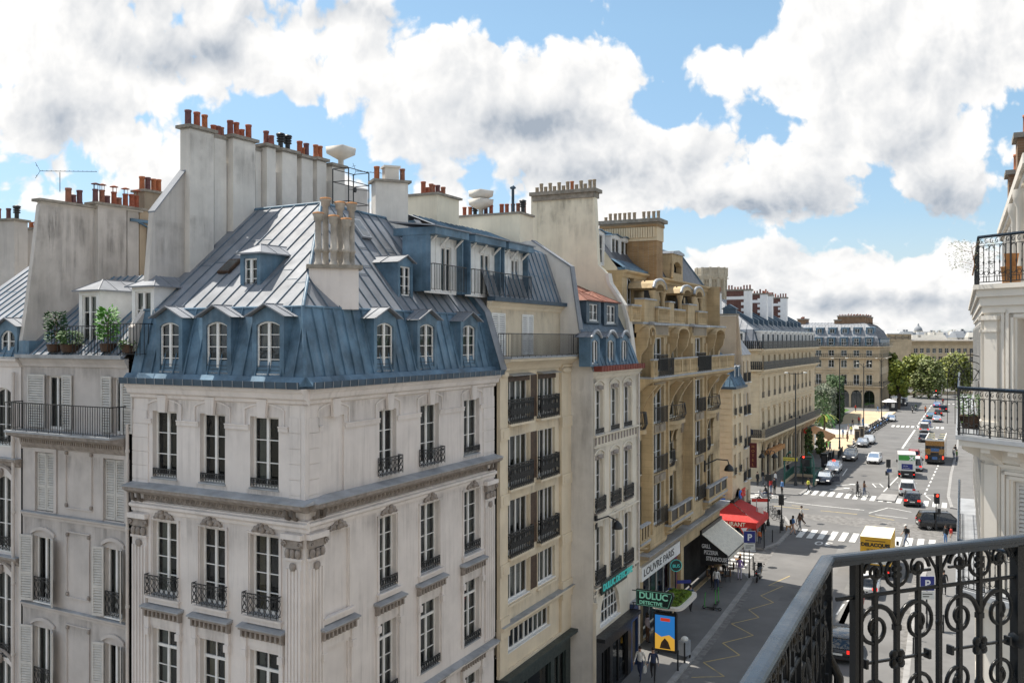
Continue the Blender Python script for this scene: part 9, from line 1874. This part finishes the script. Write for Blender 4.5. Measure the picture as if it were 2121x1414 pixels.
SKIRT = _shared('skirt', lambda b: b.lathe((0, 0, .5), [(.24, 0), (.2, .25), (.15, .5)], 10), 'cloth_black')
TOTE = _shared('shopping_bag', lambda b: (b.box(.0, .26, .26, .36, .45, .8), b.tube([(.04, .31, .8), (.1, .3, .92), (.2, .31, .8)], .01, 4)), 'cloth_white')
def person(label, u, v, head, pose, top, legs, hair=0, z=.13, sleeve=True, extra=(), skin='skin', h=1.0, hcol='hair_dark', xy=None, group='people in the street'):
 x, y = xy or gnd(u, v, z); t = thing('person', label, 'person', (x, y, z), group, world=False, rz=radians(head)); t.scale = (h, h, h)
 def add(nm, me, ms):
  o = bpy.data.objects.new(nm, me); COL.objects.link(o); o.parent = t
  for i, m in enumerate(ms): o.material_slots[i].link = 'OBJECT'; o.material_slots[i].material = M[m]
  if nm != 'body' and pose != 'stand': ln = dict(walk=.06, hold=.03, ride=.25)[pose]; o.location.x = ln * (.72 if nm in ('hair', 'face', 'helmet', 'cap') else .25 if nm == 'backpack' else 0)
  return o
 add('body', POSE[pose], [skin, top, legs, top if sleeve else skin, 'shoe'])
 if 'helmet' in extra: add('helmet', HELMET, ['car_black'])
 else: add('hair', HAIR[hair], [hcol])
 add('face', FACE, ['hair_dark', skin, 'cloth_red'])
 if 'bag' in extra: add('backpack', BAG, ['cloth_black'])
 if 'cap' in extra: add('cap', CAP, ['cloth_white'])
 if 'skirt' in extra: add('skirt', SKIRT, [legs])
 if 'tote' in extra: add('shopping_bag', TOTE, ['cloth_white'])
 return t
N_ = -(180 - PH); TO = PH + 180
for a in [('person in a white shirt with a white bag at the blue door', 1326, 1406, TO, 'walk', 'cloth_white', 'cloth_navy', dict(extra=('tote',))), ('person in a dark jacket walking beside the one with the white bag', 1353, 1409, TO + 10, 'walk', 'cloth_navy', 'cloth_black', dict(extra=('bag',))), ('person in pink standing at the white shop window', 1341, 1330, 20, 'stand', 'cloth_lilac', 'cloth_brown', dict(hair=1)), ('dark dressed person looking into the white shop', 1366, 1316, 120, 'stand', 'cloth_brown', 'cloth_black', {}),
 ('person in a denim jacket half hidden behind the bus shelter', 1430, 1266, PH, 'walk', 'cloth_denim', 'cloth_black', {}), ('person in a pale blue top seen from behind at the grill menu', 1484, 1226, PH, 'stand', 'cloth_white', 'cloth_navy', dict(hair=1)), ('woman in a purple jacket and pale trousers by the grill terrace', 1532, 1200, TO, 'stand', 'cloth_purple', 'cloth_lilac', dict(hair=1)),
 ('waiter in a white shirt among the grill tables', 1500, 1196, 40, 'stand', 'cloth_white', 'cloth_black', {}), ('guest in dark clothes by the grill menu board', 1476, 1217, 200, 'stand', 'cloth_black', 'cloth_black', {}), ('guest in a grey coat between the grill tables', 1505, 1183, -60, 'stand', 'cloth_grey', 'cloth_navy', dict(hair=1)), ('person in blue passing the poster of the bus shelter', 1388, 1345, PH, 'walk', 'cloth_blue', 'cloth_black', {}),
 ('adult in a long black coat under the red awning', 1580, 1117, TO, 'stand', 'cloth_black', 'cloth_black', dict(h=1.05)), ('child in an orange vest beside the adult in black', 1573, 1125, TO, 'stand', 'cloth_orange', 'cloth_navy', dict(h=.68)), ('woman in red sitting height under the cafe awning', 1562, 1122, 40, 'stand', 'cloth_red', 'cloth_black', dict(hair=1)),
 ('woman with a backpack and shorts stepping onto the zebra with the dog', 1642, 1107, 10, 'walk', 'cloth_blue', 'skin', dict(hair=1, extra=('bag',), z=0, sleeve=False)), ('woman in a long brown coat beside the one with the backpack', 1656, 1101, 20, 'walk', 'cloth_brown', 'cloth_grey', dict(hair=1, z=0)), ('man in a white shirt and dark trousers crossing the road', 1661, 1087, 160, 'walk', 'cloth_white', 'cloth_black', dict(z=0, sleeve=False, h=1.06)),
 ('dark haired walker in black pushing a bicycle on the far zebra', 1776, 1028, 10, 'hold', 'cloth_black', 'cloth_black', dict(hair=1, z=0)), ('walker in brown and jeans pushing a bicycle on the far zebra', 1790, 1027, 10, 'hold', 'cloth_brown', 'cloth_denim', dict(hair=1, z=0)), ('woman in a yellow top striding onto the far zebra', 1674, 1021, 5, 'walk', 'cloth_yellow', 'cloth_black', dict(hair=1, z=0, sleeve=False)),
 ('man in a dark suit leaning by the arcaded building corner', 1569, 1006, -60, 'stand', 'cloth_black', 'cloth_black', {}), ('person in red and blue jeans waiting at the far corner', 1597, 1021, -70, 'stand', 'cloth_red', 'cloth_denim', {}), ('person in black next to the one in red at the far corner', 1604, 1022, -60, 'stand', 'cloth_black', 'cloth_black', dict(h=1.06)), ('person in a blue top and shorts right of the pair at the far corner', 1620, 1024, 200, 'stand', 'cloth_blue', 'cloth_black', dict(extra=('bag',))), ('person in navy behind the waiting pair', 1594, 1008, -60, 'stand', 'cloth_navy', 'cloth_navy', {}), ('person with a white top behind the waiting pair', 1606, 1006, -50, 'stand', 'cloth_white', 'cloth_navy', {}), ('dark figure under the first arch of the arcaded building', 1580, 1002, -60, 'stand', 'cloth_black', 'cloth_grey', {}), ('dark figure by the arcade behind the metro steps', 1632, 985, -60, 'stand', 'cloth_black', 'cloth_navy', {}), ('person in white beside the green kiosk', 1669, 975, -60, 'stand', 'cloth_white', 'cloth_grey', {}),
 ('man with a white cap and small backpack on the near zebra', 1877, 1130, 190, 'walk', 'cloth_black', 'cloth_denim', dict(z=0, sleeve=False, extra=('cap', 'bag'), h=1.05)), ('person in black at the right hand kerb below the people carrier', 1959, 1128, 200, 'stand', 'cloth_black', 'cloth_blue', dict(hair=1)), ('person with bare shoulders at the right hand kerb', 1970, 1130, 160, 'stand', 'cloth_red', 'cloth_white', dict(hair=1, sleeve=False)), ('person passing under the blue parking sign behind the railing', 1955, 1232, PH, 'walk', 'cloth_black', 'cloth_black', {}),
 ('person in a red jacket on the path by the garden rail', 1712, 936, -60, 'walk', 'cloth_red', 'cloth_denim', {}), ('person in pale clothes following the one in red', 1719, 938, -60, 'walk', 'cloth_lilac', 'cloth_grey', dict(hair=1)), ('person in blue near the tall lamp mast', 1746, 906, -50, 'stand', 'cloth_blue', 'cloth_navy', {}), ('woman in a long brown skirt by the timber planters', 1755, 914, -50, 'stand', 'cloth_brown', 'cloth_brown', dict(hair=1, extra=('skirt',))), ('woman with fair hair in a pale top behind the long skirted one', 1757, 899, 120, 'stand', 'cloth_lilac', 'cloth_white', dict(hair=1, hcol='hair_fair')), ('woman in a yellow shirt near the timber planters', 1763, 900, 60, 'stand', 'cloth_yellow', 'cloth_navy', dict(hair=1)),
 ('lone dark walker in the middle of the sandy square', 1766, 884, -80, 'walk', 'cloth_black', 'cloth_black', {}), ('person in red and black on the sandy square', 1779, 879, 30, 'stand', 'cloth_red', 'cloth_black', dict(hair=1)), ('person in a long blue coat by the lamp mast on the square', 1787, 882, -60, 'stand', 'cloth_blue', 'cloth_blue', {}), ('left one of two people standing at the palm side of the square', 1717, 882, 10, 'stand', 'cloth_grey', 'cloth_brown', {}), ('right one of two people standing at the palm side of the square', 1723, 882, 190, 'stand', 'cloth_black', 'cloth_grey', {}), ('person in blue at the far edge of the sandy square', 1818, 854, -60, 'walk', 'cloth_blue', 'cloth_blue', {}), ('person in red by the low wall of the square', 1772, 852, -60, 'stand', 'cloth_red', 'cloth_black', {}), ('person by the far shop front', 1833, 846, -60, 'stand', 'cloth_black', 'cloth_navy', {}), ('second person by the far shop front', 1839, 843, -60, 'walk', 'cloth_navy', 'cloth_black', {}),
 ('tourist in white waiting beside the tour bus', 1976, 950, 200, 'stand', 'cloth_white', 'cloth_denim', dict(hair=1)), ('tourist in green waiting beside the tour bus', 1982, 955, 170, 'stand', 'leaf_mid', 'cloth_navy', {}), ('tourist in black behind the others at the tour bus', 1979, 944, 190, 'stand', 'cloth_black', 'cloth_grey', {}), ('person in a white shirt standing by the parked scooter', 1768, 930, -60, 'stand', 'cloth_white', 'cloth_navy', {})]:
 person(a[0], a[1], a[2], a[3], a[4], a[5], a[6], **a[7])
for lb, u, v, hd, top in (('helmeted rider in black on the motorbike beside the tour bus', 1930, 931, PH, 'cloth_black'), ('rider in grey coming towards the eye near the far van', 1890, 855, PH + 180, 'cloth_grey'), ('rider in orange on the centre line scooter', 1917, 855, PH, 'cloth_orange'), ('rider in red ahead of the queue by the quay', 1953, 838, PH, 'cloth_red'), ('rider in a green jacket beside the far van', 1897, 851, PH + 180, 'leaf_mid'), ('rider in black on the pale scooter behind the cafe awning', 1583, 1036, 170, 'cloth_black'), ('rider of the red scooter seen through the railing', 1783, 1265, PH, 'cloth_black')):
 x, y = gnd(u, v); c, s = cos(radians(hd)), sin(radians(hd)); person(lb, 0, 0, hd, 'ride', top, 'cloth_navy', z=.0, xy=(x - .25 * c, y - .25 * s), extra=('helmet',), group='riders')
x, y = gnd(1634, 1098, .13); t = thing('dog', 'small tan dog on a lead at the edge of the near zebra crossing', 'dog', (x, y, .13), world=False, rz=radians(10))
V = [(-.22, 0, .40), (-.05, 0, .37), (.14, 0, .36), (.24, 0, .46), (.30, 0, .56), (.40, 0, .55), (-.30, 0, .46), (-.42, 0, .58)]; R = [.085, .075, .10, .06, .062, .035, .03, .016]; E = [(0, 1), (1, 2), (2, 3), (3, 4), (4, 5), (0, 6), (6, 7)]
for s in (-1, 1):
 for base, pts in ((2, ((.15, .28), (.13, .16), (.15, .02))), (0, ((-.20, .27), (-.29, .17), (-.25, .02)))):
  p = base
  for k, (px, pz) in enumerate(pts): V.append((px, s * .07, pz)); R.append((.045, .024, .022)[k]); E.append((p, len(V) - 1)); p = len(V) - 1
 V.append((.29, s * .05, .64)); R.append(.018); E.append((4, len(V) - 1))
me = bpy.data.meshes.new('body'); me.from_pydata(V, E, []); o = bpy.data.objects.new('body', me); COL.objects.link(o); m = o.modifiers.new('s', 'SKIN'); m.use_smooth_shade = True
for i, r in enumerate(R): me.skin_vertices[0].data[i].radius = (r, r)
me.skin_vertices[0].data[0].use_root = True; q = o.modifiers.new('u', 'SUBSURF'); q.levels = q.render_levels = 1; me.materials.append(M['fur_tan']); o.parent = t
